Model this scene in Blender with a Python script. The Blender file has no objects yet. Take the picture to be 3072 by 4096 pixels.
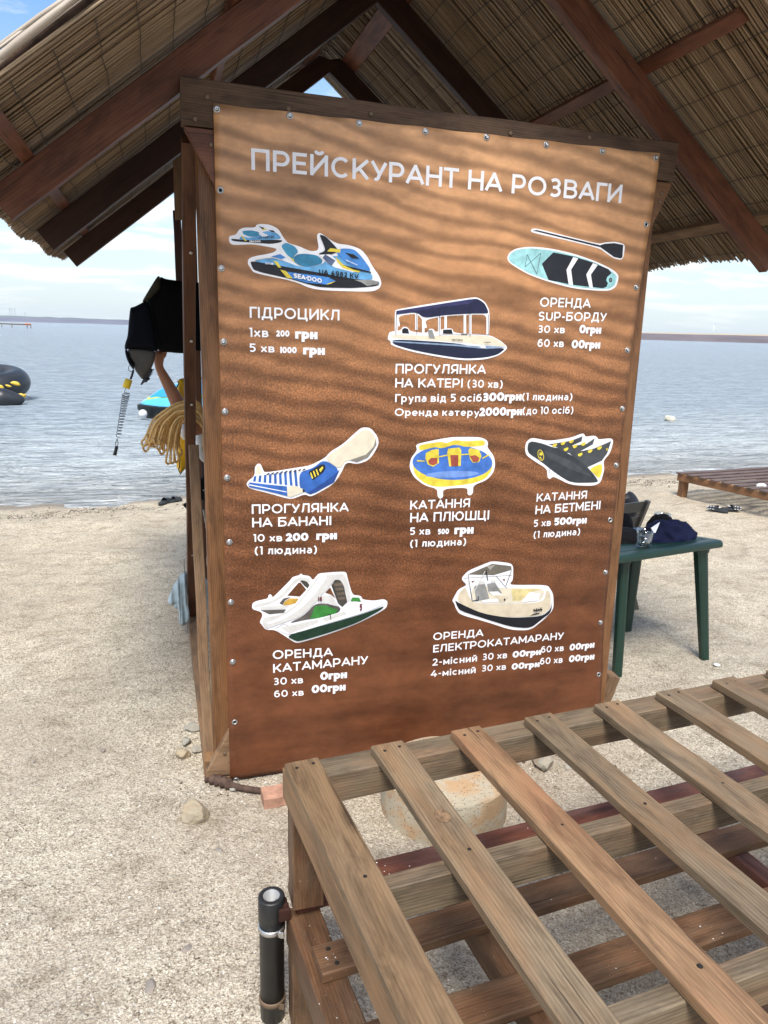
import bpy, bmesh, math, random
import numpy as np
from mathutils import Vector, Matrix, Quaternion, noise as mnoise
R = math.radians
SC = bpy.context.scene
COL = SC.collection

# ------------------------------------------------------------------ camera, sky, sun, exposure
cam_d = bpy.data.cameras.new("camera")
cam = bpy.data.objects.new("camera", cam_d)
COL.objects.link(cam)
cam_d.sensor_fit = 'VERTICAL'
cam_d.sensor_height = 36.0
cam_d.sensor_width = 27.0
cam_d.lens = 2950 / 4096 * 36.0
cam_d.clip_start = 0.05
cam_d.clip_end = 9000


def camera_axes(pitch, roll, az):
    p, r, a = R(pitch), R(roll), R(az)
    F = Vector((0, math.cos(p), -math.sin(p)))
    R0 = Vector((1, 0, 0))
    U0 = Vector((0, math.sin(p), math.cos(p)))
    Rt = R0 * math.cos(r) + U0 * math.sin(r)
    Up = -R0 * math.sin(r) + U0 * math.cos(r)
    u = Vector((math.sin(a), math.cos(a), 0))
    v = Vector((-math.cos(a), math.sin(a), 0))
    w = Vector((0, 0, 1))
    f = lambda q: Vector((q.dot(u), q.dot(v), q.dot(w)))
    return f(Rt), f(Up), f(F)


Rt, Up, Fw = camera_axes(13.75, 1.62, 73)
m = Matrix((Rt, Up, -Fw)).transposed().to_4x4()
m.translation = Vector((-0.203, -2.641, 1.75))
cam.matrix_world = m
SC.camera = cam

SUN_ELEV, SUN_AZ = 58, 200          # azimuth clockwise from +Y, the sun stands behind the camera's left shoulder
world = bpy.data.worlds.new("World")
SC.world = world
world.use_nodes = True
wn = world.node_tree
wn.nodes.clear()


def nnode(tree, kind, **kw):
    n = tree.nodes.new(kind)
    for k, v in kw.items():
        if k == 'inputs':
            for a, b in v.items():
                n.inputs[a].default_value = b
        else:
            setattr(n, k, v)
    return n


sky = nnode(wn, 'ShaderNodeTexSky', sky_type='NISHITA', sun_disc=False, sun_elevation=R(SUN_ELEV),
            sun_rotation=R(SUN_AZ), altitude=0, air_density=1.0, dust_density=1.6, ozone_density=1.2)
tc = nnode(wn, 'ShaderNodeTexCoord')
sep = nnode(wn, 'ShaderNodeSeparateXYZ')
wn.links.new(tc.outputs['Generated'], sep.inputs[0])
zz = nnode(wn, 'ShaderNodeMath', operation='MAXIMUM'); zz.inputs[1].default_value = 0.0
wn.links.new(sep.outputs['Z'], zz.inputs[0])
za = nnode(wn, 'ShaderNodeMath', operation='ADD'); za.inputs[1].default_value = 0.12
wn.links.new(zz.outputs[0], za.inputs[0])
dv = nnode(wn, 'ShaderNodeVectorMath', operation='DIVIDE')
cmb = nnode(wn, 'ShaderNodeCombineXYZ')
for i in range(3):
    wn.links.new(za.outputs[0], cmb.inputs[i])
wn.links.new(tc.outputs['Generated'], dv.inputs[0])
wn.links.new(cmb.outputs[0], dv.inputs[1])
mp = nnode(wn, 'ShaderNodeMapping')
mp.inputs['Scale'].default_value = (1.0, 1.5, 0.0)
mp.inputs['Location'].default_value = (3.3, 1.7, 0.0)
wn.links.new(dv.outputs[0], mp.inputs[0])
cn = nnode(wn, 'ShaderNodeTexNoise', inputs={'Scale': 1.25, 'Detail': 9.0, 'Roughness': 0.58, 'Distortion': 0.25})
wn.links.new(mp.outputs[0], cn.inputs['Vector'])
cr = nnode(wn, 'ShaderNodeValToRGB')
cr.color_ramp.elements[0].position = 0.49
cr.color_ramp.elements[1].position = 0.62
wn.links.new(cn.outputs['Fac'], cr.inputs[0])
# clouds melt into the pale horizon
hz = nnode(wn, 'ShaderNodeMapRange', inputs={'From Min': 0.02, 'From Max': 0.10, 'To Min': 0.15, 'To Max': 1.0})
wn.links.new(sep.outputs['Z'], hz.inputs['Value'])
mu = nnode(wn, 'ShaderNodeMath', operation='MULTIPLY')
wn.links.new(cr.outputs[0], mu.inputs[0]); wn.links.new(hz.outputs[0], mu.inputs[1])
pale = nnode(wn, 'ShaderNodeMapRange', inputs={'From Min': 0.0, 'From Max': 0.36, 'To Min': 0.85, 'To Max': 0.0})
wn.links.new(sep.outputs['Z'], pale.inputs['Value'])
mx0 = nnode(wn, 'ShaderNodeMix', data_type='RGBA')
mx0.inputs['B'].default_value = (4.5, 5.15, 5.6, 1)
wn.links.new(pale.outputs[0], mx0.inputs['Factor'])
hs = nnode(wn, 'ShaderNodeHueSaturation', inputs={'Saturation': 1.25, 'Value': 1.35})
wn.links.new(sky.outputs[0], hs.inputs['Color'])
wn.links.new(hs.outputs[0], mx0.inputs['A'])
mx = nnode(wn, 'ShaderNodeMix', data_type='RGBA')
mx.inputs['B'].default_value = (7.0, 6.95, 6.9, 1)
wn.links.new(mu.outputs[0], mx.inputs['Factor'])
wn.links.new(mx0.outputs['Result'], mx.inputs['A'])
bg = nnode(wn, 'ShaderNodeBackground', inputs={'Strength': 0.1})
wo = nnode(wn, 'ShaderNodeOutputWorld')
wn.links.new(mx.outputs['Result'], bg.inputs[0])
wn.links.new(bg.outputs[0], wo.inputs[0])

sun_d = bpy.data.lights.new("sun", 'SUN')
sun_d.energy = 2.6
sun_d.angle = R(20)
sun_d.color = (1.0, 0.95, 0.87)
sun = bpy.data.objects.new("sun", sun_d)
COL.objects.link(sun)
sd = Vector((math.sin(R(SUN_AZ)) * math.cos(R(SUN_ELEV)), math.cos(R(SUN_AZ)) * math.cos(R(SUN_ELEV)), math.sin(R(SUN_ELEV))))
sun.rotation_euler = sd.to_track_quat('Z', 'Y').to_euler()
sun.location = sd * 30

vs = SC.view_settings
vs.view_transform = 'Standard'
vs.look = 'None'
vs.exposure = 0.90
vs.gamma = 1.0
vs.use_curve_mapping = False
SC.render.film_transparent = False
try:
    SC.cycles.use_denoising = True
    SC.cycles.max_bounces = 8
    SC.cycles.diffuse_bounces = 4
    SC.cycles.transparent_max_bounces = 12
    SC.cycles.caustics_reflective = False
    SC.cycles.caustics_refractive = False
except Exception:
    pass

# ------------------------------------------------------------------ object helpers
WM = {}


def link(o, M, parent=None):
    COL.objects.link(o)
    if parent is not None:
        o.parent = parent
        o.matrix_parent_inverse = WM[parent.name].inverted()
    o.matrix_basis = M
    WM[o.name] = M.copy()
    return o


def props(o, label=None, cat=None, group=None, kind=None):
    if label: o['label'] = label
    if cat: o['category'] = cat
    if group: o['group'] = group
    if kind: o['kind'] = kind
    return o


def empty(name, loc, label, cat, group=None, rotz=0.0):
    o = bpy.data.objects.new(name, None)
    o.empty_display_size = 0.1
    link(o, Matrix.Translation(Vector(loc)) @ Matrix.Rotation(rotz, 4, 'Z'))
    return props(o, label, cat, group)


def put(name, me, mat=None, parent=None, M=None, **kw):
    o = bpy.data.objects.new(name, me)
    if mat is not None and len(me.materials) == 0:
        for q in (mat if isinstance(mat, (list, tuple)) else [mat]):
            me.materials.append(q)
    link(o, M if M is not None else Matrix.Identity(4), parent)
    return props(o, **kw)


def mesh(name, V, F, smooth=False, midx=None):
    me = bpy.data.meshes.new(name)
    me.from_pydata([tuple(v) for v in V], [], [tuple(f) for f in F])
    if smooth:
        me.polygons.foreach_set('use_smooth', [True] * len(me.polygons))
    if midx is not None:
        me.polygons.foreach_set('material_index', midx)
    me.update()
    return me


def sheet_np(name, V, F, smooth=True):
    """fast quads mesh from numpy arrays"""
    me = bpy.data.meshes.new(name)
    n = len(V); k = F.shape[1]; m_ = len(F)
    me.vertices.add(n); me.vertices.foreach_set('co', V.astype(np.float32).ravel())
    me.loops.add(m_ * k); me.loops.foreach_set('vertex_index', F.astype(np.int32).ravel())
    me.polygons.add(m_)
    me.polygons.foreach_set('loop_start', np.arange(0, m_ * k, k, dtype=np.int32))
    me.polygons.foreach_set('loop_total', np.full(m_, k, dtype=np.int32))
    if smooth:
        me.polygons.foreach_set('use_smooth', np.ones(m_, dtype=bool))
    me.update(calc_edges=True)
    me.validate()
    return me


def frame_from(P0, P1, up=(0, 0, 1)):
    P0, P1, up = Vector(P0), Vector(P1), Vector(up)
    X = (P1 - P0).normalized()
    Y = up.cross(X)
    if Y.length < 1e-5:
        Y = Vector((0, 1, 0))
    Y.normalize()
    Z = X.cross(Y)
    M = Matrix((X, Y, Z)).transposed().to_4x4()
    M.translation = (P0 + P1) / 2
    return M, (P1 - P0).length


def beam_mesh(L, w, h, seed=0, bev=0.003, seg=6, jit=0.0012, cut0=0.0, cut1=0.0, warp=0.0):
    """planed timber: chamfered section, faintly crooked along its length; cut = shear of the end faces"""
    rnd = random.Random(seed * 7 + 13)
    b = min(bev, w * .3, h * .3)
    sec = [(-w/2+b, -h/2), (w/2-b, -h/2), (w/2, -h/2+b), (w/2, h/2-b), (w/2-b, h/2), (-w/2+b, h/2), (-w/2, h/2-b), (-w/2, -h/2+b)]
    V, F = [], []
    ph = rnd.uniform(0, 6)
    for i in range(seg + 1):
        t = i / seg
        x = -L/2 + L * t
        oy = rnd.uniform(-jit, jit) + warp * math.sin(t * 3.1 + ph)
        oz = rnd.uniform(-jit, jit)
        for (y, z) in sec:
            xx = x
            if i == 0: xx += cut0 * z
            if i == seg: xx += cut1 * z
            V.append((xx, y + oy + rnd.uniform(-.3, .3) * jit, z + oz + rnd.uniform(-.3, .3) * jit))
    for i in range(seg):
        for k in range(8):
            a, c = i*8+k, i*8+(k+1) % 8
            F.append((a, a+8, c+8, c))
    F.append(tuple(range(8)))
    F.append(tuple(range(seg*8+7, seg*8-1, -1)))
    return V, F


BEAM_N = [0]


def beam(name, P0, P1, w, h, mat, parent=None, up=(0, 0, 1), bev=0.003, cut0=0.0, cut1=0.0, seg=6, jit=0.0012, warp=0.0, **kw):
    """w = width sideways, h = depth along 'up'"""
    BEAM_N[0] += 1
    M, L = frame_from(P0, P1, up)
    V, F = beam_mesh(L, w, h, BEAM_N[0], bev, seg, jit, cut0, cut1, warp)
    return put(name, mesh(name, V, F), mat, parent, M, **kw)


def prism(name, pts, y0, y1, mat, parent=None, bev=0.0, **kw):
    """polygon in the x-z plane extruded along y"""
    n = len(pts)
    V = [(x, y0, z) for x, z in pts] + [(x, y1, z) for x, z in pts]
    F = [tuple(range(n)), tuple(range(2*n-1, n-1, -1))] + [(i, i+n, (i+1) % n+n, (i+1) % n) for i in range(n)]
    c = Vector((sum(p[0] for p in pts)/n, (y0+y1)/2, sum(p[1] for p in pts)/n))
    V = [Vector(v)-c for v in V]
    me = mesh(name, V, F)
    bm = bmesh.new(); bm.from_mesh(me)
    bmesh.ops.recalc_face_normals(bm, faces=bm.faces)
    if bev:
        bmesh.ops.bevel(bm, geom=list(bm.edges), offset=bev, segments=1, affect='EDGES')
    bm.to_mesh(me); bm.free()
    return put(name, me, mat, parent, Matrix.Translation(c), **kw)


def tube_geo(pts, rad, ns=8, closed=False, cap=True, V=None, F=None, lobes=0, twist=0.0, flat=1.0):
    """tube along points; rad a number or list; lobes/twist give laid rope"""
    V = V if V is not None else []; F = F if F is not None else []
    pts = [Vector(p) for p in pts]; n = len(pts)
    if not hasattr(rad, '__len__'): rad = [rad]*n
    base = len(V)
    prev = None; s = 0.0
    for i, p in enumerate(pts):
        if closed: t = pts[(i+1) % n]-pts[i-1]
        else: t = pts[min(i+1, n-1)]-pts[max(i-1, 0)]
        if t.length < 1e-9: t = Vector((0, 0, 1))
        t.normalize()
        if prev is None:
            a = t.orthogonal().normalized()
        else:
            a = prev - t*prev.dot(t)
            if a.length < 1e-6: a = t.orthogonal()
            a.normalize()
        prev = a; b = t.cross(a)
        if i: s += (pts[i]-pts[i-1]).length
        for k in range(ns):
            ang = 2*math.pi*k/ns
            r = rad[i]
            if lobes: r *= 1+.16*math.cos(lobes*(ang)+twist*s)
            V.append(p+(a*math.cos(ang)+b*math.sin(ang)*flat)*r)
    m_ = n if closed else n-1
    for i in range(m_):
        for k in range(ns):
            i2 = (i+1) % n
            F.append((base+i*ns+k, base+i*ns+(k+1) % ns, base+i2*ns+(k+1) % ns, base+i2*ns+k))
    if cap and not closed:
        F.append(tuple(base+k for k in range(ns-1, -1, -1)))
        F.append(tuple(base+(n-1)*ns+k for k in range(ns)))
    return V, F


def spline(ctrl, n=12, closed=False):
    """Catmull-Rom through control points"""
    P = [Vector(c) for c in ctrl]; out = []; m_ = len(P)
    rng = m_ if closed else m_-1
    for i in range(rng):
        if closed: p0, p1, p2, p3 = P[i-1], P[i], P[(i+1) % m_], P[(i+2) % m_]
        else: p0, p1, p2, p3 = P[max(i-1, 0)], P[i], P[i+1], P[min(i+2, m_-1)]
        for k in range(n):
            t = k/n
            out.append(.5*((2*p1)+(-p0+p2)*t+(2*p0-5*p1+4*p2-p3)*t*t+(-p0+3*p1-3*p2+p3)*t**3))
    if not closed: out.append(P[-1])
    return out


def tube(name, pts, rad, mat, parent=None, ns=8, closed=False, smooth=True, **kw):
    c = Vector(pts[0])
    extra = {k: kw.pop(k) for k in ('lobes', 'twist', 'flat') if k in kw}
    V, F = tube_geo([Vector(p)-c for p in pts], rad, ns, closed, **extra)
    return put(name, mesh(name, V, F, smooth), mat, parent, Matrix.Translation(c), **kw)


def lathe_geo(prof, ns=24, cap0=True, cap1=True):
    V, F = [], []
    for r, z in prof:
        for k in range(ns):
            a = 2*math.pi*k/ns
            V.append((r*math.cos(a), r*math.sin(a), z))
    for i in range(len(prof)-1):
        for k in range(ns):
            F.append((i*ns+k, i*ns+(k+1) % ns, (i+1)*ns+(k+1) % ns, (i+1)*ns+k))
    if prof[0][0] > 1e-6 and cap0: F.append(tuple(range(ns-1, -1, -1)))
    if prof[-1][0] > 1e-6 and cap1: F.append(tuple((len(prof)-1)*ns+k for k in range(ns)))
    return V, F


def rock_mesh(name, size, seed, sub=3, rough=0.25, flat_bottom=True):
    bm = bmesh.new()
    bmesh.ops.create_icosphere(bm, subdivisions=sub, radius=1.0)
    rnd = random.Random(seed)
    planes = [(Vector((rnd.gauss(0, 1), rnd.gauss(0, 1), rnd.gauss(0, 1))).normalized(), rnd.uniform(.62, .9)) for _ in range(9)]
    off = Vector((seed*3.1, seed*1.7, seed*.9))
    for v in bm.verts:
        p = v.co.copy()
        for nrm, d in planes:
            q = p.dot(nrm)
            if q > d: p -= nrm*(q-d)*.92
        p *= 1+rough*.5*mnoise.noise(p*1.3+off)+rough*.16*mnoise.noise(p*5+off)
        v.co = Vector((p.x*size[0], p.y*size[1], p.z*size[2]))
    me = bpy.data.meshes.new(name)
    bm.to_mesh(me); bm.free()
    return me


def chaikin(pts, q=.25, n=1):
    for _ in range(n):
        o = []
        for i, p in enumerate(pts):
            r = pts[(i+1) % len(pts)]
            o.append(tuple(p[k]+(r[k]-p[k])*q for k in range(2))); o.append(tuple(p[k]+(r[k]-p[k])*(1-q) for k in range(2)))
        pts = o
    return pts


def blob(name, outline, y, thick, mat, parent=None, rings=7, axis='y', noise_amp=0.0, seed=0, power=.5, center=None, ydrop=None, **kw):
    """padded cloth form: a rounded cushion filled between a front and a back skin, outline in x-z at depth y"""
    ctr = Vector(center) if center else None
    pts = [Vector((p[0], p[1])) for p in chaikin(outline, .22, 2)]
    # densify
    dens = []
    for i, p in enumerate(pts):
        q = pts[(i+1) % len(pts)]
        k = max(1, int((q-p).length/0.02))
        for j in range(k): dens.append(p.lerp(q, j/k))
    n = len(dens)
    c = sum(dens, Vector((0, 0)))/n if ctr is None else Vector((ctr[0], ctr[1]))
    V, F = [], []
    off = Vector((seed*2.3, 1.1, seed))

    def ring(k, side):
        t = k/rings
        s = 1-t
        d = thick/2*(1-(s)**2.6)**power
        for p in dens:
            q = c+(p-c)*s
            nz = noise_amp*(mnoise.noise(Vector((q.x*7, q.y*7, side))+off)+.5*mnoise.noise(Vector((q.x*17, q.y*13, side))+off))*(1-s*s)
            yy = y+side*d+nz
            if ydrop: yy += ydrop(q.x, q.y)
            V.append((q.x, yy, q.y))
    for k in range(rings): ring(k, -1)
    V.append((c.x, y-thick/2+(ydrop(c.x, c.y) if ydrop else 0), c.y)); cf = len(V)-1
    b0 = len(V)
    for k in range(1, rings): ring(k, 1)
    V.append((c.x, y+thick/2+(ydrop(c.x, c.y) if ydrop else 0), c.y)); cb = len(V)-1
    for k in range(rings-1):
        for i in range(n):
            j = (i+1) % n
            F.append((k*n+i, k*n+j, (k+1)*n+j, (k+1)*n+i))
    for i in range(n): F.append(((rings-1)*n+i, (rings-1)*n+(i+1) % n, cf))
    for k in range(rings-1):
        a0 = 0 if k == 0 else b0+(k-1)*n
        a1 = b0+k*n
        for i in range(n):
            j = (i+1) % n
            F.append((a0+j, a0+i, a1+i, a1+j))
    a0 = b0+(rings-2)*n
    for i in range(n): F.append((a0+(i+1) % n, a0+i, cb))
    o = Vector((c.x, y, c.y))
    V = [Vector(v)-o for v in V]
    me = mesh(name, V, F, True)
    bm = bmesh.new(); bm.from_mesh(me); bmesh.ops.recalc_face_normals(bm, faces=bm.faces); bm.to_mesh(me); bm.free()
    return put(name, me, mat, parent, Matrix.Translation(o), **kw)


# ------------------------------------------------------------------ materials
def new_mat(name):
    mt = bpy.data.materials.new(name)
    mt.use_nodes = True
    nt = mt.node_tree
    nt.nodes.clear()
    out = nt.nodes.new('ShaderNodeOutputMaterial')
    b = nt.nodes.new('ShaderNodeBsdfPrincipled')
    nt.links.new(b.outputs[0], out.inputs[0])
    return mt, nt, b


def c4(c): return (c[0], c[1], c[2], 1.0)


def ramp(nt, stops, fac):
    n = nt.nodes.new('ShaderNodeValToRGB')
    cr_ = n.color_ramp
    while len(cr_.elements) < len(stops): cr_.elements.new(0.5)
    for e, (p, c) in zip(cr_.elements, stops):
        e.position = p; e.color = c4(c)
    nt.links.new(fac, n.inputs[0])
    return n.outputs[0]


def noise_tex(nt, vec, scale, detail=4.0, rough=.55, dist=0.0):
    n = nt.nodes.new('ShaderNodeTexNoise')
    n.inputs['Scale'].default_value = scale; n.inputs['Detail'].default_value = detail
    n.inputs['Roughness'].default_value = rough; n.inputs['Distortion'].default_value = dist
    if vec is not None: nt.links.new(vec, n.inputs['Vector'])
    return n.outputs['Fac']


def mapping(nt, vec, scale=(1, 1, 1), loc=(0, 0, 0), rot=(0, 0, 0)):
    n = nt.nodes.new('ShaderNodeMapping')
    n.inputs['Scale'].default_value = scale; n.inputs['Location'].default_value = loc; n.inputs['Rotation'].default_value = rot
    nt.links.new(vec, n.inputs[0])
    return n.outputs[0]


def mixc(nt, fac, a, b, mode='MIX'):
    n = nt.nodes.new('ShaderNodeMix'); n.data_type = 'RGBA'; n.blend_type = mode
    for s, v in (('Factor', fac), ('A', a), ('B', b)):
        if isinstance(v, (int, float)): n.inputs[s].default_value = v
        elif isinstance(v, (tuple, list)): n.inputs[s].default_value = c4(v)
        else: nt.links.new(v, n.inputs[s])
    return n.outputs['Result']


def mth(nt, op, a, b=None, clamp=False):
    n = nt.nodes.new('ShaderNodeMath'); n.operation = op; n.use_clamp = clamp
    for i, v in enumerate((a, b)):
        if v is None: continue
        if isinstance(v, (int, float)): n.inputs[i].default_value = v
        else: nt.links.new(v, n.inputs[i])
    return n.outputs[0]


def bump(nt, b, h, strength=.3, dist=.002, prev=None):
    n = nt.nodes.new('ShaderNodeBump')
    n.inputs['Strength'].default_value = strength; n.inputs['Distance'].default_value = dist
    nt.links.new(h, n.inputs['Height'])
    if prev is not None: nt.links.new(prev, n.inputs['Normal'])
    if b is not None: nt.links.new(n.outputs[0], b.inputs['Normal'])
    return n.outputs[0]


def obj_vec(nt):
    """object coordinates, shifted by a random amount for each object so that no two timbers carry the same grain"""
    t = nt.nodes.new('ShaderNodeTexCoord'); oi = nt.nodes.new('ShaderNodeObjectInfo')
    k = nt.nodes.new('ShaderNodeVectorMath'); k.operation = 'SCALE'; k.inputs['Scale'].default_value = 1.0
    cb = nt.nodes.new('ShaderNodeCombineXYZ')
    r = mth(nt, 'MULTIPLY', oi.outputs['Random'], 37.0)
    nt.links.new(r, cb.inputs[0]); nt.links.new(mth(nt, 'MULTIPLY', oi.outputs['Random'], 11.3), cb.inputs[1])
    nt.links.new(mth(nt, 'MULTIPLY', oi.outputs['Random'], 23.7), cb.inputs[2])
    ad = nt.nodes.new('ShaderNodeVectorMath'); ad.operation = 'ADD'
    nt.links.new(t.outputs['Object'], ad.inputs[0]); nt.links.new(cb.outputs[0], ad.inputs[1])
    return ad.outputs[0], oi.outputs['Random'], t.outputs['Object']


def wood(name, dark, light, stain=None, stain_amt=0.4, grey=0.0, rough=.6, grain=1.0, ring=60, spots=0.0, bumps=.35):
    mt, nt, b = new_mat(name)
    v, rnd, raw = obj_vec(nt)
    g1 = noise_tex(nt, mapping(nt, v, (1.6, 26, 26)), 2.2, 6, .62, .3)       # long soft streaks
    # growth rings: distorted bands across the section, stretched along the length
    wv = nt.nodes.new('ShaderNodeTexWave'); wv.wave_type = 'BANDS'; wv.bands_direction = 'DIAGONAL'
    wv.inputs['Scale'].default_value = ring/10; wv.inputs['Distortion'].default_value = 4.5
    wv.inputs['Detail'].default_value = 3.0; wv.inputs['Detail Scale'].default_value = .6; wv.inputs['Detail Roughness'].default_value = .55
    nt.links.new(mapping(nt, v, (.30, 13, 13)), wv.inputs['Vector'])
    fine = noise_tex(nt, mapping(nt, v, (5, 330, 330)), 1.0, 3, .7)
    blotch = noise_tex(nt, mapping(nt, v, (3, 9, 9)), 1.6, 6, .65)
    f = mth(nt, 'ADD', mth(nt, 'MULTIPLY', g1, .32), mth(nt, 'MULTIPLY', wv.outputs['Fac'], .13*grain))
    f = mth(nt, 'ADD', f, mth(nt, 'MULTIPLY', fine, .44))
    f = mth(nt, 'ADD', f, mth(nt, 'MULTIPLY', blotch, .20))
    col = ramp(nt, [(.30, dark), (.78, light)], f)
    if stain is not None:
        s = noise_tex(nt, mapping(nt, v, (1.3, 5, 5)), 2.6, 5, .6, .4)
        sf = ramp(nt, [(.5-stain_amt*.25, (0, 0, 0)), (.72-stain_amt*.2, (1, 1, 1))], s)
        col = mixc(nt, mth(nt, 'MULTIPLY', sf, min(1, stain_amt+.35)), col, mixc(nt, f, tuple(c*.72 for c in stain), tuple(min(1, c*1.25) for c in stain)))
    # knots
    vo = nt.nodes.new('ShaderNodeTexVoronoi'); vo.inputs['Scale'].default_value = 1.0; vo.inputs['Randomness'].default_value = 1.0
    nt.links.new(mapping(nt, v, (2.1, 7, 7)), vo.inputs['Vector'])
    kn = ramp(nt, [(.05, (1, 1, 1)), (.13, (0, 0, 0))], vo.outputs['Distance'])
    col = mixc(nt, mth(nt, 'MULTIPLY', kn, .75), col, tuple(c*.45 for c in dark))
    # piece to piece variation
    col = mixc(nt, mth(nt, 'MULTIPLY', rnd, .35), col, tuple(c*.62 for c in dark))
    if spots:
        sp = noise_tex(nt, v, 210, 2, .5)
        spf = ramp(nt, [(.72, (0, 0, 0)), (.76, (1, 1, 1))], sp)
        col = mixc(nt, mth(nt, 'MULTIPLY', spf, spots), col, (.6, .55, .48))
    b.inputs['Roughness'].default_value = rough
    b.inputs['Specular IOR Level'].default_value = .35
    # open drying cracks
    ck = noise_tex(nt, mapping(nt, v, (1.2, 60, 60)), 1.4, 2, .5, .5)
    ckf = ramp(nt, [(.27, (0, 0, 0)), (.33, (1, 1, 1))], ck)
    dirt = ramp(nt, [(.36, (.45, .44, .43)), (.54, (.98, .98, .98)), (.75, (1.18, 1.16, 1.13))], noise_tex(nt, mapping(nt, v, (2.2, 11, 11)), 2.3, 7, .68, .5))
    col = mixc(nt, .8, col, dirt, 'MULTIPLY')
    col = mixc(nt, 1.0, col, mixc(nt, ckf, (.42, .40, .38), (1, 1, 1)), 'MULTIPLY')
    nt.links.new(col, b.inputs['Base Color'])
    h = mth(nt, 'ADD', mth(nt, 'MULTIPLY', f, .5), mth(nt, 'MULTIPLY', ckf, .8))
    bump(nt, b, h, bumps, .0025)
    return mt


def plain(name, col, rough=.5, metal=0.0, var=.12, scale=30, spec=.5, bumps=0.0, bscale=120, coat=0.0, sheen=0.0):
    mt, nt, b = new_mat(name)
    v, rnd, raw = obj_vec(nt)
    n1 = noise_tex(nt, v, scale, 5, .6)
    lo = tuple(max(0, c*(1-var)) for c in col); hi = tuple(min(1, c*(1+var)) for c in col)
    nt.links.new(ramp(nt, [(.3, lo), (.7, hi)], n1), b.inputs['Base Color'])
    b.inputs['Roughness'].default_value = rough; b.inputs['Metallic'].default_value = metal
    b.inputs['Specular IOR Level'].default_value = spec
    if coat: b.inputs['Coat Weight'].default_value = coat
    if sheen: b.inputs['Sheen Weight'].default_value = sheen
    if bumps: bump(nt, b, noise_tex(nt, v, bscale, 4, .6), bumps, .002)
    return mt


MT = {}
MT['rafter'] = wood('rafter_red_brown_stain', (.072, .023, .011), (.205, .074, .036), (.24, .10, .055), .25, rough=.55, ring=45)
MT['rafter_dark'] = wood('rafter_dark_brown', (.026, .009, .006), (.066, .024, .014), None, rough=.6, ring=45)  # darker brown timber, used on the rear rafters and small pieces
MT['header'] = wood('header_weathered_dark', (.028, .016, .010), (.135, .078, .045), (.14, .085, .05), .3, rough=.75, grain=1.2, bumps=.8)
MT['post'] = wood('post_orange_stain', (.085, .034, .013), (.265, .125, .050), (.23, .115, .053), .3, rough=.5, ring=70, grain=1.5)
MT['brace'] = wood('brace_brown_stain', (.060, .022, .010), (.16, .060, .026), (.13, .06, .03), .3, rough=.55)
MT['plank'] = wood('plank_weathered_brown', (.13, .078, .042), (.33, .215, .125), (.22, .12, .06), .35, rough=.8, bumps=.7)
MT['slat'] = wood('slat_grey_weathered', (.085, .060, .036), (.320, .240, .150), (.27, .155, .075), .30, rough=.62, grain=1.2, bumps=.6)
MT['slat_tan'] = wood('slat_tan_weathered', (.14, .085, .042), (.38, .245, .130), (.26, .18, .11), .3, rough=.6, grain=1.0, bumps=.45)
MT['slat_red'] = wood('slat_faded_red', (.19, .105, .054), (.41, .255, .135), (.30, .14, .07), .25, rough=.6, grain=.9, bumps=.4)
MT['rail'] = wood('rail_grey_green_wood', (.085, .063, .038), (.24, .185, .120), (.26, .15, .085), .28, rough=.72, grain=1.4, bumps=.55)
MT['side'] = wood('side_rail_tan', (.16, .085, .036), (.37, .210, .100), (.24, .15, .085), .3, rough=.6, grain=1.0)
MT['low'] = wood('low_bed_brown_stain', (.075, .035, .016), (.215, .108, .052), (.17, .11, .065), .35, rough=.6, spots=.6)
MT['low_red'] = wood('low_bed_red_stain', (.080, .024, .014), (.20, .070, .042), (.12, .085, .085), .3, rough=.6, spots=.4)
MT['day'] = wood('daybed_orange_brown', (.17, .075, .030), (.33, .165, .072), (.26, .15, .08), .3, rough=.6)
MT['day_slat'] = wood('daybed_slat_brown', (.085, .052, .040), (.19, .125, .098), None, rough=.5)
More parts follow.
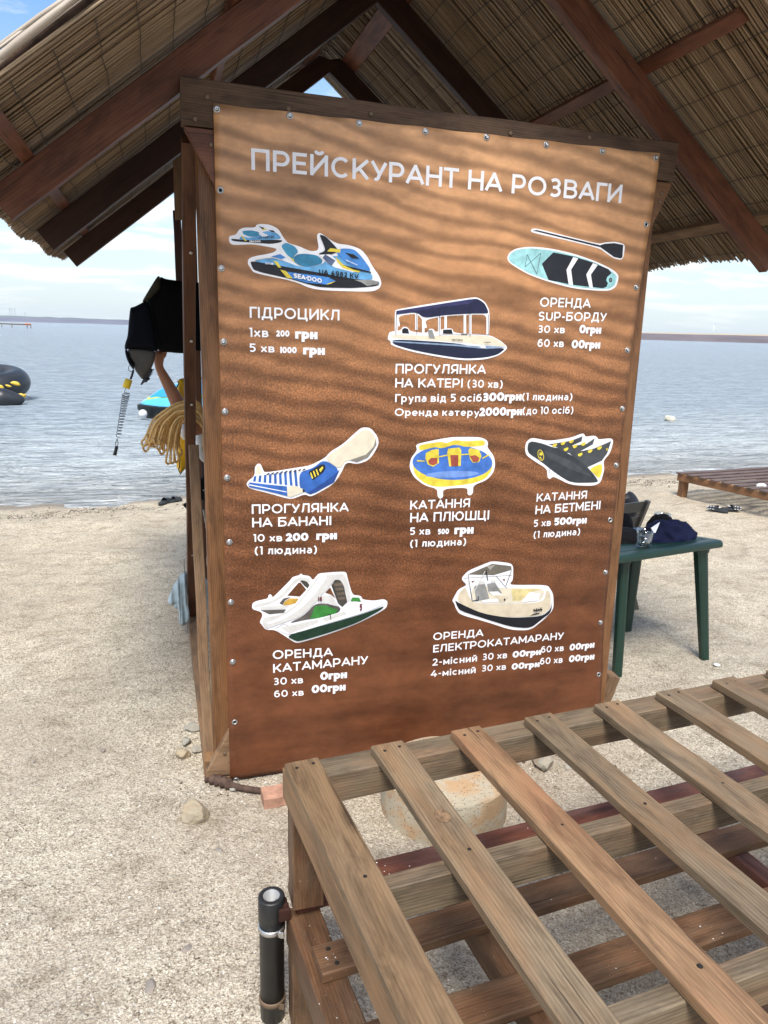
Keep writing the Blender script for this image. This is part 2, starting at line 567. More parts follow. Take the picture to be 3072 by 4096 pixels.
TEXTS = [('ПРЕЙСКУРАНТ НА РОЗВАГИ', 0.1154, 2.2538, 1.4022, -0.0026, 0.0656, 0, 0),
 ('ГІДРОЦИКЛ', 0.1028, 1.7828, 0.3153, 0.0004, 0.0371, 0, 0),
 ('1хв', 0.1006, 1.7195, 0.0659, -0.0003, 0.0308, 0, 0),
 ('200', 0.1933, 1.7223, 0.0464, 0.0005, 0.0218, 2, 0),
 ('грн', 0.2599, 1.7171, 0.0795, -0.0007, 0.0251, 1, 1),
 ('5 хв', 0.101, 1.6686, 0.0861, -0.0009, 0.0286, 0, 0),
 ('1000', 0.2065, 1.6661, 0.0586, 0.0004, 0.0221, 2, 0),
 ('грн', 0.2881, 1.6632, 0.0784, -0.0005, 0.0242, 1, 1),
 ('ОРЕНДА', 1.2044, 1.8581, 0.2214, 0.0035, 0.0352, 0, 0),
 ('SUP-БОРДУ', 1.2027, 1.8065, 0.2994, 0.0063, 0.034, 0, 0),
 ('30 хв', 1.206, 1.7611, 0.1151, 0.0013, 0.0289, 0, 0),
 ('0грн', 1.3843, 1.764, 0.0984, 0.0009, 0.0327, 1, 0),
 ('60 хв', 1.2074, 1.7082, 0.1143, 0.0013, 0.0297, 0, 0),
 ('00грн', 1.3558, 1.7057, 0.1288, 0.0015, 0.0329, 1, 0),
 ('ПРОГУЛЯНКА', 0.6329, 1.6002, 0.3637, 0.0022, 0.0355, 0, 0),
 ('НА КАТЕРІ', 0.6334, 1.5489, 0.2696, 0.0015, 0.0342, 0, 0),
 ('(30 хв)', 0.9228, 1.5505, 0.1473, -0.0009, 0.0301, 0, 0),
 ('Група від 5 осіб', 0.6351, 1.495, 0.3506, 0.0023, 0.0301, 0, 0),
 ('300грн', 0.9908, 1.4973, 0.1638, 0.0047, 0.0335, 1, 0),
 ('(1 людина)', 1.1572, 1.502, 0.2227, 0.0001, 0.0293, 0, 0),
 ('Оренда катеру', 0.635, 1.4439, 0.3434, -0.0019, 0.0281, 0, 0),
 ('2000грн', 0.9785, 1.4409, 0.184, 0.0031, 0.0332, 1, 0),
 ('(до 10 осіб)', 1.1642, 1.447, 0.2251, 0.0019, 0.0296, 0, 0),
 ('ПРОГУЛЯНКА', 0.0993, 1.0893, 0.3651, -0.0067, 0.0356, 0, 0),
 ('НА БАНАНІ', 0.1, 1.0385, 0.2964, -0.0058, 0.036, 0, 0),
 ('10 хв', 0.1041, 0.9833, 0.1064, -0.0044, 0.0291, 0, 0),
 ('200', 0.2233, 0.9782, 0.0858, -0.0021, 0.0316, 1, 0),
 ('грн', 0.3393, 0.9776, 0.08, -0.0017, 0.0245, 1, 1),
 ('(1 людина)', 0.1079, 0.9334, 0.2343, -0.009, 0.0314, 0, 0),
 ('КАТАННЯ', 0.7096, 1.0792, 0.2513, -0.0002, 0.0362, 0, 0),
 ('НА ПЛЮШЦІ', 0.7115, 1.0276, 0.3362, -0.0035, 0.0383, 0, 0),
 ('5 хв', 0.7135, 0.9767, 0.0851, -0.0027, 0.0307, 0, 0),
 ('500', 0.8299, 0.9724, 0.0475, -0.0, 0.023, 2, 0),
 ('грн', 0.9002, 0.9699, 0.083, -0.0012, 0.0269, 1, 1),
 ('(1 людина)', 0.7154, 0.926, 0.2384, -0.0044, 0.031, 0, 0),
 ('КАТАННЯ', 1.2556, 1.089, 0.2334, 0.0044, 0.0349, 0, 0),
 ('НА БЕТМЕНІ', 1.2546, 1.0361, 0.3041, 0.0088, 0.0371, 0, 0),
 ('5 хв', 1.2522, 0.9823, 0.0787, 0.0013, 0.0304, 0, 0),
 ('500грн', 1.3463, 0.9841, 0.1533, 0.0023, 0.0326, 1, 0),
 ('(1 людина)', 1.2549, 0.9336, 0.218, 0.0034, 0.0306, 0, 0),
 ('ОРЕНДА', 0.1709, 0.5066, 0.2389, -0.0116, 0.0367, 0, 0),
 ('КАТАМАРАНУ', 0.1719, 0.4491, 0.383, -0.0037, 0.0371, 0, 0),
 ('30 хв', 0.1747, 0.3965, 0.1153, -0.0049, 0.0308, 0, 0),
 ('0грн', 0.3584, 0.3966, 0.1096, -0.0033, 0.0355, 1, 0),
 ('60 хв', 0.1752, 0.3437, 0.1173, -0.0057, 0.0295, 0, 0),
 ('00грн', 0.3241, 0.3435, 0.1388, -0.0037, 0.0352, 1, 0),
 ('ОРЕНДА', 0.8307, 0.5203, 0.2263, -0.0039, 0.0331, 0, 0),
 ('ЕЛЕКТРОКАТАМАРАНУ', 0.8332, 0.4651, 0.6076, 0.0007, 0.034, 0, 0),
 ('2-місний', 0.8329, 0.406, 0.2013, -0.0016, 0.0319, 0, 0),
 ('30 хв', 1.0598, 0.406, 0.114, -0.0016, 0.0313, 0, 0),
 ('00грн', 1.1989, 0.4024, 0.137, 0.0014, 0.0311, 1, 0),
 ('60 хв', 1.3346, 0.4115, 0.1117, -0.002, 0.0308, 0, 0),
 ('00грн', 1.4748, 0.4066, 0.1243, 0.0034, 0.0325, 1, 0),
 ('4-місний', 0.8274, 0.3556, 0.2039, -0.0047, 0.0309, 0, 0),
 ('30 хв', 1.06, 0.354, 0.1126, -0.0032, 0.0303, 0, 0),
 ('00грн', 1.1986, 0.3466, 0.135, -0.0003, 0.0301, 1, 0),
 ('60 хв', 1.3348, 0.3558, 0.1115, -0.0025, 0.0317, 0, 0),
 ('00грн', 1.4768, 0.3513, 0.1285, 0.0012, 0.0328, 1, 0)]
PICTURE_TEXTS = [('UA 4982 KV', 0.3426, 1.9375, 0.1422, -0.0101, 0.017, 'ink'),
 ('SEA·DOO', 0.2538, 1.9212, 0.0988, -0.0139, 0.0151, 'white'),
 ('UA 4983 KV', 0.135, 2.0398, 0.0526, 0.0055, 0.0076, 'ink'),
 ('SEA·DOO', 0.1048, 2.0276, 0.0368, 0.0021, 0.0058, 'white'),
 ('GTI SE', 0.157, 1.9603, 0.0275, -0.001, 0.0065, 'white'),
 ('SEA·DOO', 0.4371, 1.9867, 0.0421, -0.015, 0.0037, 'white'),
 ('UAK-7401-K', 0.8469, 1.7231, 0.0445, -0.0001, 0.0075, 'ink'),
 ('Laguna', 0.9793, 1.718, 0.0259, 0.0017, 0.0052, 'ink'),
 ('5', 0.5133, 0.6796, 0.0103, 0.0001, 0.0278, 'maroon'),
 ('18', 0.3461, 0.7301, 0.0157, 0.0012, 0.0198, 'maroon'),
 ('44', 1.284, 0.6075, 0.0385, 0.0029, 0.0167, 'ink')]
PICTURES = [
 ('two blue water scooters sticker', [
  ('white', [(0.0385,2.0439),(0.0615,2.0488),(0.0709,2.065),(0.0861,2.0734),(0.1257,2.0759),(0.1301,2.0855),(0.1473,2.0889),(0.175,2.0883),(0.2028,2.0773),(0.2213,2.0479),(0.2369,2.0323),(0.2717,2.026),(0.3132,2.0104),(0.3434,2.0162),(0.3354,2.0606),(0.3385,2.0698),(0.3482,2.0733),(0.4003,2.0417),(0.4528,2.0387),(0.4928,2.0275),(0.5167,2.0043),(0.5343,1.9744),(0.5623,1.9415),(0.5711,1.9169),(0.5648,1.8996),(0.5364,1.8858),(0.3758,1.8836),(0.3169,1.8874),(0.2525,1.9108),(0.1206,1.93),(0.1084,1.9443),(0.0988,1.9586),(0.1003,1.9734),(0.1152,1.983),(0.1847,1.9986),(0.1992,2.0112),(0.1867,2.0152),(0.1158,2.0229),(0.0487,2.0156),(0.0381,2.0254)]),
  ('black', [(0.0462,2.0363),(0.0915,2.0344),(0.2182,2.043),(0.2118,2.0338),(0.1775,2.0265),(0.1466,2.0271),(0.0611,2.0279),(0.046,2.0305)]),
  ('sky', [(0.0703,2.0354),(0.0784,2.0463),(0.1038,2.0421),(0.1358,2.0498),(0.147,2.0621),(0.1686,2.0681),(0.1996,2.063),(0.2163,2.0441),(0.1467,2.0376),(0.0915,2.0349)]),
  ('teal', [(0.0817,2.0616),(0.0981,2.0649),(0.1164,2.0661),(0.1408,2.0618),(0.137,2.0499),(0.1161,2.0457),(0.1009,2.0465),(0.0858,2.0526)]),
  ('white', [(0.1359,2.0591),(0.147,2.0621),(0.1685,2.0541),(0.1622,2.0491),(0.1468,2.0493)]),
  ('yellow', [(0.0766,2.048),(0.0826,2.0466),(0.0976,2.0318),(0.0903,2.0314)]),
  ('yellow', [(0.1502,2.0763),(0.1643,2.0725),(0.1563,2.0697),(0.1471,2.0703)]),
  ('black', [(0.1362,2.0812),(0.1564,2.0767),(0.1502,2.0716)]),
  ('black', [(0.1686,2.0711),(0.1853,2.0703),(0.1933,2.065),(0.1809,2.0654)]),
  ('black', [(0.1064,1.9708),(0.2717,1.9504),(0.468,1.9279),(0.5628,1.9209),(0.5577,1.9069),(0.4686,1.8956),(0.3494,1.893),(0.3039,1.9021),(0.2461,1.9166),(0.1207,1.9372),(0.1117,1.9533)]),
  ('sky', [(0.1212,1.9704),(0.1834,1.9849),(0.2273,1.9723),(0.2845,1.9559),(0.3554,1.9685),(0.3747,1.9968),(0.4138,2.0019),(0.4601,2.0013),(0.5142,1.9672),(0.5371,1.9404),(0.5355,1.9259),(0.4681,1.9266),(0.2845,1.9499),(0.1242,1.967)]),
  ('blue', [(0.1771,1.9863),(0.2085,1.9963),(0.2273,1.986),(0.2084,1.9773)]),
  ('white', [(0.1993,2.0201),(0.2099,2.0236),(0.2558,1.9773),(0.2462,1.9768)]),
  ('yellow', [(0.2162,2.0287),(0.2243,2.0185),(0.2621,1.9698),(0.2539,1.9736),(0.2274,2.0009)]),
  ('teal', [(0.2118,2.0226),(0.2275,2.0347),(0.259,2.0235),(0.2717,2.0063),(0.2558,1.9935),(0.2539,1.9814),(0.2336,1.9923),(0.2199,2.0094)]),
  ('teal2', [(0.2539,1.9874),(0.2666,1.9982),(0.2908,2.0019),(0.3358,1.9996),(0.3566,1.9825),(0.3502,1.9701),(0.2973,1.9577),(0.2717,1.9643),(0.2564,1.9738)]),
  ('black', [(0.3431,2.0682),(0.3663,2.0625),(0.4004,2.0315),(0.4137,2.0159),(0.3746,1.9998),(0.3357,2.002),(0.3667,2.0157),(0.3548,2.0439)]),
  ('white', [(0.3409,2.001),(0.3811,2.0044),(0.4341,1.9657),(0.4809,1.9557),(0.4676,1.9489),(0.4012,1.9616),(0.3749,1.9725)]),
  ('blue2', [(0.3649,2.0035),(0.4009,1.9848),(0.388,1.9671),(0.3749,1.9725),(0.3552,1.9927)]),
  ('blue', [(0.4038,2.0196),(0.4266,2.0269),(0.4662,2.0261),(0.4899,2.0078),(0.5291,1.963),(0.5213,1.9514),(0.4674,1.9649),(0.4106,1.9987)]),
  ('yellow', [(0.3713,2.0135),(0.3822,2.025),(0.4005,2.0236),(0.4188,2.0234),(0.417,2.0112),(0.3928,2.0135)]),
  ('yellow', [(0.4008,1.9982),(0.4274,1.974),(0.4909,1.9549),(0.4844,1.9484),(0.4276,1.9617),(0.4076,1.9803)]),
  ('black', [(0.4334,2.0133),(0.4665,2.009),(0.4881,1.9942),(0.4602,1.9952)]),
  ('black', [(0.4274,1.9721),(0.528,1.9542),(0.5315,1.9494),(0.4675,1.9575)]),
  ('yellow', [(0.1845,1.9736),(0.1989,1.9708),(0.2114,1.9523),(0.2019,1.9518)]),
  ('yellow', [(0.2082,1.945),(0.2271,1.9423),(0.2525,1.9181),(0.2302,1.9201)]),
  ('blue', [(0.2303,1.94),(0.3753,1.9286),(0.4031,1.9169),(0.369,1.9037),(0.2974,1.9067),(0.2525,1.9169)]),
  ('yellow', [(0.4031,1.9169),(0.3755,1.9077),(0.369,1.9031),(0.3854,1.9069)]),
  ('grey', [(0.4681,1.9242),(0.5355,1.9259),(0.5615,1.9208),(0.5603,1.9132),(0.5156,1.9051),(0.4951,1.9166)]),
  ('cream', [(0.1215,1.9692),(0.1463,1.9776),(0.1456,1.9799),(0.1208,1.9715)]),
  ('cream', [(0.146,1.9776),(0.1865,1.9821),(0.1864,1.9844),(0.1459,1.9799)]),
  ('cream', [(0.1861,1.9821),(0.2206,1.9744),(0.2213,1.9767),(0.1868,1.9844)]),
 ]),
 ('covered pleasure boat sticker', [
  ('white', [(0.6259,1.7394),(0.6232,1.8225),(0.6319,1.8295),(0.7889,1.8589),(0.9127,1.8803),(0.9443,1.8838),(0.9773,1.8675),(0.9975,1.8352),(1.0006,1.7488),(0.989,1.7485),(0.988,1.8223),(0.9291,1.8203),(0.8222,1.8124),(0.7394,1.7957),(0.7511,1.7679),(0.7407,1.766),(0.7288,1.7993),(0.7061,1.817),(0.6363,1.8064),(0.6458,1.7734),(0.64,1.7665),(0.636,1.7787),(0.6367,1.7396)]),
  ('white', [(0.7018,1.8169),(0.7115,1.8172),(0.7139,1.7585),(0.7041,1.7582)]),
  ('white', [(0.7914,1.8058),(0.8013,1.8061),(0.8044,1.7438),(0.7944,1.7436)]),
  ('white', [(0.816,1.8122),(0.826,1.8125),(0.8291,1.7502),(0.8191,1.7499)]),
  ('white', [(0.8922,1.8203),(0.9023,1.8206),(0.9066,1.7464),(0.8964,1.7462)]),
  ('white', [(0.9137,1.821),(0.9239,1.8213),(0.9287,1.7412),(0.9185,1.7409)]),
  ('white', [(0.984,1.8233),(0.9944,1.8236),(0.9993,1.7487),(0.989,1.7485)]),
  ('white', [(0.7288,1.7982),(0.7386,1.7985),(0.7408,1.7479),(0.731,1.7476)]),
  ('white', [(0.6093,1.7501),(0.6477,1.7556),(0.6551,1.7681),(0.6733,1.7686),(0.686,1.7521),(0.7507,1.7482),(0.7562,1.7641),(0.7747,1.7646),(0.7846,1.7519),(0.8121,1.7657),(0.8496,1.769),(0.8568,1.7509),(0.9993,1.7499),(1.052,1.7267),(1.0841,1.7026),(1.0491,1.6736),(0.9911,1.6567),(0.9006,1.6512),(0.7856,1.665),(0.6918,1.6804),(0.612,1.7015),(0.6103,1.7166),(0.5981,1.7219),(0.6034,1.7444)]),
  ('navy', [(0.6295,1.8106),(0.6309,1.8239),(0.9131,1.8747),(0.9446,1.8782),(0.9744,1.8629),(0.991,1.8349),(0.9903,1.8263),(0.9225,1.8241),(0.8158,1.815),(0.7373,1.8013),(0.7058,1.8226)]),
  ('navy2', [(0.6309,1.8239),(0.9131,1.8747),(0.932,1.876),(0.9159,1.859),(0.7897,1.8422),(0.6295,1.8106)]),
  ('cream', [(0.6138,1.7402),(0.7326,1.7386),(0.9982,1.747),(1.0522,1.7237),(1.0786,1.7061),(0.981,1.7105),(0.8712,1.7197),(0.6172,1.7268)]),
  ('navy3', [(0.6173,1.7246),(0.8714,1.7156),(0.982,1.6959),(1.0749,1.7024),(1.0423,1.6764),(0.9906,1.6638),(0.9002,1.6582),(0.7853,1.6719),(0.6916,1.6873),(0.6191,1.7056)]),
  ('steel', [(0.6175,1.7179),(0.8717,1.7099),(0.9619,1.706),(0.9754,1.6969),(0.8721,1.7041),(0.6176,1.7134)]),
  ('steel', [(0.9877,1.7089),(1.0767,1.7048),(0.9885,1.696)]),
  ('black', [(0.6524,1.7579),(0.6613,1.7649),(0.6753,1.7619),(0.6808,1.7452),(0.6541,1.7457)]),
  ('black', [(0.8122,1.7623),(0.8467,1.7643),(0.8519,1.7485),(0.8129,1.7486)]),
  ('grey', [(0.752,1.7595),(0.7699,1.7611),(0.7826,1.7291),(0.7589,1.7302)]),
  ('grey', [(0.8854,1.7505),(0.9108,1.7511),(0.9112,1.7454),(0.8857,1.7447)]),
  ('ink', [(0.7063,1.8198),(0.7094,1.7415),(0.7112,1.7415),(0.7081,1.8198)]),
  ('ink', [(0.7938,1.8395),(0.7967,1.7408),(0.7986,1.7408),(0.7957,1.8396)]),
  ('ink', [(0.9129,1.8719),(0.9208,1.7398),(0.9227,1.7399),(0.9148,1.872)]),
  ('ink', [(0.6282,1.8227),(0.6286,1.7394),(0.6304,1.7394),(0.63,1.8228)]),
  ('ink', [(0.9902,1.8235),(0.9945,1.7486),(0.9964,1.7487),(0.9921,1.8235)]),
  ('ink', [(0.8012,1.7405),(0.8072,1.7452),(0.8064,1.746),(0.8004,1.7413)]),
  ('ink', [(0.8068,1.745),(0.9206,1.7479),(0.9206,1.7491),(0.8068,1.7462)]),
  ('ink', [(0.9206,1.7479),(0.9981,1.7481),(0.998,1.7493),(0.9206,1.7491)]),
 ]),
 ('black paddle sticker', [
  ('white', [(1.1435,2.1294),(1.1489,2.1363),(1.1664,2.1389),(1.2945,2.1199),(1.4393,2.099),(1.4605,2.1065),(1.5075,2.1118),(1.5465,2.1062),(1.5535,2.0961),(1.5519,2.0563),(1.5409,2.0462),(1.5083,2.0503),(1.4644,2.0717),(1.4422,2.0835),(1.296,2.1046),(1.15,2.1228)]),
  ('ink', [(1.1507,2.1288),(1.1669,2.1334),(1.4428,2.095),(1.4611,2.1013),(1.5049,2.1064),(1.5451,2.1019),(1.5468,2.056),(1.5383,2.0514),(1.5089,2.0556),(1.4657,2.077),(1.4456,2.0874),(1.1674,2.1279)]),
 ]),
 ('pale turquoise paddle board sticker', [
  ('white', [(1.0544,2.0275),(1.0618,2.0466),(1.0869,2.0631),(1.1422,2.0733),(1.2261,2.0725),(1.3313,2.0587),(1.4272,2.0366),(1.5078,2.01),(1.5358,1.9915),(1.539,1.9756),(1.5316,1.9446),(1.5031,1.9288),(1.4391,1.9273),(1.344,1.9313),(1.2371,1.9504),(1.1505,1.9725),(1.1012,1.9933),(1.0644,2.0118)]),
  ('aqua', [(1.0603,2.0278),(1.0667,2.0433),(1.0903,2.0583),(1.1427,2.0678),(1.2267,2.0663),(1.3319,2.0525),(1.4278,2.0314),(1.5021,2.0044),(1.5285,1.9875),(1.5312,1.9752),(1.5233,1.9496),(1.4991,1.9351),(1.4384,1.9337),(1.3434,1.9377),(1.2366,1.9562),(1.1501,1.9776),(1.1038,1.998),(1.0689,2.0141)]),
  ('ink', [(1.1999,2.0146),(1.2444,2.0581),(1.3323,2.0484),(1.4216,2.03),(1.4906,2.0091),(1.505,1.9954),(1.4875,1.9802),(1.4845,1.9678),(1.4933,1.9575),(1.4885,1.9438),(1.4732,1.9373),(1.3428,1.944),(1.2334,1.9576)]),
  ('white', [(1.3313,2.0462),(1.3528,2.0422),(1.326,2.0001),(1.3404,1.9428),(1.3208,1.9457),(1.3064,1.9981)]),
  ('white', [(1.4187,2.0283),(1.4401,2.0225),(1.4138,1.9858),(1.4286,1.936),(1.4125,1.9379),(1.3937,1.9849)]),
  ('ink', [(1.5105,1.97),(1.5105,1.9674),(1.5098,1.9649),(1.5084,1.963),(1.5066,1.9617),(1.5045,1.9612),(1.5023,1.9615),(1.5002,1.9626),(1.4984,1.9644),(1.4971,1.9668),(1.4965,1.9694),(1.4965,1.972),(1.4972,1.9745),(1.4986,1.9764),(1.5004,1.9777),(1.5025,1.9782),(1.5047,1.9779),(1.5068,1.9768),(1.5086,1.975),(1.5099,1.9726)]),
  ('ink', [(1.135,2.0446),(1.1297,1.9994),(1.1311,1.9992),(1.1364,2.0445)]),
  ('ink', [(1.1309,1.9989),(1.1923,2.0522),(1.1912,2.0531),(1.1299,1.9997)]),
  ('ink', [(1.191,2.0527),(1.1813,1.9766),(1.1828,1.9765),(1.1925,2.0526)]),
  ('ink', [(1.1827,1.9769),(1.1363,2.0448),(1.1351,2.0442),(1.1814,1.9762)]),
  ('grey', [(1.5067,1.9699),(1.5067,1.9685),(1.5064,1.9673),(1.5058,1.9663),(1.505,1.9657),(1.504,1.9654),(1.503,1.9656),(1.502,1.9662),(1.5012,1.9671),(1.5006,1.9683),(1.5003,1.9696),(1.5003,1.9709),(1.5006,1.9721),(1.5012,1.9731),(1.502,1.9737),(1.503,1.974),(1.504,1.9738),(1.505,1.9732),(1.5058,1.9723),(1.5064,1.9712)]),
 ]),
 ('blue and white striped banana boat sticker', [
  ('white', [(0.081,1.1992),(0.0875,1.2125),(0.1013,1.2221),(0.1121,1.2343),(0.1125,1.2616),(0.1215,1.2748),(0.1336,1.2745),(0.1416,1.2534),(0.1479,1.2407),(0.2544,1.2555),(0.3148,1.263),(0.3706,1.2906),(0.3909,1.314),(0.4368,1.34),(0.4827,1.3813),(0.5083,1.4022),(0.5423,1.4009),(0.5722,1.3659),(0.5762,1.3351),(0.5426,1.2801),(0.4954,1.2637),(0.4508,1.2735),(0.4332,1.2328),(0.4025,1.1888),(0.3357,1.1533),(0.3152,1.1463),(0.2948,1.1563),(0.2542,1.1409),(0.2341,1.1406),(0.1545,1.1665),(0.0934,1.1838)]),
  ('cream', [(0.117,1.2356),(0.1183,1.26),(0.1262,1.2687),(0.1349,1.2585),(0.1385,1.236)]),
  ('white', [(0.1012,1.2146),(0.116,1.2326),(0.2644,1.2476),(0.2845,1.2496),(0.2745,1.1863),(0.2242,1.1915),(0.1011,1.2071)]),
  ('royal', [(0.1094,1.2288),(0.1183,1.2298),(0.1148,1.2088),(0.1055,1.2101)]),
  ('royal', [(0.1273,1.2308),(0.1362,1.2318),(0.1338,1.2062),(0.1244,1.2075)]),
  ('royal', [(0.1453,1.2328),(0.1542,1.2337),(0.1529,1.2036),(0.1434,1.2049)]),
  ('royal', [(0.1633,1.2347),(0.1723,1.2357),(0.172,1.201),(0.1625,1.2023)]),
  ('royal', [(0.1814,1.2367),(0.1904,1.2377),(0.1913,1.1983),(0.1817,1.1996)]),
  ('royal', [(0.1995,1.2387),(0.2085,1.2397),(0.2106,1.1957),(0.201,1.197)]),
  ('royal', [(0.2178,1.2408),(0.2268,1.2418),(0.23,1.193),(0.2204,1.1943)]),
  ('royal', [(0.236,1.2428),(0.2451,1.2438),(0.2495,1.1904),(0.2398,1.1917)]),
  ('royal', [(0.2544,1.2448),(0.2635,1.2458),(0.2691,1.1877),(0.2594,1.189)]),
  ('royal', [(0.2745,1.2398),(0.325,1.2536),(0.3666,1.2856),(0.4267,1.2459),(0.405,1.1975),(0.3357,1.1611),(0.3152,1.1546),(0.2948,1.1651),(0.2745,1.1838)]),
  ('royal2', [(0.356,1.1913),(0.4175,1.2358),(0.4267,1.2459),(0.405,1.1975),(0.3357,1.1611),(0.3152,1.1546),(0.305,1.1611)]),
  ('cream', [(0.3706,1.2865),(0.396,1.3088),(0.4395,1.3344),(0.488,1.3747),(0.5137,1.3931),(0.5399,1.3908),(0.5644,1.3609),(0.5666,1.3353),(0.5344,1.2886),(0.4926,1.272),(0.4506,1.2832),(0.4267,1.2459)]),
  ('grey2', [(0.5644,1.3609),(0.5666,1.3353),(0.5344,1.2886),(0.4926,1.272),(0.4637,1.2799),(0.5262,1.3001),(0.5546,1.3278)]),
  ('royal', [(0.0873,1.2),(0.0938,1.2073),(0.1548,1.1979),(0.2282,1.1884),(0.2301,1.1515),(0.1545,1.1736),(0.092,1.1899)]),
  ('white', [(0.0903,1.2009),(0.2266,1.169),(0.2266,1.166),(0.0902,1.1969)]),
  ('cream', [(0.2282,1.1853),(0.2543,1.1906),(0.2948,1.1738),(0.2872,1.1638),(0.2441,1.1479),(0.2301,1.1505)]),
  ('ink', [(0.2866,1.1772),(0.2958,1.1728),(0.2928,1.1647),(0.2867,1.1654)]),
  ('ink', [(0.3088,1.2363),(0.3139,1.2438),(0.3555,1.2671),(0.3683,1.2653),(0.372,1.2524),(0.3634,1.2373),(0.3252,1.2087)]),
  ('yellow', [(0.3139,1.2361),(0.3179,1.2386),(0.3262,1.2164),(0.3216,1.214)]),
  ('yellow', [(0.3245,1.2419),(0.3286,1.2444),(0.3369,1.2222),(0.3323,1.2198)]),
  ('yellow', [(0.3352,1.2478),(0.3393,1.2502),(0.3476,1.228),(0.343,1.2256)]),
  ('yellow', [(0.3479,1.2479),(0.3606,1.2603),(0.3638,1.2536),(0.3531,1.2376)]),
  ('ink', [(0.1527,1.2351),(0.1626,1.2413),(0.166,1.2382),(0.1576,1.233)]),
  ('ink', [(0.1689,1.2366),(0.1789,1.2429),(0.1823,1.2398),(0.1739,1.2345)]),
  ('ink', [(0.1852,1.2382),(0.1952,1.2444),(0.1986,1.2413),(0.1902,1.236)]),
  ('ink', [(0.2016,1.2397),(0.2115,1.246),(0.215,1.2429),(0.2065,1.2376)]),
  ('ink', [(0.218,1.2413),(0.2279,1.2476),(0.2314,1.2445),(0.2229,1.2392)]),
  ('ink', [(0.2344,1.2429),(0.2444,1.2492),(0.2479,1.246),(0.2394,1.2407)]),
  ('ink', [(0.2509,1.2444),(0.2609,1.2507),(0.2644,1.2476),(0.2559,1.2423)]),
  ('ink', [(0.2674,1.246),(0.2775,1.2523),(0.281,1.2492),(0.2725,1.2439)]),
  ('ink', [(0.284,1.2476),(0.2941,1.2539),(0.2977,1.2508),(0.2891,1.2454)]),
 ]),
 ('round blue and yellow towed sofa sticker', [
  ('white', [(0.7011,1.255),(0.7067,1.2841),(0.73,1.3128),(0.7245,1.3274),(0.729,1.3372),(0.8142,1.3533),(0.876,1.3618),(0.99,1.3596),(1.0198,1.3461),(1.024,1.3312),(1.0217,1.3181),(1.0533,1.2826),(1.061,1.2461),(1.0546,1.2158),(1.0271,1.1861),(0.9711,1.1677),(0.9718,1.134),(0.9593,1.1259),(0.9473,1.1324),(0.9476,1.1599),(0.8425,1.1574),(0.846,1.1252),(0.8337,1.1172),(0.8219,1.1261),(0.8191,1.1582),(0.7666,1.1732),(0.722,1.2061),(0.7055,1.2343)]),
  ('yellow', [(0.7115,1.2694),(1.0473,1.2646),(1.0485,1.2282),(1.0235,1.1923),(0.963,1.1728),(0.8421,1.1647),(0.7979,1.1692),(0.7598,1.1854),(0.7227,1.2179)]),
  ('royal3', [(1.0486,1.2545),(1.0451,1.239),(1.0329,1.2246),(1.0128,1.2121),(0.9859,1.2022),(0.9536,1.1953),(0.9177,1.1918),(0.88,1.1918),(0.8424,1.1953),(0.8069,1.2021),(0.7752,1.2118),(0.7488,1.2239),(0.729,1.2377),(0.7166,1.2527),(0.7122,1.268),(0.716,1.2829),(0.7277,1.2968),(0.7468,1.3089),(0.7724,1.3187),(0.8034,1.3257),(0.8382,1.3296),(0.8752,1.3301),(0.9126,1.3271),(0.9485,1.3208),(0.9811,1.3115),(1.0088,1.2996),(1.03,1.2856),(1.0435,1.2703)]),
  ('royal4', [(0.994,1.2152),(0.9856,1.2101),(0.9609,1.2056),(0.9237,1.2026),(0.8799,1.2014),(0.8364,1.2023),(0.7996,1.205),(0.775,1.2092),(0.7661,1.2142),(0.7742,1.2192),(0.7981,1.2236),(0.8343,1.2266),(0.8776,1.2279),(0.9214,1.2272),(0.959,1.2245),(0.9846,1.2203)]),
  ('yellow', [(0.7344,1.3231),(0.7413,1.3329),(0.827,1.3449),(0.846,1.337),(0.8829,1.35),(0.9273,1.3434),(1.0004,1.3476),(1.0105,1.3403),(1.0084,1.3243),(0.9286,1.3209),(0.8869,1.3334),(0.8283,1.3168),(0.8032,1.3243),(0.7423,1.3096)]),
  ('yellow', [(0.7638,1.2799),(0.766,1.3004),(0.7883,1.3128),(0.8172,1.3158),(0.8211,1.2609),(0.7975,1.2467),(0.7753,1.2561)]),
  ('yellow', [(0.853,1.2987),(0.8564,1.3163),(0.9034,1.3202),(0.9116,1.3094),(0.9126,1.2468),(0.8645,1.2462)]),
  ('yellow', [(0.9408,1.3088),(0.948,1.317),(0.9868,1.3091),(0.9987,1.2838),(0.9898,1.2611),(0.9643,1.2581),(0.9506,1.2728)]),
  ('yellow', [(0.8198,1.2875),(0.857,1.2938),(0.8572,1.2891),(0.82,1.2828)]),
  ('yellow', [(0.9112,1.2939),(0.948,1.2956),(0.9482,1.2908),(0.9114,1.2892)]),
  ('yellow', [(0.7303,1.2748),(0.7623,1.2711),(0.7625,1.2676),(0.7305,1.2689)]),
  ('yellow', [(1.0017,1.2777),(1.0299,1.2921),(1.0316,1.2861),(1.0033,1.2728)]),
  ('rust', [(0.7759,1.2708),(0.7878,1.2823),(0.8133,1.2806),(0.8137,1.2593),(0.7972,1.2526),(0.7802,1.2589)]),
  ('rust', [(0.8659,1.2913),(0.9,1.2906),(0.9011,1.2477),(0.8726,1.2472)]),
  ('rust', [(0.9485,1.286),(0.972,1.2891),(0.9901,1.2767),(0.9846,1.263),(0.9641,1.2617)]),
 ]),
 ('black and yellow winged inflatable sticker', [
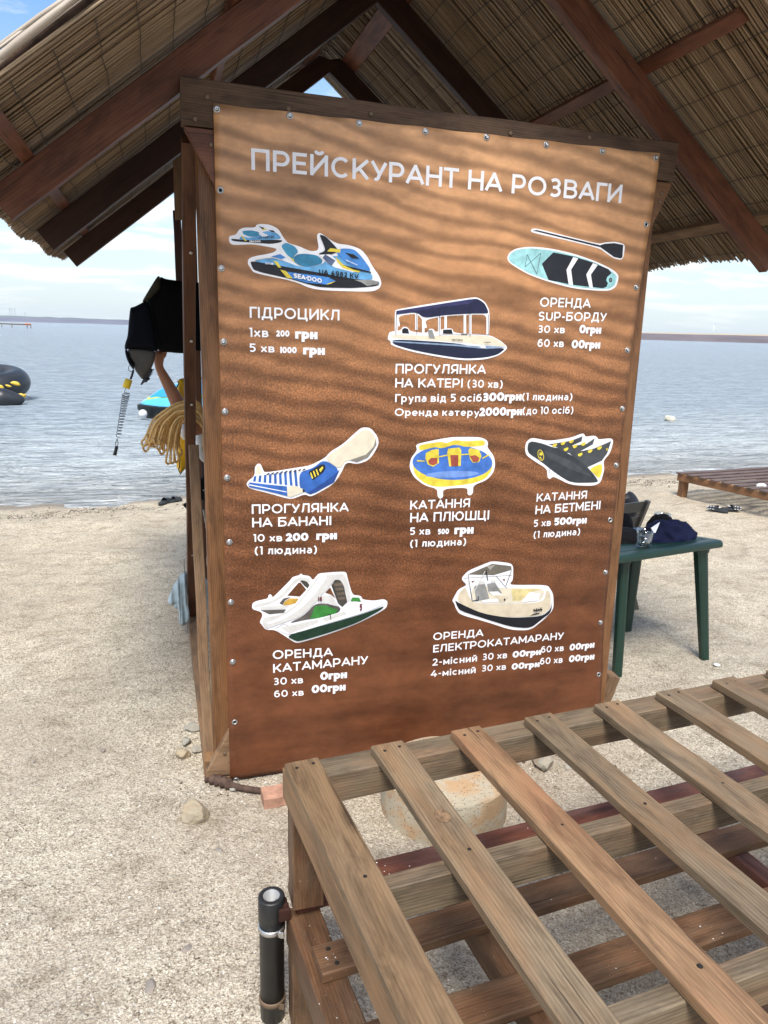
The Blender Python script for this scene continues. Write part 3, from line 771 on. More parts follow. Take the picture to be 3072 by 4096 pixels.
  ('white', [(1.187,1.3042),(1.1878,1.3346),(1.2065,1.3512),(1.2265,1.3522),(1.2884,1.3391),(1.3901,1.3511),(1.4371,1.3678),(1.4498,1.3664),(1.456,1.3539),(1.4976,1.359),(1.5126,1.3513),(1.5172,1.3419),(1.5772,1.3473),(1.5915,1.3357),(1.5809,1.2841),(1.5521,1.253),(1.5614,1.2146),(1.5484,1.1572),(1.5099,1.1468),(1.4096,1.154),(1.3329,1.1893),(1.3189,1.1909),(1.3095,1.1812),(1.297,1.1903),(1.2932,1.2248),(1.2274,1.2617),(1.1954,1.2827)]),
  ('coal2', [(1.2896,1.3256),(1.3913,1.3388),(1.4431,1.3566),(1.4404,1.3355),(1.3601,1.304)]),
  ('coal2', [(1.3182,1.311),(1.4626,1.324),(1.5009,1.3483),(1.4946,1.3222),(1.4177,1.2843),(1.3613,1.2916)]),
  ('coal2', [(1.3895,1.2867),(1.5,1.3046),(1.5801,1.3347),(1.5665,1.2844),(1.5449,1.2532),(1.4731,1.2245),(1.4269,1.2622)]),
  ('coal', [(1.1967,1.3071),(1.1981,1.3314),(1.2141,1.3402),(1.269,1.3284),(1.3969,1.2828),(1.4719,1.2359),(1.5375,1.1704),(1.53,1.1603),(1.4087,1.1629),(1.3349,1.2049),(1.2617,1.2566),(1.2063,1.2885)]),
  ('coal2', [(1.2713,1.3026),(1.3995,1.2565),(1.4898,1.2006),(1.5059,1.1841),(1.4032,1.2188),(1.2945,1.2713)]),
  ('yellow', [(1.4878,1.2197),(1.5459,1.2436),(1.5513,1.2084),(1.5413,1.1754),(1.5113,1.2)]),
  ('yellow', [(1.4269,1.2828),(1.4479,1.2899),(1.4514,1.2836),(1.4426,1.2737),(1.4327,1.274)]),
  ('yellow', [(1.4712,1.2964),(1.4923,1.3035),(1.4958,1.2971),(1.487,1.2873),(1.4771,1.2875)]),
  ('yellow', [(1.5138,1.3081),(1.5351,1.3153),(1.5386,1.3089),(1.5298,1.299),(1.5198,1.2992)]),
  ('yellow', [(1.3586,1.3059),(1.3793,1.313),(1.3827,1.3067),(1.374,1.297),(1.3643,1.2971)]),
  ('yellow', [(1.399,1.3176),(1.4199,1.3247),(1.4233,1.3184),(1.4145,1.3086),(1.4047,1.3088)]),
  ('yellow', [(1.4365,1.3263),(1.4574,1.3334),(1.4609,1.3271),(1.4521,1.3173),(1.4423,1.3175)]),
  ('yellow', [(1.3055,1.3235),(1.326,1.3305),(1.3293,1.3243),(1.3206,1.3146),(1.311,1.3148)]),
  ('yellow', [(1.3424,1.3309),(1.3631,1.338),(1.3664,1.3317),(1.3577,1.322),(1.3481,1.3222)]),
  ('yellow', [(1.3797,1.3377),(1.4004,1.3448),(1.4038,1.3386),(1.3951,1.3288),(1.3854,1.329)]),
  ('yellow', [(1.271,1.2853),(1.2729,1.2781),(1.2734,1.2713),(1.2724,1.2656),(1.2699,1.2616),(1.2663,1.2597),(1.2619,1.26),(1.2571,1.2625),(1.2525,1.2669),(1.2483,1.2729),(1.2452,1.2799),(1.2433,1.2871),(1.2428,1.2938),(1.2439,1.2994),(1.2463,1.3034),(1.2499,1.3054),(1.2543,1.3051),(1.259,1.3026),(1.2637,1.2982),(1.2678,1.2922)]),
  ('coal', [(1.2684,1.2847),(1.2701,1.2785),(1.2707,1.2726),(1.27,1.2678),(1.2681,1.2643),(1.2652,1.2627),(1.2617,1.263),(1.2578,1.2652),(1.2539,1.2691),(1.2505,1.2744),(1.2478,1.2804),(1.2461,1.2866),(1.2456,1.2925),(1.2463,1.2973),(1.2481,1.3007),(1.251,1.3024),(1.2545,1.3021),(1.2584,1.2999),(1.2623,1.296),(1.2657,1.2908)]),
  ('yellow', [(1.2527,1.298),(1.2588,1.2906),(1.2607,1.2991),(1.2673,1.2855),(1.2623,1.2806),(1.2512,1.2833)]),
  ('yellow', [(1.2506,1.2747),(1.2572,1.2771),(1.2635,1.2671),(1.2611,1.2634),(1.2563,1.2721)]),
  ('yellow', [(1.5675,1.3008),(1.5674,1.2993),(1.5668,1.2979),(1.5659,1.2968),(1.5645,1.2961),(1.563,1.2959),(1.5614,1.2961),(1.5599,1.2969),(1.5587,1.298),(1.5578,1.2995),(1.5574,1.301),(1.5575,1.3026),(1.558,1.304),(1.559,1.3051),(1.5603,1.3058),(1.5619,1.306),(1.5634,1.3057),(1.5649,1.305),(1.5662,1.3038),(1.567,1.3024)]),
  ('coal', [(1.5646,1.3009),(1.5646,1.3001),(1.5643,1.2994),(1.5639,1.2989),(1.5634,1.2985),(1.5627,1.2984),(1.562,1.2985),(1.5614,1.2989),(1.5609,1.2995),(1.5605,1.3002),(1.5603,1.301),(1.5603,1.3018),(1.5605,1.3025),(1.5609,1.303),(1.5615,1.3034),(1.5621,1.3035),(1.5628,1.3033),(1.5635,1.303),(1.564,1.3024),(1.5644,1.3017)]),
  ('coal', [(1.2162,1.3066),(1.2201,1.2839),(1.2215,1.284),(1.2176,1.3067)]),
  ('coal', [(1.3059,1.2513),(1.3011,1.206),(1.3024,1.2057),(1.3073,1.2511)]),
 ]),
 ('white pedal catamaran with slide sticker', [
  ('white', [(0.0941,0.7192),(0.0958,0.7433),(0.1139,0.7514),(0.1548,0.7568),(0.1572,0.7711),(0.1641,0.7744),(0.1708,0.7662),(0.173,0.7587),(0.2376,0.8215),(0.2491,0.8366),(0.2745,0.8415),(0.2815,0.8487),(0.2875,0.8406),(0.3141,0.8363),(0.3268,0.8174),(0.3389,0.8312),(0.3491,0.8436),(0.4011,0.8448),(0.4464,0.8442),(0.4594,0.8384),(0.4636,0.8174),(0.4842,0.7454),(0.5111,0.7412),(0.521,0.7359),(0.5262,0.723),(0.5733,0.7141),(0.6131,0.7185),(0.6294,0.707),(0.6289,0.6933),(0.6242,0.6793),(0.5947,0.6614),(0.5061,0.6222),(0.3845,0.5877),(0.2746,0.5641),(0.2557,0.568),(0.2182,0.5988),(0.1812,0.6272),(0.1443,0.6306),(0.1309,0.6526),(0.1219,0.6642),(0.135,0.6914),(0.1269,0.7067)]),
  ('lightgrey', [(0.1022,0.7224),(0.1038,0.7368),(0.1592,0.7429),(0.2005,0.7614),(0.256,0.825),(0.2838,0.8341),(0.3118,0.8244),(0.3188,0.8122),(0.3071,0.8067),(0.2861,0.8204),(0.2653,0.8161),(0.2189,0.7624),(0.1729,0.7369),(0.1272,0.7261)]),
  ('shade', [(0.2769,0.8186),(0.2885,0.8202),(0.3048,0.8132),(0.3142,0.7989),(0.3072,0.7857),(0.2955,0.7954)]),
  ('banner', [(0.2282,0.7626),(0.2708,0.8108),(0.2792,0.8122),(0.3016,0.7813),(0.2769,0.7553)]),
  ('ochre', [(0.2118,0.7249),(0.2188,0.7405),(0.2374,0.7512),(0.2722,0.7474),(0.2606,0.7297),(0.2373,0.7243)]),
  ('shade2', [(0.1981,0.7348),(0.2143,0.753),(0.242,0.7566),(0.2189,0.7429),(0.2105,0.7265)]),
  ('lightgrey', [(0.1272,0.7261),(0.2373,0.7243),(0.2187,0.7087),(0.127,0.714)]),
  ('shade2', [(0.127,0.7126),(0.2233,0.7073),(0.214,0.6943),(0.1587,0.6932)]),
  ('shade2', [(0.2277,0.6477),(0.2934,0.6775),(0.3357,0.721),(0.3737,0.7204),(0.4364,0.7002),(0.4367,0.6826),(0.403,0.6654),(0.3123,0.6599)]),
  ('banner', [(0.3757,0.7638),(0.3946,0.784),(0.4167,0.7368),(0.3997,0.753)]),
  ('lightgrey', [(0.3592,0.7513),(0.3997,0.752),(0.4217,0.7164),(0.4316,0.7016),(0.3714,0.7206)]),
  ('lightgrey', [(0.3498,0.7421),(0.3592,0.7513),(0.3714,0.7206)]),
  ('shade', [(0.3993,0.7925),(0.4157,0.8144),(0.4349,0.8106),(0.4507,0.7788),(0.4643,0.7179),(0.4437,0.6996),(0.4265,0.716)]),
  ('brown', [(0.4064,0.7994),(0.4423,0.7992),(0.4472,0.788),(0.4122,0.7876)]),
  ('brown', [(0.4123,0.7802),(0.4464,0.7801),(0.4509,0.7689),(0.4182,0.7684)]),
  ('brown', [(0.4183,0.761),(0.4505,0.761),(0.4546,0.7497),(0.4242,0.7491)]),
  ('brown', [(0.4243,0.7416),(0.4547,0.7417),(0.4582,0.7304),(0.4302,0.7297)]),
  ('lightgrey', [(0.1301,0.6625),(0.1403,0.6831),(0.2001,0.6867),(0.2652,0.7244),(0.3119,0.7844),(0.3492,0.8343),(0.4059,0.8352),(0.4489,0.8357),(0.4639,0.8026),(0.4785,0.7393),(0.4678,0.7126),(0.4572,0.7684),(0.4358,0.812),(0.4109,0.8143),(0.3945,0.7929),(0.3357,0.7235),(0.2746,0.6717),(0.2278,0.6586),(0.1628,0.6398),(0.1444,0.6356)]),
  ('white', [(0.1447,0.6612),(0.2,0.6759),(0.2652,0.7146),(0.3399,0.8116),(0.3586,0.8322),(0.387,0.8317),(0.3261,0.749),(0.2652,0.6948),(0.1999,0.6635),(0.1584,0.654)]),
  ('green', [(0.3152,0.6602),(0.3358,0.7126),(0.3738,0.7129),(0.4269,0.69),(0.4127,0.6661)]),
  ('white', [(0.1812,0.6321),(0.1998,0.6463),(0.3599,0.6617),(0.4561,0.6835),(0.4846,0.7223),(0.5191,0.7125),(0.5391,0.6956),(0.6184,0.7079),(0.6207,0.699),(0.5299,0.667),(0.3601,0.6315),(0.2369,0.6005)]),
  ('lightgrey', [(0.3599,0.6567),(0.4512,0.6814),(0.4612,0.6679),(0.3792,0.6449)]),
  ('lightgrey', [(0.1998,0.6363),(0.3456,0.6554),(0.3505,0.6425),(0.2369,0.608)]),
  ('dgreen', [(0.2205,0.6015),(0.3601,0.628),(0.53,0.6634),(0.6179,0.6911),(0.6043,0.6749),(0.506,0.6273),(0.3845,0.5949),(0.2746,0.5716),(0.2604,0.5746)]),
  ('green', [(0.4763,0.7245),(0.4844,0.7364),(0.5113,0.7332),(0.519,0.716),(0.4798,0.7207)]),
  ('shade', [(0.3829,0.719),(0.4119,0.6966),(0.4127,0.6978),(0.3837,0.7202)]),
  ('shade', [(0.4001,0.6508),(0.3974,0.6736),(0.3941,0.6735),(0.3967,0.6507)]),
  ('shade', [(0.3957,0.6753),(0.3861,0.6762),(0.3861,0.6727),(0.3958,0.6718)]),
  ('shade', [(0.1815,0.6326),(0.2141,0.6494),(0.2135,0.6505),(0.1809,0.6337)]),
  ('shade', [(0.2135,0.6494),(0.2298,0.6404),(0.2303,0.6415),(0.214,0.6505)]),
 ]),
 ('cream electric catamaran with sunshade sticker', [
  ('white', [(0.9064,0.6873),(0.915,0.7043),(0.9313,0.7353),(0.9693,0.7501),(0.9459,0.7723),(0.9434,0.7841),(0.9687,0.8115),(1.0394,0.8358),(1.075,0.8469),(1.1589,0.8321),(1.1732,0.8153),(1.1753,0.7557),(1.1636,0.7446),(1.1693,0.7352),(1.3383,0.7238),(1.3579,0.6998),(1.3716,0.6773),(1.3799,0.6086),(1.3361,0.5658),(1.275,0.5221),(1.1846,0.5319),(1.0684,0.5794),(0.9435,0.6231),(0.9238,0.6534),(0.9166,0.6747)]),
  ('ink', [(0.9527,0.7797),(1.1693,0.7773),(1.1691,0.7791),(0.9525,0.7814)]),
  ('banner', [(0.9882,0.7663),(1.0045,0.7663),(0.99,0.7574)]),
  ('banner', [(1.1267,0.7651),(1.1392,0.7642),(1.1357,0.7526)]),
  ('taupe', [(0.9685,0.7958),(1.0521,0.8262),(1.0759,0.8346),(1.163,0.8189),(1.1655,0.8022),(1.0854,0.7846)]),
  ('taupe2', [(1.0522,0.8251),(1.0884,0.8297),(1.0686,0.8076)]),
  ('cream2', [(0.9302,0.7001),(0.9379,0.7231),(0.9637,0.7435),(0.9816,0.6961),(1.0043,0.6704),(1.1379,0.6534),(1.3291,0.645),(1.3354,0.7058),(1.3567,0.6846),(1.3655,0.616),(1.3215,0.5839),(1.1676,0.59),(1.0411,0.6194),(0.9345,0.6762)]),
  ('cream3', [(0.9966,0.7481),(1.1328,0.7248),(1.3352,0.7076),(1.3141,0.6542),(1.2261,0.6522),(1.1377,0.6565),(1.0133,0.6727),(0.9873,0.7015)]),
  ('yellowcream', [(1.1706,0.7183),(1.3172,0.7072),(1.2543,0.6956),(1.219,0.6619),(1.1809,0.665)]),
  ('grey', [(1,0.7419),(1.0236,0.7519),(1.0478,0.7531),(1.0727,0.6828),(1.0131,0.6757)]),
  ('grey', [(1.0572,0.7495),(1.0938,0.7515),(1.1281,0.7036),(1.0917,0.6921),(1.0657,0.7132)]),
  ('lightgrey', [(1.0186,0.7629),(1.0442,0.7622),(1.0481,0.7489),(1.0207,0.7492)]),
  ('lightgrey', [(1.0714,0.765),(1.0929,0.7646),(1.0968,0.7525),(1.0754,0.7523)]),
  ('white', [(1.0374,0.6785),(1.108,0.6812),(1.1182,0.6671),(1.0441,0.6684)]),
  ('white', [(1.2573,0.6984),(1.3074,0.6872),(1.301,0.6571),(1.2207,0.6563)]),
  ('white', [(1.0687,0.7142),(1.1089,0.7123),(1.1319,0.6931),(1.0917,0.6933)]),
  ('cream2', [(1.0912,0.6993),(1.1351,0.6928),(1.1608,0.6818),(1.1372,0.6625),(1.1214,0.6669)]),
  ('black', [(0.9176,0.6905),(0.9345,0.6762),(1.041,0.6212),(1.1677,0.5888),(1.3249,0.5823),(1.3675,0.6159),(1.3604,0.672),(1.3709,0.6001),(1.3229,0.5682),(1.2741,0.5328),(1.1835,0.5474),(1.074,0.5892),(0.9425,0.6417),(0.928,0.6649)]),
  ('ink', [(0.9683,0.7938),(0.993,0.683),(0.9959,0.6833),(0.9712,0.794)]),
  ('ink', [(1.0941,0.7817),(1.1477,0.7231),(1.149,0.7241),(1.0954,0.7827)]),
  ('ink', [(1.1632,0.8015),(1.142,0.7346),(1.1444,0.7336),(1.1656,0.8006)]),
  ('ink', [(0.9949,0.6784),(1.0223,0.6791),(1.0216,0.6827),(0.9943,0.682)]),
  ('ink', [(1.0238,0.6808),(1.0227,0.6987),(1.019,0.699),(1.0201,0.6811)]),
  ('ink', [(1.0466,0.8088),(1.0575,0.7639),(1.0611,0.7642),(1.0502,0.8091)]),
  ('ink', [(1.2808,0.61),(1.3223,0.6138),(1.3218,0.6157),(1.2803,0.6118)]),
  ('lightgrey', [(1.0427,0.8072),(0.9942,0.7107),(0.9975,0.7088),(1.046,0.8054)]),
  ('lightgrey', [(0.9674,0.788),(0.9788,0.7374),(0.9818,0.7376),(0.9704,0.7883)]),
  ('ink', [(1.2866,0.6153),(1.2865,0.6136),(1.2862,0.6121),(1.2856,0.6109),(1.2848,0.6102),(1.2838,0.61),(1.2828,0.6104),(1.2818,0.6112),(1.281,0.6125),(1.2804,0.6141),(1.2801,0.6159),(1.2801,0.6176),(1.2804,0.6191),(1.281,0.6203),(1.2819,0.621),(1.2829,0.6212),(1.2839,0.6208),(1.2848,0.6199),(1.2857,0.6187),(1.2863,0.6171)]),
  ('ink', [(1.3079,0.6147),(1.3079,0.613),(1.3075,0.6115),(1.3069,0.6103),(1.3061,0.6096),(1.3051,0.6094),(1.3041,0.6098),(1.3031,0.6107),(1.3023,0.612),(1.3017,0.6136),(1.3014,0.6153),(1.3014,0.617),(1.3017,0.6185),(1.3023,0.6197),(1.3032,0.6204),(1.3041,0.6206),(1.3052,0.6202),(1.3061,0.6194),(1.307,0.6181),(1.3076,0.6165)]),
  ('ink', [(1.2629,0.5909),(1.2878,0.6004),(1.3123,0.6008),(1.3075,0.5962)]),
  ('ink', [(1.1451,0.674),(1.1451,0.6723),(1.1447,0.6708),(1.1439,0.6697),(1.1429,0.669),(1.1418,0.6688),(1.1406,0.6692),(1.1395,0.67),(1.1386,0.6713),(1.1379,0.6729),(1.1376,0.6746),(1.1377,0.6762),(1.1381,0.6777),(1.1389,0.6789),(1.1398,0.6796),(1.141,0.6797),(1.1422,0.6794),(1.1433,0.6785),(1.1442,0.6772),(1.1448,0.6757)]),
 ]),
]
GROMMETS = [(0.008, 2.424, 1), (0.243, 2.428, 1), (0.478, 2.428, 1), (0.715, 2.426, 1), (0.945, 2.429, 1), (1.182, 2.426, 1), (1.416, 2.425, 1), (1.651, 2.423, 1), (0.014, 2.184, 0), (0.011, 1.94, 1), (0.013, 1.7, 1), (0.012, 1.462, 1), (0.014, 1.226, 1), (0.017, 0.986, 1), (0.017, 0.753, 1), (0.019, 0.511, 1), (0.021, 0.257, 0), (0.021, 0.004, 0), (1.639, 2.183, 0), (1.623, 1.947, 1), (1.612, 1.703, 1), (1.617, 1.468, 1), (1.616, 1.232, 1), (1.614, 0.995, 0), (1.618, 0.76, 1), (1.619, 0.526, 1), (1.638, 0.274, 0)]

# ------------------------------------------------------------------ a small geometric sans drawn as strokes
def arc(cx, cy, rx, ry, a0, a1, n=14):
    return [(cx+rx*math.cos(R(a0+(a1-a0)*i/n)), cy+ry*math.sin(R(a0+(a1-a0)*i/n))) for i in range(n+1)]


def S_(*pts): return list(pts)


BR = [S_((0, 0), (0, 1))]
def bowl(y0, y1, x1=1.0, k=.55): return [(0, y1), (k, y1)]+arc(k, (y0+y1)/2, x1-k, (y1-y0)/2, 90, -90, 12)+[(k, y0), (0, y0)]
def bowl_l(y0, y1, k=.45): return [(1, y1), (k, y1)]+arc(k, (y0+y1)/2, k, (y1-y0)/2, 90, 270, 12)+[(k, y0), (1, y0)]
RING = arc(.5, .5, .5, .5, 0, 360, 32)
SS = [(.95, .86)]+arc(.5, .745, .46, .255, 40, 180, 9)+[(.06, .68)]+arc(.42, .76, .36, .26, 200, 255, 4)+[(.5, .5)]+arc(.56, .255, .42, .255, 75, -20, 6)+arc(.5, .255, .48, .255, -20, -145, 9)
THREE = [(.10, 1), (.90, 1), (.50, .60)]+arc(.46, .30, .50, .30, 80, -140, 12)
DIG3 = [(.08, .90)]+arc(.48, .76, .42, .24, 130, -70, 10)+[(.45, .52)]+arc(.48, .26, .50, .26, 80, -140, 12)
UC = {
 'П': (.80, [S_((0, 0), (0, 1)), S_((1, 0), (1, 1)), S_((0, 1), (1, 1))]), 'Н': (.80, [S_((0, 0), (0, 1)), S_((1, 0), (1, 1)), S_((0, .5), (1, .5))]),
 'Р': (.74, [S_((0, 0), (0, 1)), bowl(.34, 1)]), 'Е': (.64, [S_((0, 0), (0, 1)), S_((0, 1), (1, 1)), S_((0, 0), (1, 0)), S_((0, .51), (.9, .51))]),
 'И': (.82, [S_((0, 0), (0, 1)), S_((1, 0), (1, 1)), S_((0, 0), (1, 1))]),
 'Й': (.82, [S_((0, 0), (0, 1)), S_((1, 0), (1, 1)), S_((0, 0), (1, 1)), arc(.5, 1.30, .24, .14, 190, 350, 8)]),
 'С': (.84, [arc(.55, .5, .55, .5, 45, 315, 24)]), 'К': (.78, [S_((0, 0), (0, 1)), S_((.06, .34), (.98, 1)), S_((.36, .56), (1.0, 0))]),
 'У': (.80, [S_((0, 1), (.53, .32)), [(1, 1), (.50, .22)]+arc(.28, .20, .20, .20, -10, -110, 6)]),
 'А': (.92, [S_((0, 0), (.5, 1)), S_((.5, 1), (1, 0)), S_((.16, .28), (.84, .28))]), 'Т': (.76, [S_((0, 1), (1, 1)), S_((.5, 0), (.5, 1))]),
 'О': (1.0, [RING]), 'З': (.68, [DIG3, S_((.40, .52), (.55, .52))]), 'В': (.76, [S_((0, 0), (0, 1)), bowl(.53, 1, .92), bowl(0, .53)]),
 'Г': (.60, [S_((0, 0), (0, 1)), S_((0, 1), (1, 1))]), 'І': (.0, [S_((0, 0), (0, 1))]),
 'Д': (.92, [S_((.16, 0), (.30, 1)), S_((.30, 1), (.84, 1)), S_((.84, 0), (.84, 1)), S_((0, 0), (1, 0)), S_((0, -.20), (0, 0)), S_((1, -.20), (1, 0))]),
 'Ц': (.86, [S_((0, 0), (0, 1)), S_((.86, 0), (.86, 1)), S_((0, 0), (1, 0)), S_((1, -.20), (1, 0))]),
 'Л': (.82, [[(0, .0), (.10, .03), (.20, .25), (.28, 1)], S_((.28, 1), (1, 1)), S_((1, 0), (1, 1))]),
 'Б': (.76, [S_((0, 0), (0, 1)), S_((0, 1), (.92, 1)), bowl(0, .58)]), 'Я': (.74, [S_((1, 0), (1, 1)), bowl_l(.36, 1), S_((.50, .36), (0, 0))]),
 'М': (.96, [S_((0, 0), (0, 1)), S_((1, 0), (1, 1)), S_((0, 1), (.5, .22)), S_((.5, .22), (1, 1))]),
 'Ю': (1.20, [S_((0, 0), (0, 1)), S_((0, .5), (.30, .5)), arc(.65, .5, .35, .5, 0, 360, 28)]),
 'Ш': (1.14, [S_((0, 0), (0, 1)), S_((.5, 0), (.5, 1)), S_((1, 0), (1, 1)), S_((0, 0), (1, 0))]),
 'S': (.70, [SS]), 'U': (.78, [[(0, 1), (0, .42)]+arc(.5, .42, .5, .42, 180, 360, 16)+[(1, 1)]]), 'P': (.74, [S_((0, 0), (0, 1)), bowl(.34, 1)]),
 'A': (.92, [S_((0, 0), (.5, 1)), S_((.5, 1), (1, 0)), S_((.16, .28), (.84, .28))]), 'K': (.78, [S_((0, 0), (0, 1)), S_((.06, .34), (.98, 1)), S_((.36, .56), (1.0, 0))]),
 'V': (.88, [S_((0, 1), (.5, 0)), S_((.5, 0), (1, 1))]), 'G': (.86, [arc(.55, .5, .55, .5, 45, 330, 24), S_((1.02, .10), (1.02, .48))]), 'T': (.76, [S_((0, 1), (1, 1)), S_((.5, 0), (.5, 1))]),
 'I': (.0, [S_((0, 0), (0, 1))]), 'E': (.64, [S_((0, 0), (0, 1)), S_((0, 1), (1, 1)), S_((0, 0), (1, 0)), S_((0, .51), (.9, .51))]), 'D': (.82, [S_((0, 0), (0, 1)), bowl(0, 1)]), 'O': (.95, [RING]),
 'L': (.60, [S_((0, 0), (0, 1)), S_((0, 0), (1, 0))]),
 '0': (.74, [arc(.5, .5, .5, .5, 0, 360, 30)]), '1': (.26, [S_((1, 0), (1, 1)), S_((0, 1), (1, 1))]),
 '2': (.64, [[(.05, .80)]+arc(.48, .70, .44, .30, 150, -20, 12)+[(.82, .50), (.05, .0)], S_((.05, 0), (1, 0))]), '3': (.64, [DIG3, S_((.38, .52), (.55, .52))]),
 '4': (.76, [S_((.62, 1), (.02, .26)), S_((.02, .26), (1, .26)), S_((.74, 0), (.74, .48))]), '5': (.64, [S_((.16, 1), (.90, 1)), [(.16, 1), (.10, .58)]+arc(.46, .31, .52, .31, 115, -140, 14)]),
 '6': (.68, [[(.88, .93)]+arc(.56, .52, .54, .48, 75, 180, 10)+[(.02, .34)], arc(.5, .32, .48, .32, 0, 360, 24)]),
 '7': (.66, [S_((0, 1), (1, 1)), S_((1, 1), (.30, 0))]), '8': (.68, [arc(.5, .76, .40, .24, 0, 360, 20), arc(.5, .27, .50, .27, 0, 360, 22)]), '9': (.68, [arc(.5, .68, .48, .32, 0, 360, 24), [(.98, .66)]+arc(.44, .48, .54, .48, 0, -105, 10)]),
 '(': (.36, [arc(2.0, .42, 2.0, .72, 120, 240, 12)]), ')': (.36, [arc(-1.0, .42, 2.0, .72, 60, -60, 12)]), '-': (.34, [S_((.1, .40), (.9, .40))]), '·': (.02, [S_((0, .46), (0, .54))]),
}
X = .72
LC = {
 'х': (.60, [S_((0, 0), (1, X)), S_((0, X), (1, 0))]), 'в': (.60, [S_((0, 0), (0, X)), [(0, X), (.55, X)]+arc(.55, X*.76, .35, X*.24, 90, -90, 8)+[(0, X*.52)], [(0, X*.52), (.60, X*.52)]+arc(.60, X*.26, .40, X*.26, 90, -90, 8)+[(0, 0)]]),
 'г': (.44, [S_((0, 0), (0, X)), S_((0, X), (1, X))]), 'р': (.62, [S_((0, -.30), (0, X)), arc(.5, X/2, .5, X/2, 0, 360, 24)]), 'н': (.58, [S_((0, 0), (0, X)), S_((1, 0), (1, X)), S_((0, X/2), (1, X/2))]),
 'у': (.62, [S_((0, X), (.52, .05)), [(1, X), (.45, -.16), (.30, -.29), (.12, -.28)]]), 'п': (.58, [S_((0, 0), (0, X)), S_((1, 0), (1, X)), S_((0, X), (1, X))]),
 'а': (.56, [[(.10, X*.93)]+arc(.50, X*.62, .48, X*.38, 120, 0, 8)+[(.98, 0)], [(.98, X*.56), (.50, X*.56)]+arc(.50, X*.28, .48, X*.28, 90, 270, 10)+[(.70, 0), (.98, X*.20)]]),
 'о': (.68, [arc(.5, X/2, .5, X/2, 0, 360, 26)]), 'с': (.60, [arc(.55, X/2, .55, X/2, 45, 315, 20)]), 'і': (.0, [S_((0, 0), (0, X)), S_((0, X+.26), (0, X+.27))]),
 'б': (.68, [arc(.5, .33, .5, .33, 0, 360, 24), [(.02, .34), (.04, .66), (.22, .90), (.55, .96), (.92, 1.0)]]),
 'д': (.70, [[(.18, 0), (.26, .2), (.30, X)], S_((.30, X), (.84, X)), S_((.84, 0), (.84, X)), S_((0, 0), (1, 0)), S_((0, -.16), (0, 0)), S_((1, -.16), (1, 0))]),
 'л': (.58, [[(0, 0), (.14, .04), (.25, .25), (.28, X)], S_((.28, X), (1, X)), S_((1, 0), (1, X))]), 'ю': (.86, [S_((0, 0), (0, X)), S_((0, X/2), (.3, X/2)), arc(.65, X/2, .35, X/2, 0, 360, 24)]),
 'и': (.60, [S_((0, 0), (0, X)), S_((1, 0), (1, X)), S_((0, 0), (1, X))]), 'й': (.60, [S_((0, 0), (0, X)), S_((1, 0), (1, X)), S_((0, 0), (1, X)), arc(.5, X+.30, .26, .13, 190, 350, 8)]),
 'е': (.62, [[(.03, X*.5), (.98, X*.5)]+arc(.5, X/2, .5, X/2, 5, 315, 22)]), 'к': (.56, [S_((0, 0), (0, X)), S_((.08, X*.40), (1, X)), S_((.40, X*.60), (1, 0))]),
 'т': (.54, [S_((0, X), (1, X)), S_((.5, 0), (.5, X))]), 'м': (.72, [S_((0, 0), (0, X)), S_((1, 0), (1, X)), S_((0, X), (.5, X*.2)), S_((.5, X*.2), (1, X))]),
 'a': (.56, [arc(.5, X/2, .5, X/2, 0, 360, 20), S_((1, 0), (1, X))]), 'g': (.56, [arc(.5, X/2, .5, X/2, 0, 360, 20), [(1, X), (1, -.1), (.8, -.28), (.2, -.26)]]), 'u': (.56, [[(0, X), (0, .3), (.2, .02), (.6, 0), (1, .3)], S_((1, 0), (1, X))]), 'n': (.56, [S_((0, 0), (0, X)), [(0, .45), (.3, X), (.8, X-.03), (1, .5), (1, 0)]]),
}
GLY = {}
from mathutils.geometry import delaunay_2d_cdt


def glyph(ch, t):
    if (ch, t) in GLY: return GLY[(ch, t)]
    w, strokes = UC.get(ch) or LC[ch]
    h = t/2
    W = max(0, w-t*.85)
    polys = []
    up = ch in UC
    Hs = 1-t
    def mp(p):
        y = p[1]
        if up: yy = h+y*Hs
        else:                      # keep x-height and the ends of the strokes inside
            yy = h+(y/X)*(X-t) if 0 <= y <= X else (h+y if y < 0 else y-h)
        return Vector((h+p[0]*W, yy))
    for st in strokes:
        P = [mp(p) for p in st]
        n = len(P)
        for i in range(n-1):
            a, c = P[i].copy(), P[i+1].copy()
            d = (c-a)
            if d.length < 1e-6: continue
            d.normalize()
            closed = (P[0]-P[-1]).length < 1e-4
            if not closed:
                straight = n == 2
                ext = h*(1.0 if (straight and (abs(d.x) < .02 or abs(d.y) < .02)) else (.55 if straight else .0))
                if i == 0: a -= d*ext
                if i == n-2: c += d*ext
            nn = Vector((-d.y, d.x))*h
            polys.append([a+nn, a-nn, c-nn, c+nn])
            if i > 0 or closed:
                polys.append([P[i]+Vector((math.cos(k*math.pi/5), math.sin(k*math.pi/5)))*h for k in range(10)])
    V, F = [], []
    for p in polys:
        F.append(list(range(len(V), len(V)+len(p)))); V += p
    r = delaunay_2d_cdt(V, [], F, 0, 1e-5)
    GLY[(ch, t)] = ([(v.x, v.y) for v in r[0]], [tuple(f) for f, og in zip(r[2], r[5]) if og], W+t)
    return GLY[(ch, t)]


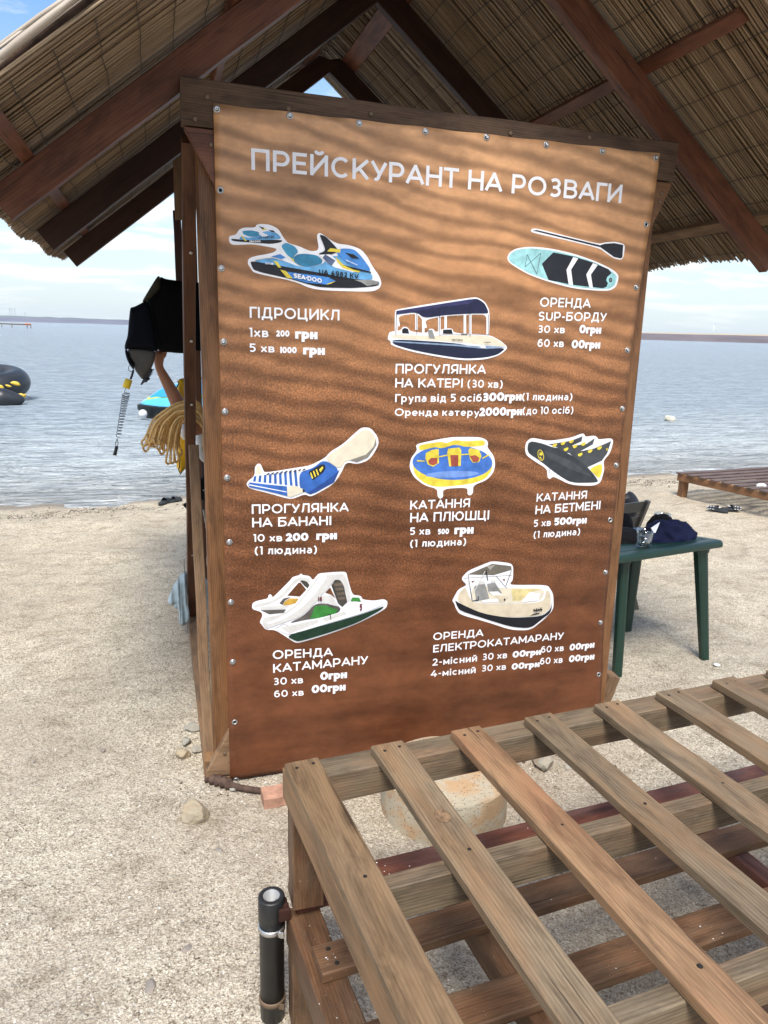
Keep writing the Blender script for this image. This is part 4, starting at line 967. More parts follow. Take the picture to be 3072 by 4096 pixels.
def set_text(s, t, gap):
    V, F = [], []; x = 0
    prev = ''
    for ch in s:
        if ch == ' ': x += .36; prev = ''; continue
        v, f, w = glyph(ch, t)
        if prev and (ch in 'АУТAVЛ' or prev in 'АУТAVГ'): x -= .07
        if prev+ch in ('ГИ', 'РО', 'РЕ'): x -= .02
        prev = ch
        b0 = len(V)
        V += [(x+p[0], p[1]) for p in v]; F += [tuple(q+b0 for q in k) for k in f]
        x += w+gap
    return V, F

# reed, sand, water
def reed_mat(name, a, b_, c_):
    mt, nt, b = new_mat(name)
    at = nt.nodes.new('ShaderNodeAttribute'); at.attribute_name = 'tone'
    t = nt.nodes.new('ShaderNodeTexCoord')
    n1 = noise_tex(nt, mapping(nt, t.outputs['Object'], (3, 14, 3)), 2.0, 5, .65)
    f = mth(nt, 'ADD', mth(nt, 'MULTIPLY', at.outputs['Fac'], .65), mth(nt, 'MULTIPLY', n1, .4))
    nt.links.new(ramp(nt, [(.2, a), (.5, b_), (.85, c_)], f), b.inputs['Base Color'])
    b.inputs['Roughness'].default_value = .55
    bump(nt, b, noise_tex(nt, mapping(nt, t.outputs['Object'], (6, 200, 6)), 1, 3), .3, .001)
    return mt


MT['reed'] = reed_mat('dry_reed', (.075, .046, .025), (.210, .138, .076), (.37, .27, .165))
MT['reed_top'] = reed_mat('bleached_reed', (.14, .11, .08), (.34, .29, .23), (.55, .50, .42))
MT['wire'] = plain('rusty_wire', (.04, .028, .02), .7)


def ys_shore(x): return 5.62+.085*x+.10*math.sin(x*.55+.6)+.045*math.sin(x*1.9)


def smooth(t):
    t = min(1, max(0, t)); return t*t*(3-2*t)


WATER_Z = -.10


def gz(x, y):
    ys = ys_shore(max(-40, min(60, x)))
    z = -.10*smooth((y-4.3)/(ys-4.3))
    if y > ys: z -= .10*(y-ys)*.9
    return max(z, -2.5)


def sand_mat():
    mt, nt, b = new_mat('shell_sand')
    t = nt.nodes.new('ShaderNodeTexCoord'); v = t.outputs['Object']
    sp = nt.nodes.new('ShaderNodeSeparateXYZ'); nt.links.new(v, sp.inputs[0])
    big = noise_tex(nt, v, 1.1, 5, .6)
    mid = noise_tex(nt, v, 9, 6, .65)
    vo = nt.nodes.new('ShaderNodeTexVoronoi'); vo.inputs['Scale'].default_value = 240; nt.links.new(v, vo.inputs['Vector'])
    vo2 = nt.nodes.new('ShaderNodeTexVoronoi'); vo2.inputs['Scale'].default_value = 110; nt.links.new(v, vo2.inputs['Vector'])
    sc = nt.nodes.new('ShaderNodeSeparateColor'); nt.links.new(vo.outputs['Color'], sc.inputs[0])
    sc2 = nt.nodes.new('ShaderNodeSeparateColor'); nt.links.new(vo2.outputs['Color'], sc2.inputs[0])
    f = mth(nt, 'ADD', mth(nt, 'MULTIPLY', sc.outputs[0], .48), mth(nt, 'MULTIPLY', sc2.outputs[1], .28))
    f = mth(nt, 'ADD', f, mth(nt, 'MULTIPLY', mid, .26))
    col = ramp(nt, [(.12, (.105, .082, .058)), (.31, (.345, .292, .222)), (.58, (.575, .515, .407)), (.92, (.80, .755, .64))], f)
    # dusty patches between the shell grit, darkened to suggest shaded undulations
    pf = ramp(nt, [(.42, (0, 0, 0)), (.62, (1, 1, 1))], big)
    col = mixc(nt, mth(nt, 'MULTIPLY', pf, .42), col, (.36, .30, .235))
    hollow_shade = noise_tex(nt, mapping(nt, v, (1, 1.6, 1)), 5.2, 6, .7, .6)  # noise that paints the shade of footprint hollows into the sand colour
    col = mixc(nt, 1.0, col, ramp(nt, [(.34, (.74, .72, .69)), (.50, (1, 1, 1)), (.70, (1.08, 1.08, 1.07))], hollow_shade), 'MULTIPLY')
    # sand turns warmer and lighter with distance along Y
    wm = nt.nodes.new('ShaderNodeMapRange'); wm.inputs['From Min'].default_value = -.8; wm.inputs['From Max'].default_value = 2.6
    nt.links.new(sp.outputs['Y'], wm.inputs['Value'])
    col = mixc(nt, mth(nt, 'MULTIPLY', wm.outputs[0], .40), col, mixc(nt, 1.0, col, (1.18, 1.11, .95), 'MULTIPLY'))
    # wet line along the water
    wl = nt.nodes.new('ShaderNodeAttribute'); wl.attribute_name = 'wet'
    wf = mth(nt, 'ADD', wl.outputs['Fac'], mth(nt, 'MULTIPLY', mth(nt, 'SUBTRACT', mid, .5), .5), True)
    wf = mth(nt, 'MULTIPLY', wf, wl.outputs['Fac'])
    col = mixc(nt, wf, col, (.25, .20, .145))
    # weed crumbs thrown up by the waves
    dbl = nt.nodes.new('ShaderNodeAttribute'); dbl.attribute_name = 'weed'
    dn = noise_tex(nt, mapping(nt, v, (9, 34, 9)), 1.0, 6, .75)
    df = mth(nt, 'MULTIPLY', ramp(nt, [(.50, (0, 0, 0)), (.60, (1, 1, 1))], dn), dbl.outputs['Fac'])
    col = mixc(nt, mth(nt, 'MULTIPLY', df, .72), col, (.085, .07, .04))
    nt.links.new(col, b.inputs['Base Color'])
    r = nt.nodes.new('ShaderNodeMapRange'); r.inputs['To Min'].default_value = .9; r.inputs['To Max'].default_value = .35
    nt.links.new(wf, r.inputs['Value']); nt.links.new(r.outputs[0], b.inputs['Roughness'])
    b.inputs['Specular IOR Level'].default_value = .25
    n_a = bump(nt, None, noise_tex(nt, v, 11, 7, .72), .75, .045)
    n_b = bump(nt, None, vo2.outputs['Distance'], .6, .006, n_a)
    bump(nt, b, f, .75, .0045, n_b)
    return mt


MT['sand'] = sand_mat()


def water_mat():
    mt = bpy.data.materials.new('shallow_sea'); mt.use_nodes = True; nt = mt.node_tree; nt.nodes.clear()
    out = nt.nodes.new('ShaderNodeOutputMaterial')
    t = nt.nodes.new('ShaderNodeTexCoord'); v = t.outputs['Object']
    a1 = noise_tex(nt, mapping(nt, v, (1.0, 2.7, 1), rot=(0, 0, R(-8))), 3.3, 4, .60, .6)
    a2 = noise_tex(nt, mapping(nt, v, (.7, 2.0, 1), rot=(0, 0, R(10))), .85, 5, .60, .5)
    a3 = noise_tex(nt, mapping(nt, v, (.25, 1.0, 1), rot=(0, 0, R(2))), .12, 5, .55, .3)
    n1 = bump(nt, None, a3, .55, 1.1)
    n2 = bump(nt, None, a2, 1.0, .55, n1)
    n3 = bump(nt, None, a1, 1.0, .16, n2)
    dep = nt.nodes.new('ShaderNodeAttribute'); dep.attribute_name = 'deep'
    body = nt.nodes.new('ShaderNodeBsdfDiffuse')
    col = ramp(nt, [(0.0, (.58, .60, .58)), (.35, (.49, .545, .555)), (1.0, (.37, .44, .49))], dep.outputs['Fac'])
    streak = noise_tex(nt, mapping(nt, v, (.9, 3.6, 1), rot=(0, 0, R(-5))), 2.1, 5, .7, .4)
    col = mixc(nt, 1.0, col, ramp(nt, [(.36, (.62, .64, .67)), (.52, (1, 1, 1)), (.68, (1.25, 1.23, 1.2))], streak), 'MULTIPLY')  # bright and dark ripple reflections painted into the water body colour
    fo = mth(nt, 'MULTIPLY', ramp(nt, [(.0, (1, 1, 1)), (.035, (0, 0, 0))], dep.outputs['Fac']), ramp(nt, [(.42, (.25, .25, .25)), (.60, (1, 1, 1))], streak))
    col = mixc(nt, fo, col, (.80, .82, .80))
    nt.links.new(col, body.inputs['Color']); nt.links.new(n3, body.inputs['Normal'])
    tr = nt.nodes.new('ShaderNodeBsdfTransparent'); tr.inputs[0].default_value = (.86, .92, .90, 1)
    mx_ = nt.nodes.new('ShaderNodeMixShader')
    df = ramp(nt, [(0.0, (.22, .22, .22)), (.05, (.62, .62, .62)), (.22, (1, 1, 1))], dep.outputs['Fac'])
    nt.links.new(mth(nt, 'ADD', df, mth(nt, 'MULTIPLY', fo, .8), True), mx_.inputs[0]); nt.links.new(tr.outputs[0], mx_.inputs[1]); nt.links.new(body.outputs[0], mx_.inputs[2])
    gl = nt.nodes.new('ShaderNodeBsdfGlossy'); gl.inputs['Roughness'].default_value = .05
    nt.links.new(n3, gl.inputs['Normal'])
    fr = nt.nodes.new('ShaderNodeFresnel'); fr.inputs['IOR'].default_value = 1.34; nt.links.new(n3, fr.inputs['Normal'])
    m2 = nt.nodes.new('ShaderNodeMixShader')
    nt.links.new(fr.outputs[0], m2.inputs[0]); nt.links.new(mx_.outputs[0], m2.inputs[1]); nt.links.new(gl.outputs[0], m2.inputs[2])
    nt.links.new(m2.outputs[0], out.inputs[0])
    return mt


MT['water'] = water_mat()


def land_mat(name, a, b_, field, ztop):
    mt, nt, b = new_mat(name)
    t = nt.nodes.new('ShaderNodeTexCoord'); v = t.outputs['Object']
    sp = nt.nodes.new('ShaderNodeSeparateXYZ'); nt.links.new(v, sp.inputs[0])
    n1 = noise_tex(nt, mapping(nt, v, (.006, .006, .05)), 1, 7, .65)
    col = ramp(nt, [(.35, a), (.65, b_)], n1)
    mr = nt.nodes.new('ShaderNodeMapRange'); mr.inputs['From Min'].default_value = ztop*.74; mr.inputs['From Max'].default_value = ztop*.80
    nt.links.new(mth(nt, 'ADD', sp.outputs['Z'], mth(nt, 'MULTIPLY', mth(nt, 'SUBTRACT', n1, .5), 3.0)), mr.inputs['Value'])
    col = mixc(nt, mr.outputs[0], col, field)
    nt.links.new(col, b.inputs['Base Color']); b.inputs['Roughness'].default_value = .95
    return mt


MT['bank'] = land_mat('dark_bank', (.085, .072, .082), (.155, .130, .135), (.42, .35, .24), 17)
MT['hill'] = land_mat('haze_tinted_hills', (.115, .130, .175), (.175, .180, .215), (.13, .165, .165), 17)  # blue of the distant haze tinted into the hill colour
MT['metal'] = plain('galvanised_screw', (.55, .55, .54), .3, .9, .1)
MT['grommet'] = plain('grommet_ring', (.42, .42, .41), .35, .85, .15)
MT['rust_screw'] = plain('rusty_screw', (.16, .11, .07), .6, .4)
MT['hole'] = plain('dark_gap', (.01, .008, .006), .9)
MT['black_neo'] = plain('black_neoprene', (.0022, .0022, .0032), .9, 0, .2, 40, .12, .4, 260)
MT['navy_neo'] = plain('navy_black_neoprene', (.0035, .0042, .008), .85, 0, .25, 60, .15, .4, 260)
MT['lining'] = plain('grey_brown_lining', (.085, .078, .070), .8, 0, .2, 18, .3, .4, 200)
MT['olive'] = plain('olive_black_piping', (.030, .028, .018), .7, 0, .2, 18, .3, .3, 200)
MT['yellow'] = plain('yellow_nylon', (.86, .50, .02), .45, 0, .12, 20, .4, .3, 40)
MT['float'] = plain('yellow_foam_float', (.78, .55, .04), .6, 0, .12, 60, .3, .3, 90)
MT['dark_trim'] = plain('dark_green_trim', (.02, .035, .028), .6)
MT['black_pl'] = plain('black_plastic', (.012, .012, .013), .35, 0, .2, 20, .5)
MT['rope'] = plain('straw_rope', (.72, .47, .19), .8, 0, .22, 25, .2, .5, 500)
MT['rope_grey'] = plain('grey_rope', (.34, .31, .26), .85, 0, .22, 25, .2, .5, 500)
MT['towel'] = plain('pale_blue_towel', (.42, .52, .56), .95, 0, .12, 30, .1, .7, 420, sheen=.3)
MT['white_pl'] = plain('white_plastic', (.70, .70, .69), .4, 0, .1, 12)
MT['white_cloth'] = plain('white_sheet', (.60, .60, .60), .6, 0, .1, 12)
MT['green'] = plain('dark_green_plastic', (.006, .031, .021), .40, 0, .16, 6, .5, .12, 90)
MT['chair'] = plain('grey_brown_plastic', (.085, .078, .066), .42, 0, .15, 10, .5, .1, 90)
MT['navy'] = plain('navy_cloth', (.010, .013, .045), .8, 0, .3, 14, .2, .4, 260)
MT['blackcloth'] = plain('black_cloth', (.010, .009, .010), .8, 0, .3, 14, .2, .4, 260)
MT['leather'] = plain('black_leatherette', (.015, .012, .012), .42, 0, .25, 10, .5, .15, 60)
MT['tagm'] = plain('white_care_label', (.72, .73, .74), .6, 0, .08, 60)
MT['card'] = plain('blue_white_packet', (.30, .42, .62), .4, 0, .5, 26)
MT['rubber'] = plain('dark_grey_foam_rubber', (.030, .034, .038), .7, 0, .2, 30, .3, .3, 200)
MT['stripe'] = plain('white_rubber_stripe', (.66, .66, .66), .5)
MT['boat_blk'] = plain('charcoal_inflatable', (.022, .025, .029), .38, 0, .15, 3, .5, .12, 12)
MT['boat_yel'] = plain('yellow_inflatable', (.75, .50, .06), .45, 0, .12, 3)
MT['ski_blue'] = plain('bright_blue_gelcoat', (.03, .30, .62), .2, 0, .06, 2, .5, coat=.5)
MT['ski_lblue'] = plain('light_blue_gelcoat', (.10, .50, .74), .2, 0, .06, 2, .5, coat=.5)
MT['ski_lime'] = plain('lime_band', (.42, .52, .08), .3)
MT['ski_blk'] = plain('black_hull', (.012, .014, .016), .4)
MT['buoy'] = plain('dirty_white_buoy', (.62, .58, .46), .5, 0, .2, 14)
MT['orange'] = plain('orange_float', (.60, .16, .05), .5)
MT['pipe'] = plain('scuffed_black_pipe', (.013, .014, .016), .42, 0, .4, 22, .5, .3, 160)
MT['pipe_in'] = plain('white_pipe_lining', (.27, .28, .29), .5, 0, .1, 22)
MT['skin'] = plain('tanned_skin', (.30, .135, .075), .48, 0, .10, 9, .4, .12, 260)
MT['hair'] = plain('dark_hair', (.02, .014, .01), .6, 0, .3, 90, .4, .8, 300)
MT['shirt'] = plain('grey_shirt', (.18, .20, .22), .85, 0, .12, 12, .2, .3, 220)
MT['shorts'] = plain('dark_shorts', (.03, .04, .07), .85, 0, .2, 12, .2, .3, 220)
MT['brick'] = plain('weathered_brick', (.40, .225, .155), .9, 0, .25, 26, .2, 1.0, 60)
MT['bark'] = plain('dead_bark', (.085, .055, .042), .9, 0, .45, 30, .2, 1.0, 60)
MT['knot'] = plain('pine_knot', (.20, .125, .07), .6, 0, .45, 130, .3, .6, 200)
MT['eye'] = plain('eye_white', (.7, .68, .65), .2)


def stone_mat(name, a, b_, pit=0.0):
    mt, nt, b = new_mat(name)
    v, rnd, raw = obj_vec(nt)
    n1 = noise_tex(nt, v, 11, 7, .65, .4)
    n2 = noise_tex(nt, v, 70, 5, .6)
    col = mixc(nt, ramp(nt, [(.42, (0, 0, 0)), (.60, (1, 1, 1))], n1), a, b_)
    col = mixc(nt, mth(nt, 'MULTIPLY', n2, .45), col, tuple(c*.55 for c in a))
    h = n2
    if pit:
        vo = nt.nodes.new('ShaderNodeTexVoronoi'); vo.inputs['Scale'].default_value = 125; nt.links.new(v, vo.inputs['Vector'])
        sc_ = nt.nodes.new('ShaderNodeSeparateColor'); nt.links.new(vo.outputs['Color'], sc_.inputs[0])
        pf = mth(nt, 'MULTIPLY', ramp(nt, [(.16, (1, 1, 1)), (.30, (0, 0, 0))], vo.outputs['Distance']), ramp(nt, [(.66, (0, 0, 0)), (.70, (1, 1, 1))], sc_.outputs[0]))
        col = mixc(nt, mth(nt, 'MULTIPLY', pf, pit), col, (.06, .04, .03))
        h = mth(nt, 'SUBTRACT', n2, mth(nt, 'MULTIPLY', pf, 2.0))
    nt.links.new(col, b.inputs['Base Color']); b.inputs['Roughness'].default_value = .92
    b.inputs['Specular IOR Level'].default_value = .2
    bump(nt, b, h, .7, .004)
    return mt


MT['concrete'] = stone_mat('orange_stained_concrete', (.46, .41, .31), (.48, .31, .17), .9)
MT['rock'] = stone_mat('ochre_rock', (.36, .315, .235), (.42, .32, .20))
MT['rock_grey'] = stone_mat('grey_rubble', (.33, .33, .29), (.38, .30, .21))
MT['pebble'] = stone_mat('grey_pebble', (.24, .22, .20), (.33, .28, .23))


def glass_mat(name, tint, rough=.03, refl=.10):
    mt = bpy.data.materials.new(name); mt.use_nodes = True; nt = mt.node_tree; nt.nodes.clear()
    out = nt.nodes.new('ShaderNodeOutputMaterial')
    tr = nt.nodes.new('ShaderNodeBsdfTransparent'); tr.inputs[0].default_value = c4(tint)
    gl = nt.nodes.new('ShaderNodeBsdfGlossy'); gl.inputs['Roughness'].default_value = rough
    lw = nt.nodes.new('ShaderNodeLayerWeight'); lw.inputs['Blend'].default_value = .35
    f = mth(nt, 'ADD', mth(nt, 'MULTIPLY', lw.outputs['Facing'], .75), refl, True)
    m_ = nt.nodes.new('ShaderNodeMixShader'); nt.links.new(f, m_.inputs[0]); nt.links.new(tr.outputs[0], m_.inputs[1]); nt.links.new(gl.outputs[0], m_.inputs[2])
    nt.links.new(m_.outputs[0], out.inputs[0])
    return mt


MT['glass'] = glass_mat('cut_glass', (.86, .89, .90))
MT['drink'] = glass_mat('clear_water_in_glass', (.84, .87, .90), .03, .24)

# ------------------------------------------------------------------ ground, sea, far shores
def axis(parts):
    o = []
    for a, b_, s in parts: o.append(np.arange(a, b_, s))
    return np.unique(np.round(np.concatenate(o), 4))


def vnoise(X, Y, s, seed):
    """smooth value noise on arrays"""
    rs = np.random.RandomState(seed); g = rs.rand(256, 256)
    x = X*s+100; y = Y*s+100
    xi = np.floor(x).astype(int); yi = np.floor(y).astype(int); fx = x-xi; fy = y-yi
    fx = fx*fx*(3-2*fx); fy = fy*fy*(3-2*fy)
    a = g[xi % 256, yi % 256]; b_ = g[(xi+1) % 256, yi % 256]; c_ = g[xi % 256, (yi+1) % 256]; d = g[(xi+1) % 256, (yi+1) % 256]
    return (a*(1-fx)+b_*fx)*(1-fy)+(c_*(1-fx)+d*fx)*fy-.5


gx = axis([(-900, -60, 60), (-60, -12, 4), (-12, -4, .25), (-4, 8, .05), (8, 14, .25), (14, 60, 4), (60, 901, 60)])
gy = axis([(-900, -60, 60), (-60, -8, 4), (-8, -3, .2), (-3, 7, .05), (7, 14, .4), (14, 60, 6)])
GX, GY = np.meshgrid(gx, gy)
GZ = np.vectorize(gz)(GX, GY)
flat = np.clip((np.abs(GX-.8)-1.6)/1.0, 0, 1)
bumpy = .034*vnoise(GX, GY, 1.3, 1)+.034*vnoise(GX, GY, 3.7, 2)+.018*vnoise(GX, GY, 8.5, 3)
near_obj = np.exp(-(((GX-.9)/1.7)**4+((GY-.2)/2.2)**4))
GZ = GZ+bumpy*(1-.75*near_obj)*np.clip((6.2-GY)/1.2, .15, 1)
nx, ny = len(gx), len(gy)
idx = np.arange(nx*ny).reshape(ny, nx)
Fq = np.stack([idx[:-1, :-1].ravel(), idx[:-1, 1:].ravel(), idx[1:, 1:].ravel(), idx[1:, :-1].ravel()], 1)
gme = sheet_np('ground', np.stack([GX.ravel(), GY.ravel(), GZ.ravel()], 1), Fq)
ysh = np.vectorize(ys_shore)(np.clip(GX, -40, 60))
wet = np.clip((GY-(ysh-.30))/.22, 0, 1).ravel()
weed = (np.exp(-((GY-(ysh-.62))/.26)**2)).ravel()
for nm, arr in (('wet', wet), ('weed', weed)):
    a_ = gme.attributes.new(nm, 'FLOAT', 'POINT'); a_.data.foreach_set('value', arr.astype(np.float32))
put('ground', gme, MT['sand'], kind='structure')

wx = axis([(-4000, -200, 400), (-200, -20, 30), (-20, 30, 1.0), (30, 200, 30), (200, 4001, 400)])
wy = axis([(3.5, 12, .12), (12, 40, 2), (40, 200, 20), (200, 4200, 400)])
WX, WY = np.meshgrid(wx, wy)
idx = np.arange(len(wx)*len(wy)).reshape(len(wy), len(wx))
Fq = np.stack([idx[:-1, :-1].ravel(), idx[:-1, 1:].ravel(), idx[1:, 1:].ravel(), idx[1:, :-1].ravel()], 1)
wme = sheet_np('sea', np.stack([WX.ravel(), WY.ravel(), np.full(WX.size, WATER_Z)], 1), Fq)
dp = np.clip((WY-np.vectorize(ys_shore)(np.clip(WX, -40, 60)))/9.0, 0, 1).ravel()
a_ = wme.attributes.new('deep', 'FLOAT', 'POINT'); a_.data.foreach_set('value', dp.astype(np.float32))
put('sea', wme, MT['water'], kind='structure')


def polar(px, dist):
    """a point on the far shore, direction given in degrees to the right of the hut's depth axis"""
    return (dist*math.sin(R(px)), dist*math.cos(R(px)))


def far_land(name, pts, depth, mat):
    """pts: (degrees, distance, height); a bank that rises from the water to a gently rolling plateau"""
    V, F = [], []
    rnd = random.Random(5)
    dens = []
    for (a0, d0, h0), (a1, d1, h1) in zip(pts[:-1], pts[1:]):
        for k in range(14):
            t = k/14; dens.append((a0+(a1-a0)*t, d0+(d1-d0)*t, h0+(h1-h0)*t))
    dens.append(pts[-1])
    prof = [(0, 0), (14, .35), (30, .60), (70, .70), (200, .86), (depth, 1.0), (depth+200, .9)]
    for i, (a, d, h) in enumerate(dens):
        d += 26*mnoise.noise(Vector((a*.9, 0, 3)))
        for j, (dd, hh) in enumerate(prof):
            x, y = polar(a, d+dd)
            z = WATER_Z-.3+h*hh*(1+.10*mnoise.noise(Vector((a*1.6, j*1.3, 1)))+.035*mnoise.noise(Vector((a*9, j, 7))))
            V.append((x, y, z if j else WATER_Z-.5))
    n = len(prof)
    for i in range(len(dens)-1):
        for j in range(n-1): F.append((i*n+j, (i+1)*n+j, (i+1)*n+j+1, i*n+j+1))
    return put(name, mesh(name, V, F, True), mat, kind='structure')


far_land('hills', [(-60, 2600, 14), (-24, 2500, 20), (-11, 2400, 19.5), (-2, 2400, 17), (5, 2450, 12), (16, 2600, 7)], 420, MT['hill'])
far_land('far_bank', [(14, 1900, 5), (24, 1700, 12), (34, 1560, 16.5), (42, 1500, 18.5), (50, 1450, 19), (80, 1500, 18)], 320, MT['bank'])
put('land_behind', mesh('land_behind', [(-900, -900, -.06), (900, -900, -.06), (900, -899, -.06), (-900, -899, -.06)], [(0, 1, 2, 3)]), MT['sand'], kind='structure') if False else None

# ------------------------------------------------------------------ beach hut
XC = .825
TAN = .80; SL = math.atan(TAN)
def zlow(x): return 2.058+TAN*((x+.62) if x <= XC else (2*XC-x+.62))


hut = empty('beach_hut', (XC, 1.0, 0), 'open timber beach hut with red brown rafters and a steep reed thatched roof', 'beach hut')


def screw(parent, loc, mat='rust_screw', r=.0075, d=(0, -1, 0)):
    V, F = lathe_geo([(r, 0), (r, .0015), (r*.75, .003), (r*.25, .0034), (.0002, .0020)], 10)
    M = Vector(d).to_track_quat('Z', 'Y').to_matrix().to_4x4(); M.translation = Vector(loc)
    return put('screw', mesh('screw', V, F, True), MT[mat], parent, M)


hd = beam('header_beam', (-.102, .027, 2.440), (1.748, .027, 2.417), .042, .140, MT['header'], hut, cut1=.04, seg=10, jit=.002)
for x, z in ((-.02, 2.458), (.52, 2.463), (1.04, 2.452), (1.36, 2.468), (.24, 2.45)): screw(hd, (x, .0045, z))
for x, z in ((-.06, 2.39),): screw(hd, (x, .0045, z))
gtl = prism('gusset_block', [(-.095, 2.366), (.06, 2.364), (.06, 2.12), (.035, 2.125)], .008, .048, MT['rafter'], hut, bev=.002)
screw(gtl, (-.012, .0065, 2.32), 'rust_screw')
gtr = prism('gusset_block', [(1.742, 2.342), (1.60, 2.345), (1.60, 2.12), (1.655, 2.14), (1.735, 2.315)], .008, .048, MT['post'], hut, bev=.002)
screw(gtr, (1.70, .0065, 2.30)); screw(gtr, (1.695, .0065, 2.27))
gbl = prism('gusset_block', [(-.093, .022), (.13, .022), (.13, .37), (-.004, .205), (-.093, .045)], .010, .048, MT['plank'], hut, bev=.003)
screw(gbl, (-.02, .0085, .12))
beam('front_post', (-.020, .075, .03), (-.022, .075, 2.37), .078, .050, MT['post'], hut, up=(0, 1, 0), jit=.0016, bev=.008)
beam('front_post', (1.678, .075, .02), (1.662, .075, 2.345), .088, .050, MT['post'], hut, up=(0, 1, 0), jit=.0016)
beam('sill', (-.073, .05, .035), (-.073, 2.08, .035), .052, .075, MT['side'], hut, jit=.002)
beam('sill', (1.70, .10, .035), (1.70, 2.08, .035), .052, .075, MT['side'], hut, jit=.002)
beam('sill', (-.045, .03, .0), (1.66, .03, .0), .038, .034, MT['plank'], hut, jit=.002)
beam('back_post', (.022, 2.03, -.02), (.020, 2.03, 2.42), .036, .075, MT['brace'], hut, up=(0, 1, 0))
beam('back_post', (1.68, 2.03, -.02), (1.68, 2.03, 2.42), .06, .06, MT['brace'], hut, up=(0, 1, 0))
beam('tie_beam', (-.10, 2.03, 2.44), (1.75, 2.03, 2.44), .042, .08, MT['rafter_dark'], hut) if False else None
# X bracing on the left side: one long diagonal, the other sawn off where they meet
br = beam('diagonal_brace', (-.076, 1.665, .075), (-.078, .10, 2.352), .047, .075, MT['brace'], hut, up=(0, 1, 0), jit=.0022)
for t in (.22, .42, .60, .72, .86):
    p = Vector((-.076, 1.665, .075)).lerp(Vector((-.078, .10, 2.352)), t)
    screw(br, p+Vector((.004, -.036, -.024)), 'metal', .006, (0, -.82, -.57))
beam('diagonal_plank', (-.076, .135, .02), (-.080, .530, 1.262), .041, .055, MT['plank'], hut, up=(0, 1, 0), jit=.002)
beam('wall_plate', (-.078, .055, 2.405), (-.078, 2.08, 2.405), .044, .09, MT['rafter_dark'], hut) if False else None
beam('hanging_board', (-.080, 1.50, 1.76), (-.083, 1.50, 2.315), .038, .045, MT['rafter_dark'], hut, up=(0, 1, 0))
beam('hanging_board', (-.0735, 1.47, 2.27), (-.073, 1.47, 2.63), .040, .022, MT['plank'], hut, up=(0, 1, 0))


RY = (.073, 1.072, 2.075)
for i, y in enumerate(RY):
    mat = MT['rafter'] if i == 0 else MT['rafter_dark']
    off = .05*math.sqrt(1+TAN*TAN)
    a = Vector((-.625-.031, y, 2.058+.039)); b_ = Vector((XC, y, zlow(XC)+off))
    # vertical mitre at the ridge
    beam('rafter', a, b_, .046, .100, mat, hut, cut1=-math.tan(SL)*1.0, jit=.0016, seg=9)
    a = Vector((2*XC+.625+.031+(.02 if i == 0 else 0), y+.0015, 2.058+.039-(.016 if i == 0 else 0))); b_ = Vector((XC, y+.0015, zlow(XC)+off))
    beam('rafter', a, b_, .046, .104, mat, hut, cut1=-math.tan(SL)*1.0, jit=.0016, seg=9)
nrmL = Vector((-math.sin(SL), 0, math.cos(SL))); nrmR = Vector((math.sin(SL), 0, math.cos(SL)))


def batten(x, y0, y1, side, w=.045, h=.030, mat=None):
    nrm = nrmL if side < 0 else nrmR
    z = zlow(x)+.130+.5*h/math.cos(SL)+.002
    return beam('roof_batten', (x, y0, z), (x, y1, z), w, h, mat or MT['rafter'], hut, up=nrm)


batten(-.572, -.47, 2.46, -1); batten(.075, -.45, 2.44, -1); batten(.71, .3, 2.45, -1, .09, .02)
batten(1.600, -.44, 2.42, 1, .05, .034); batten(2.222, -.45, 2.47, 1, .055, .034, MT['plank']); batten(.945, .2, 2.36, 1, .10, .02)


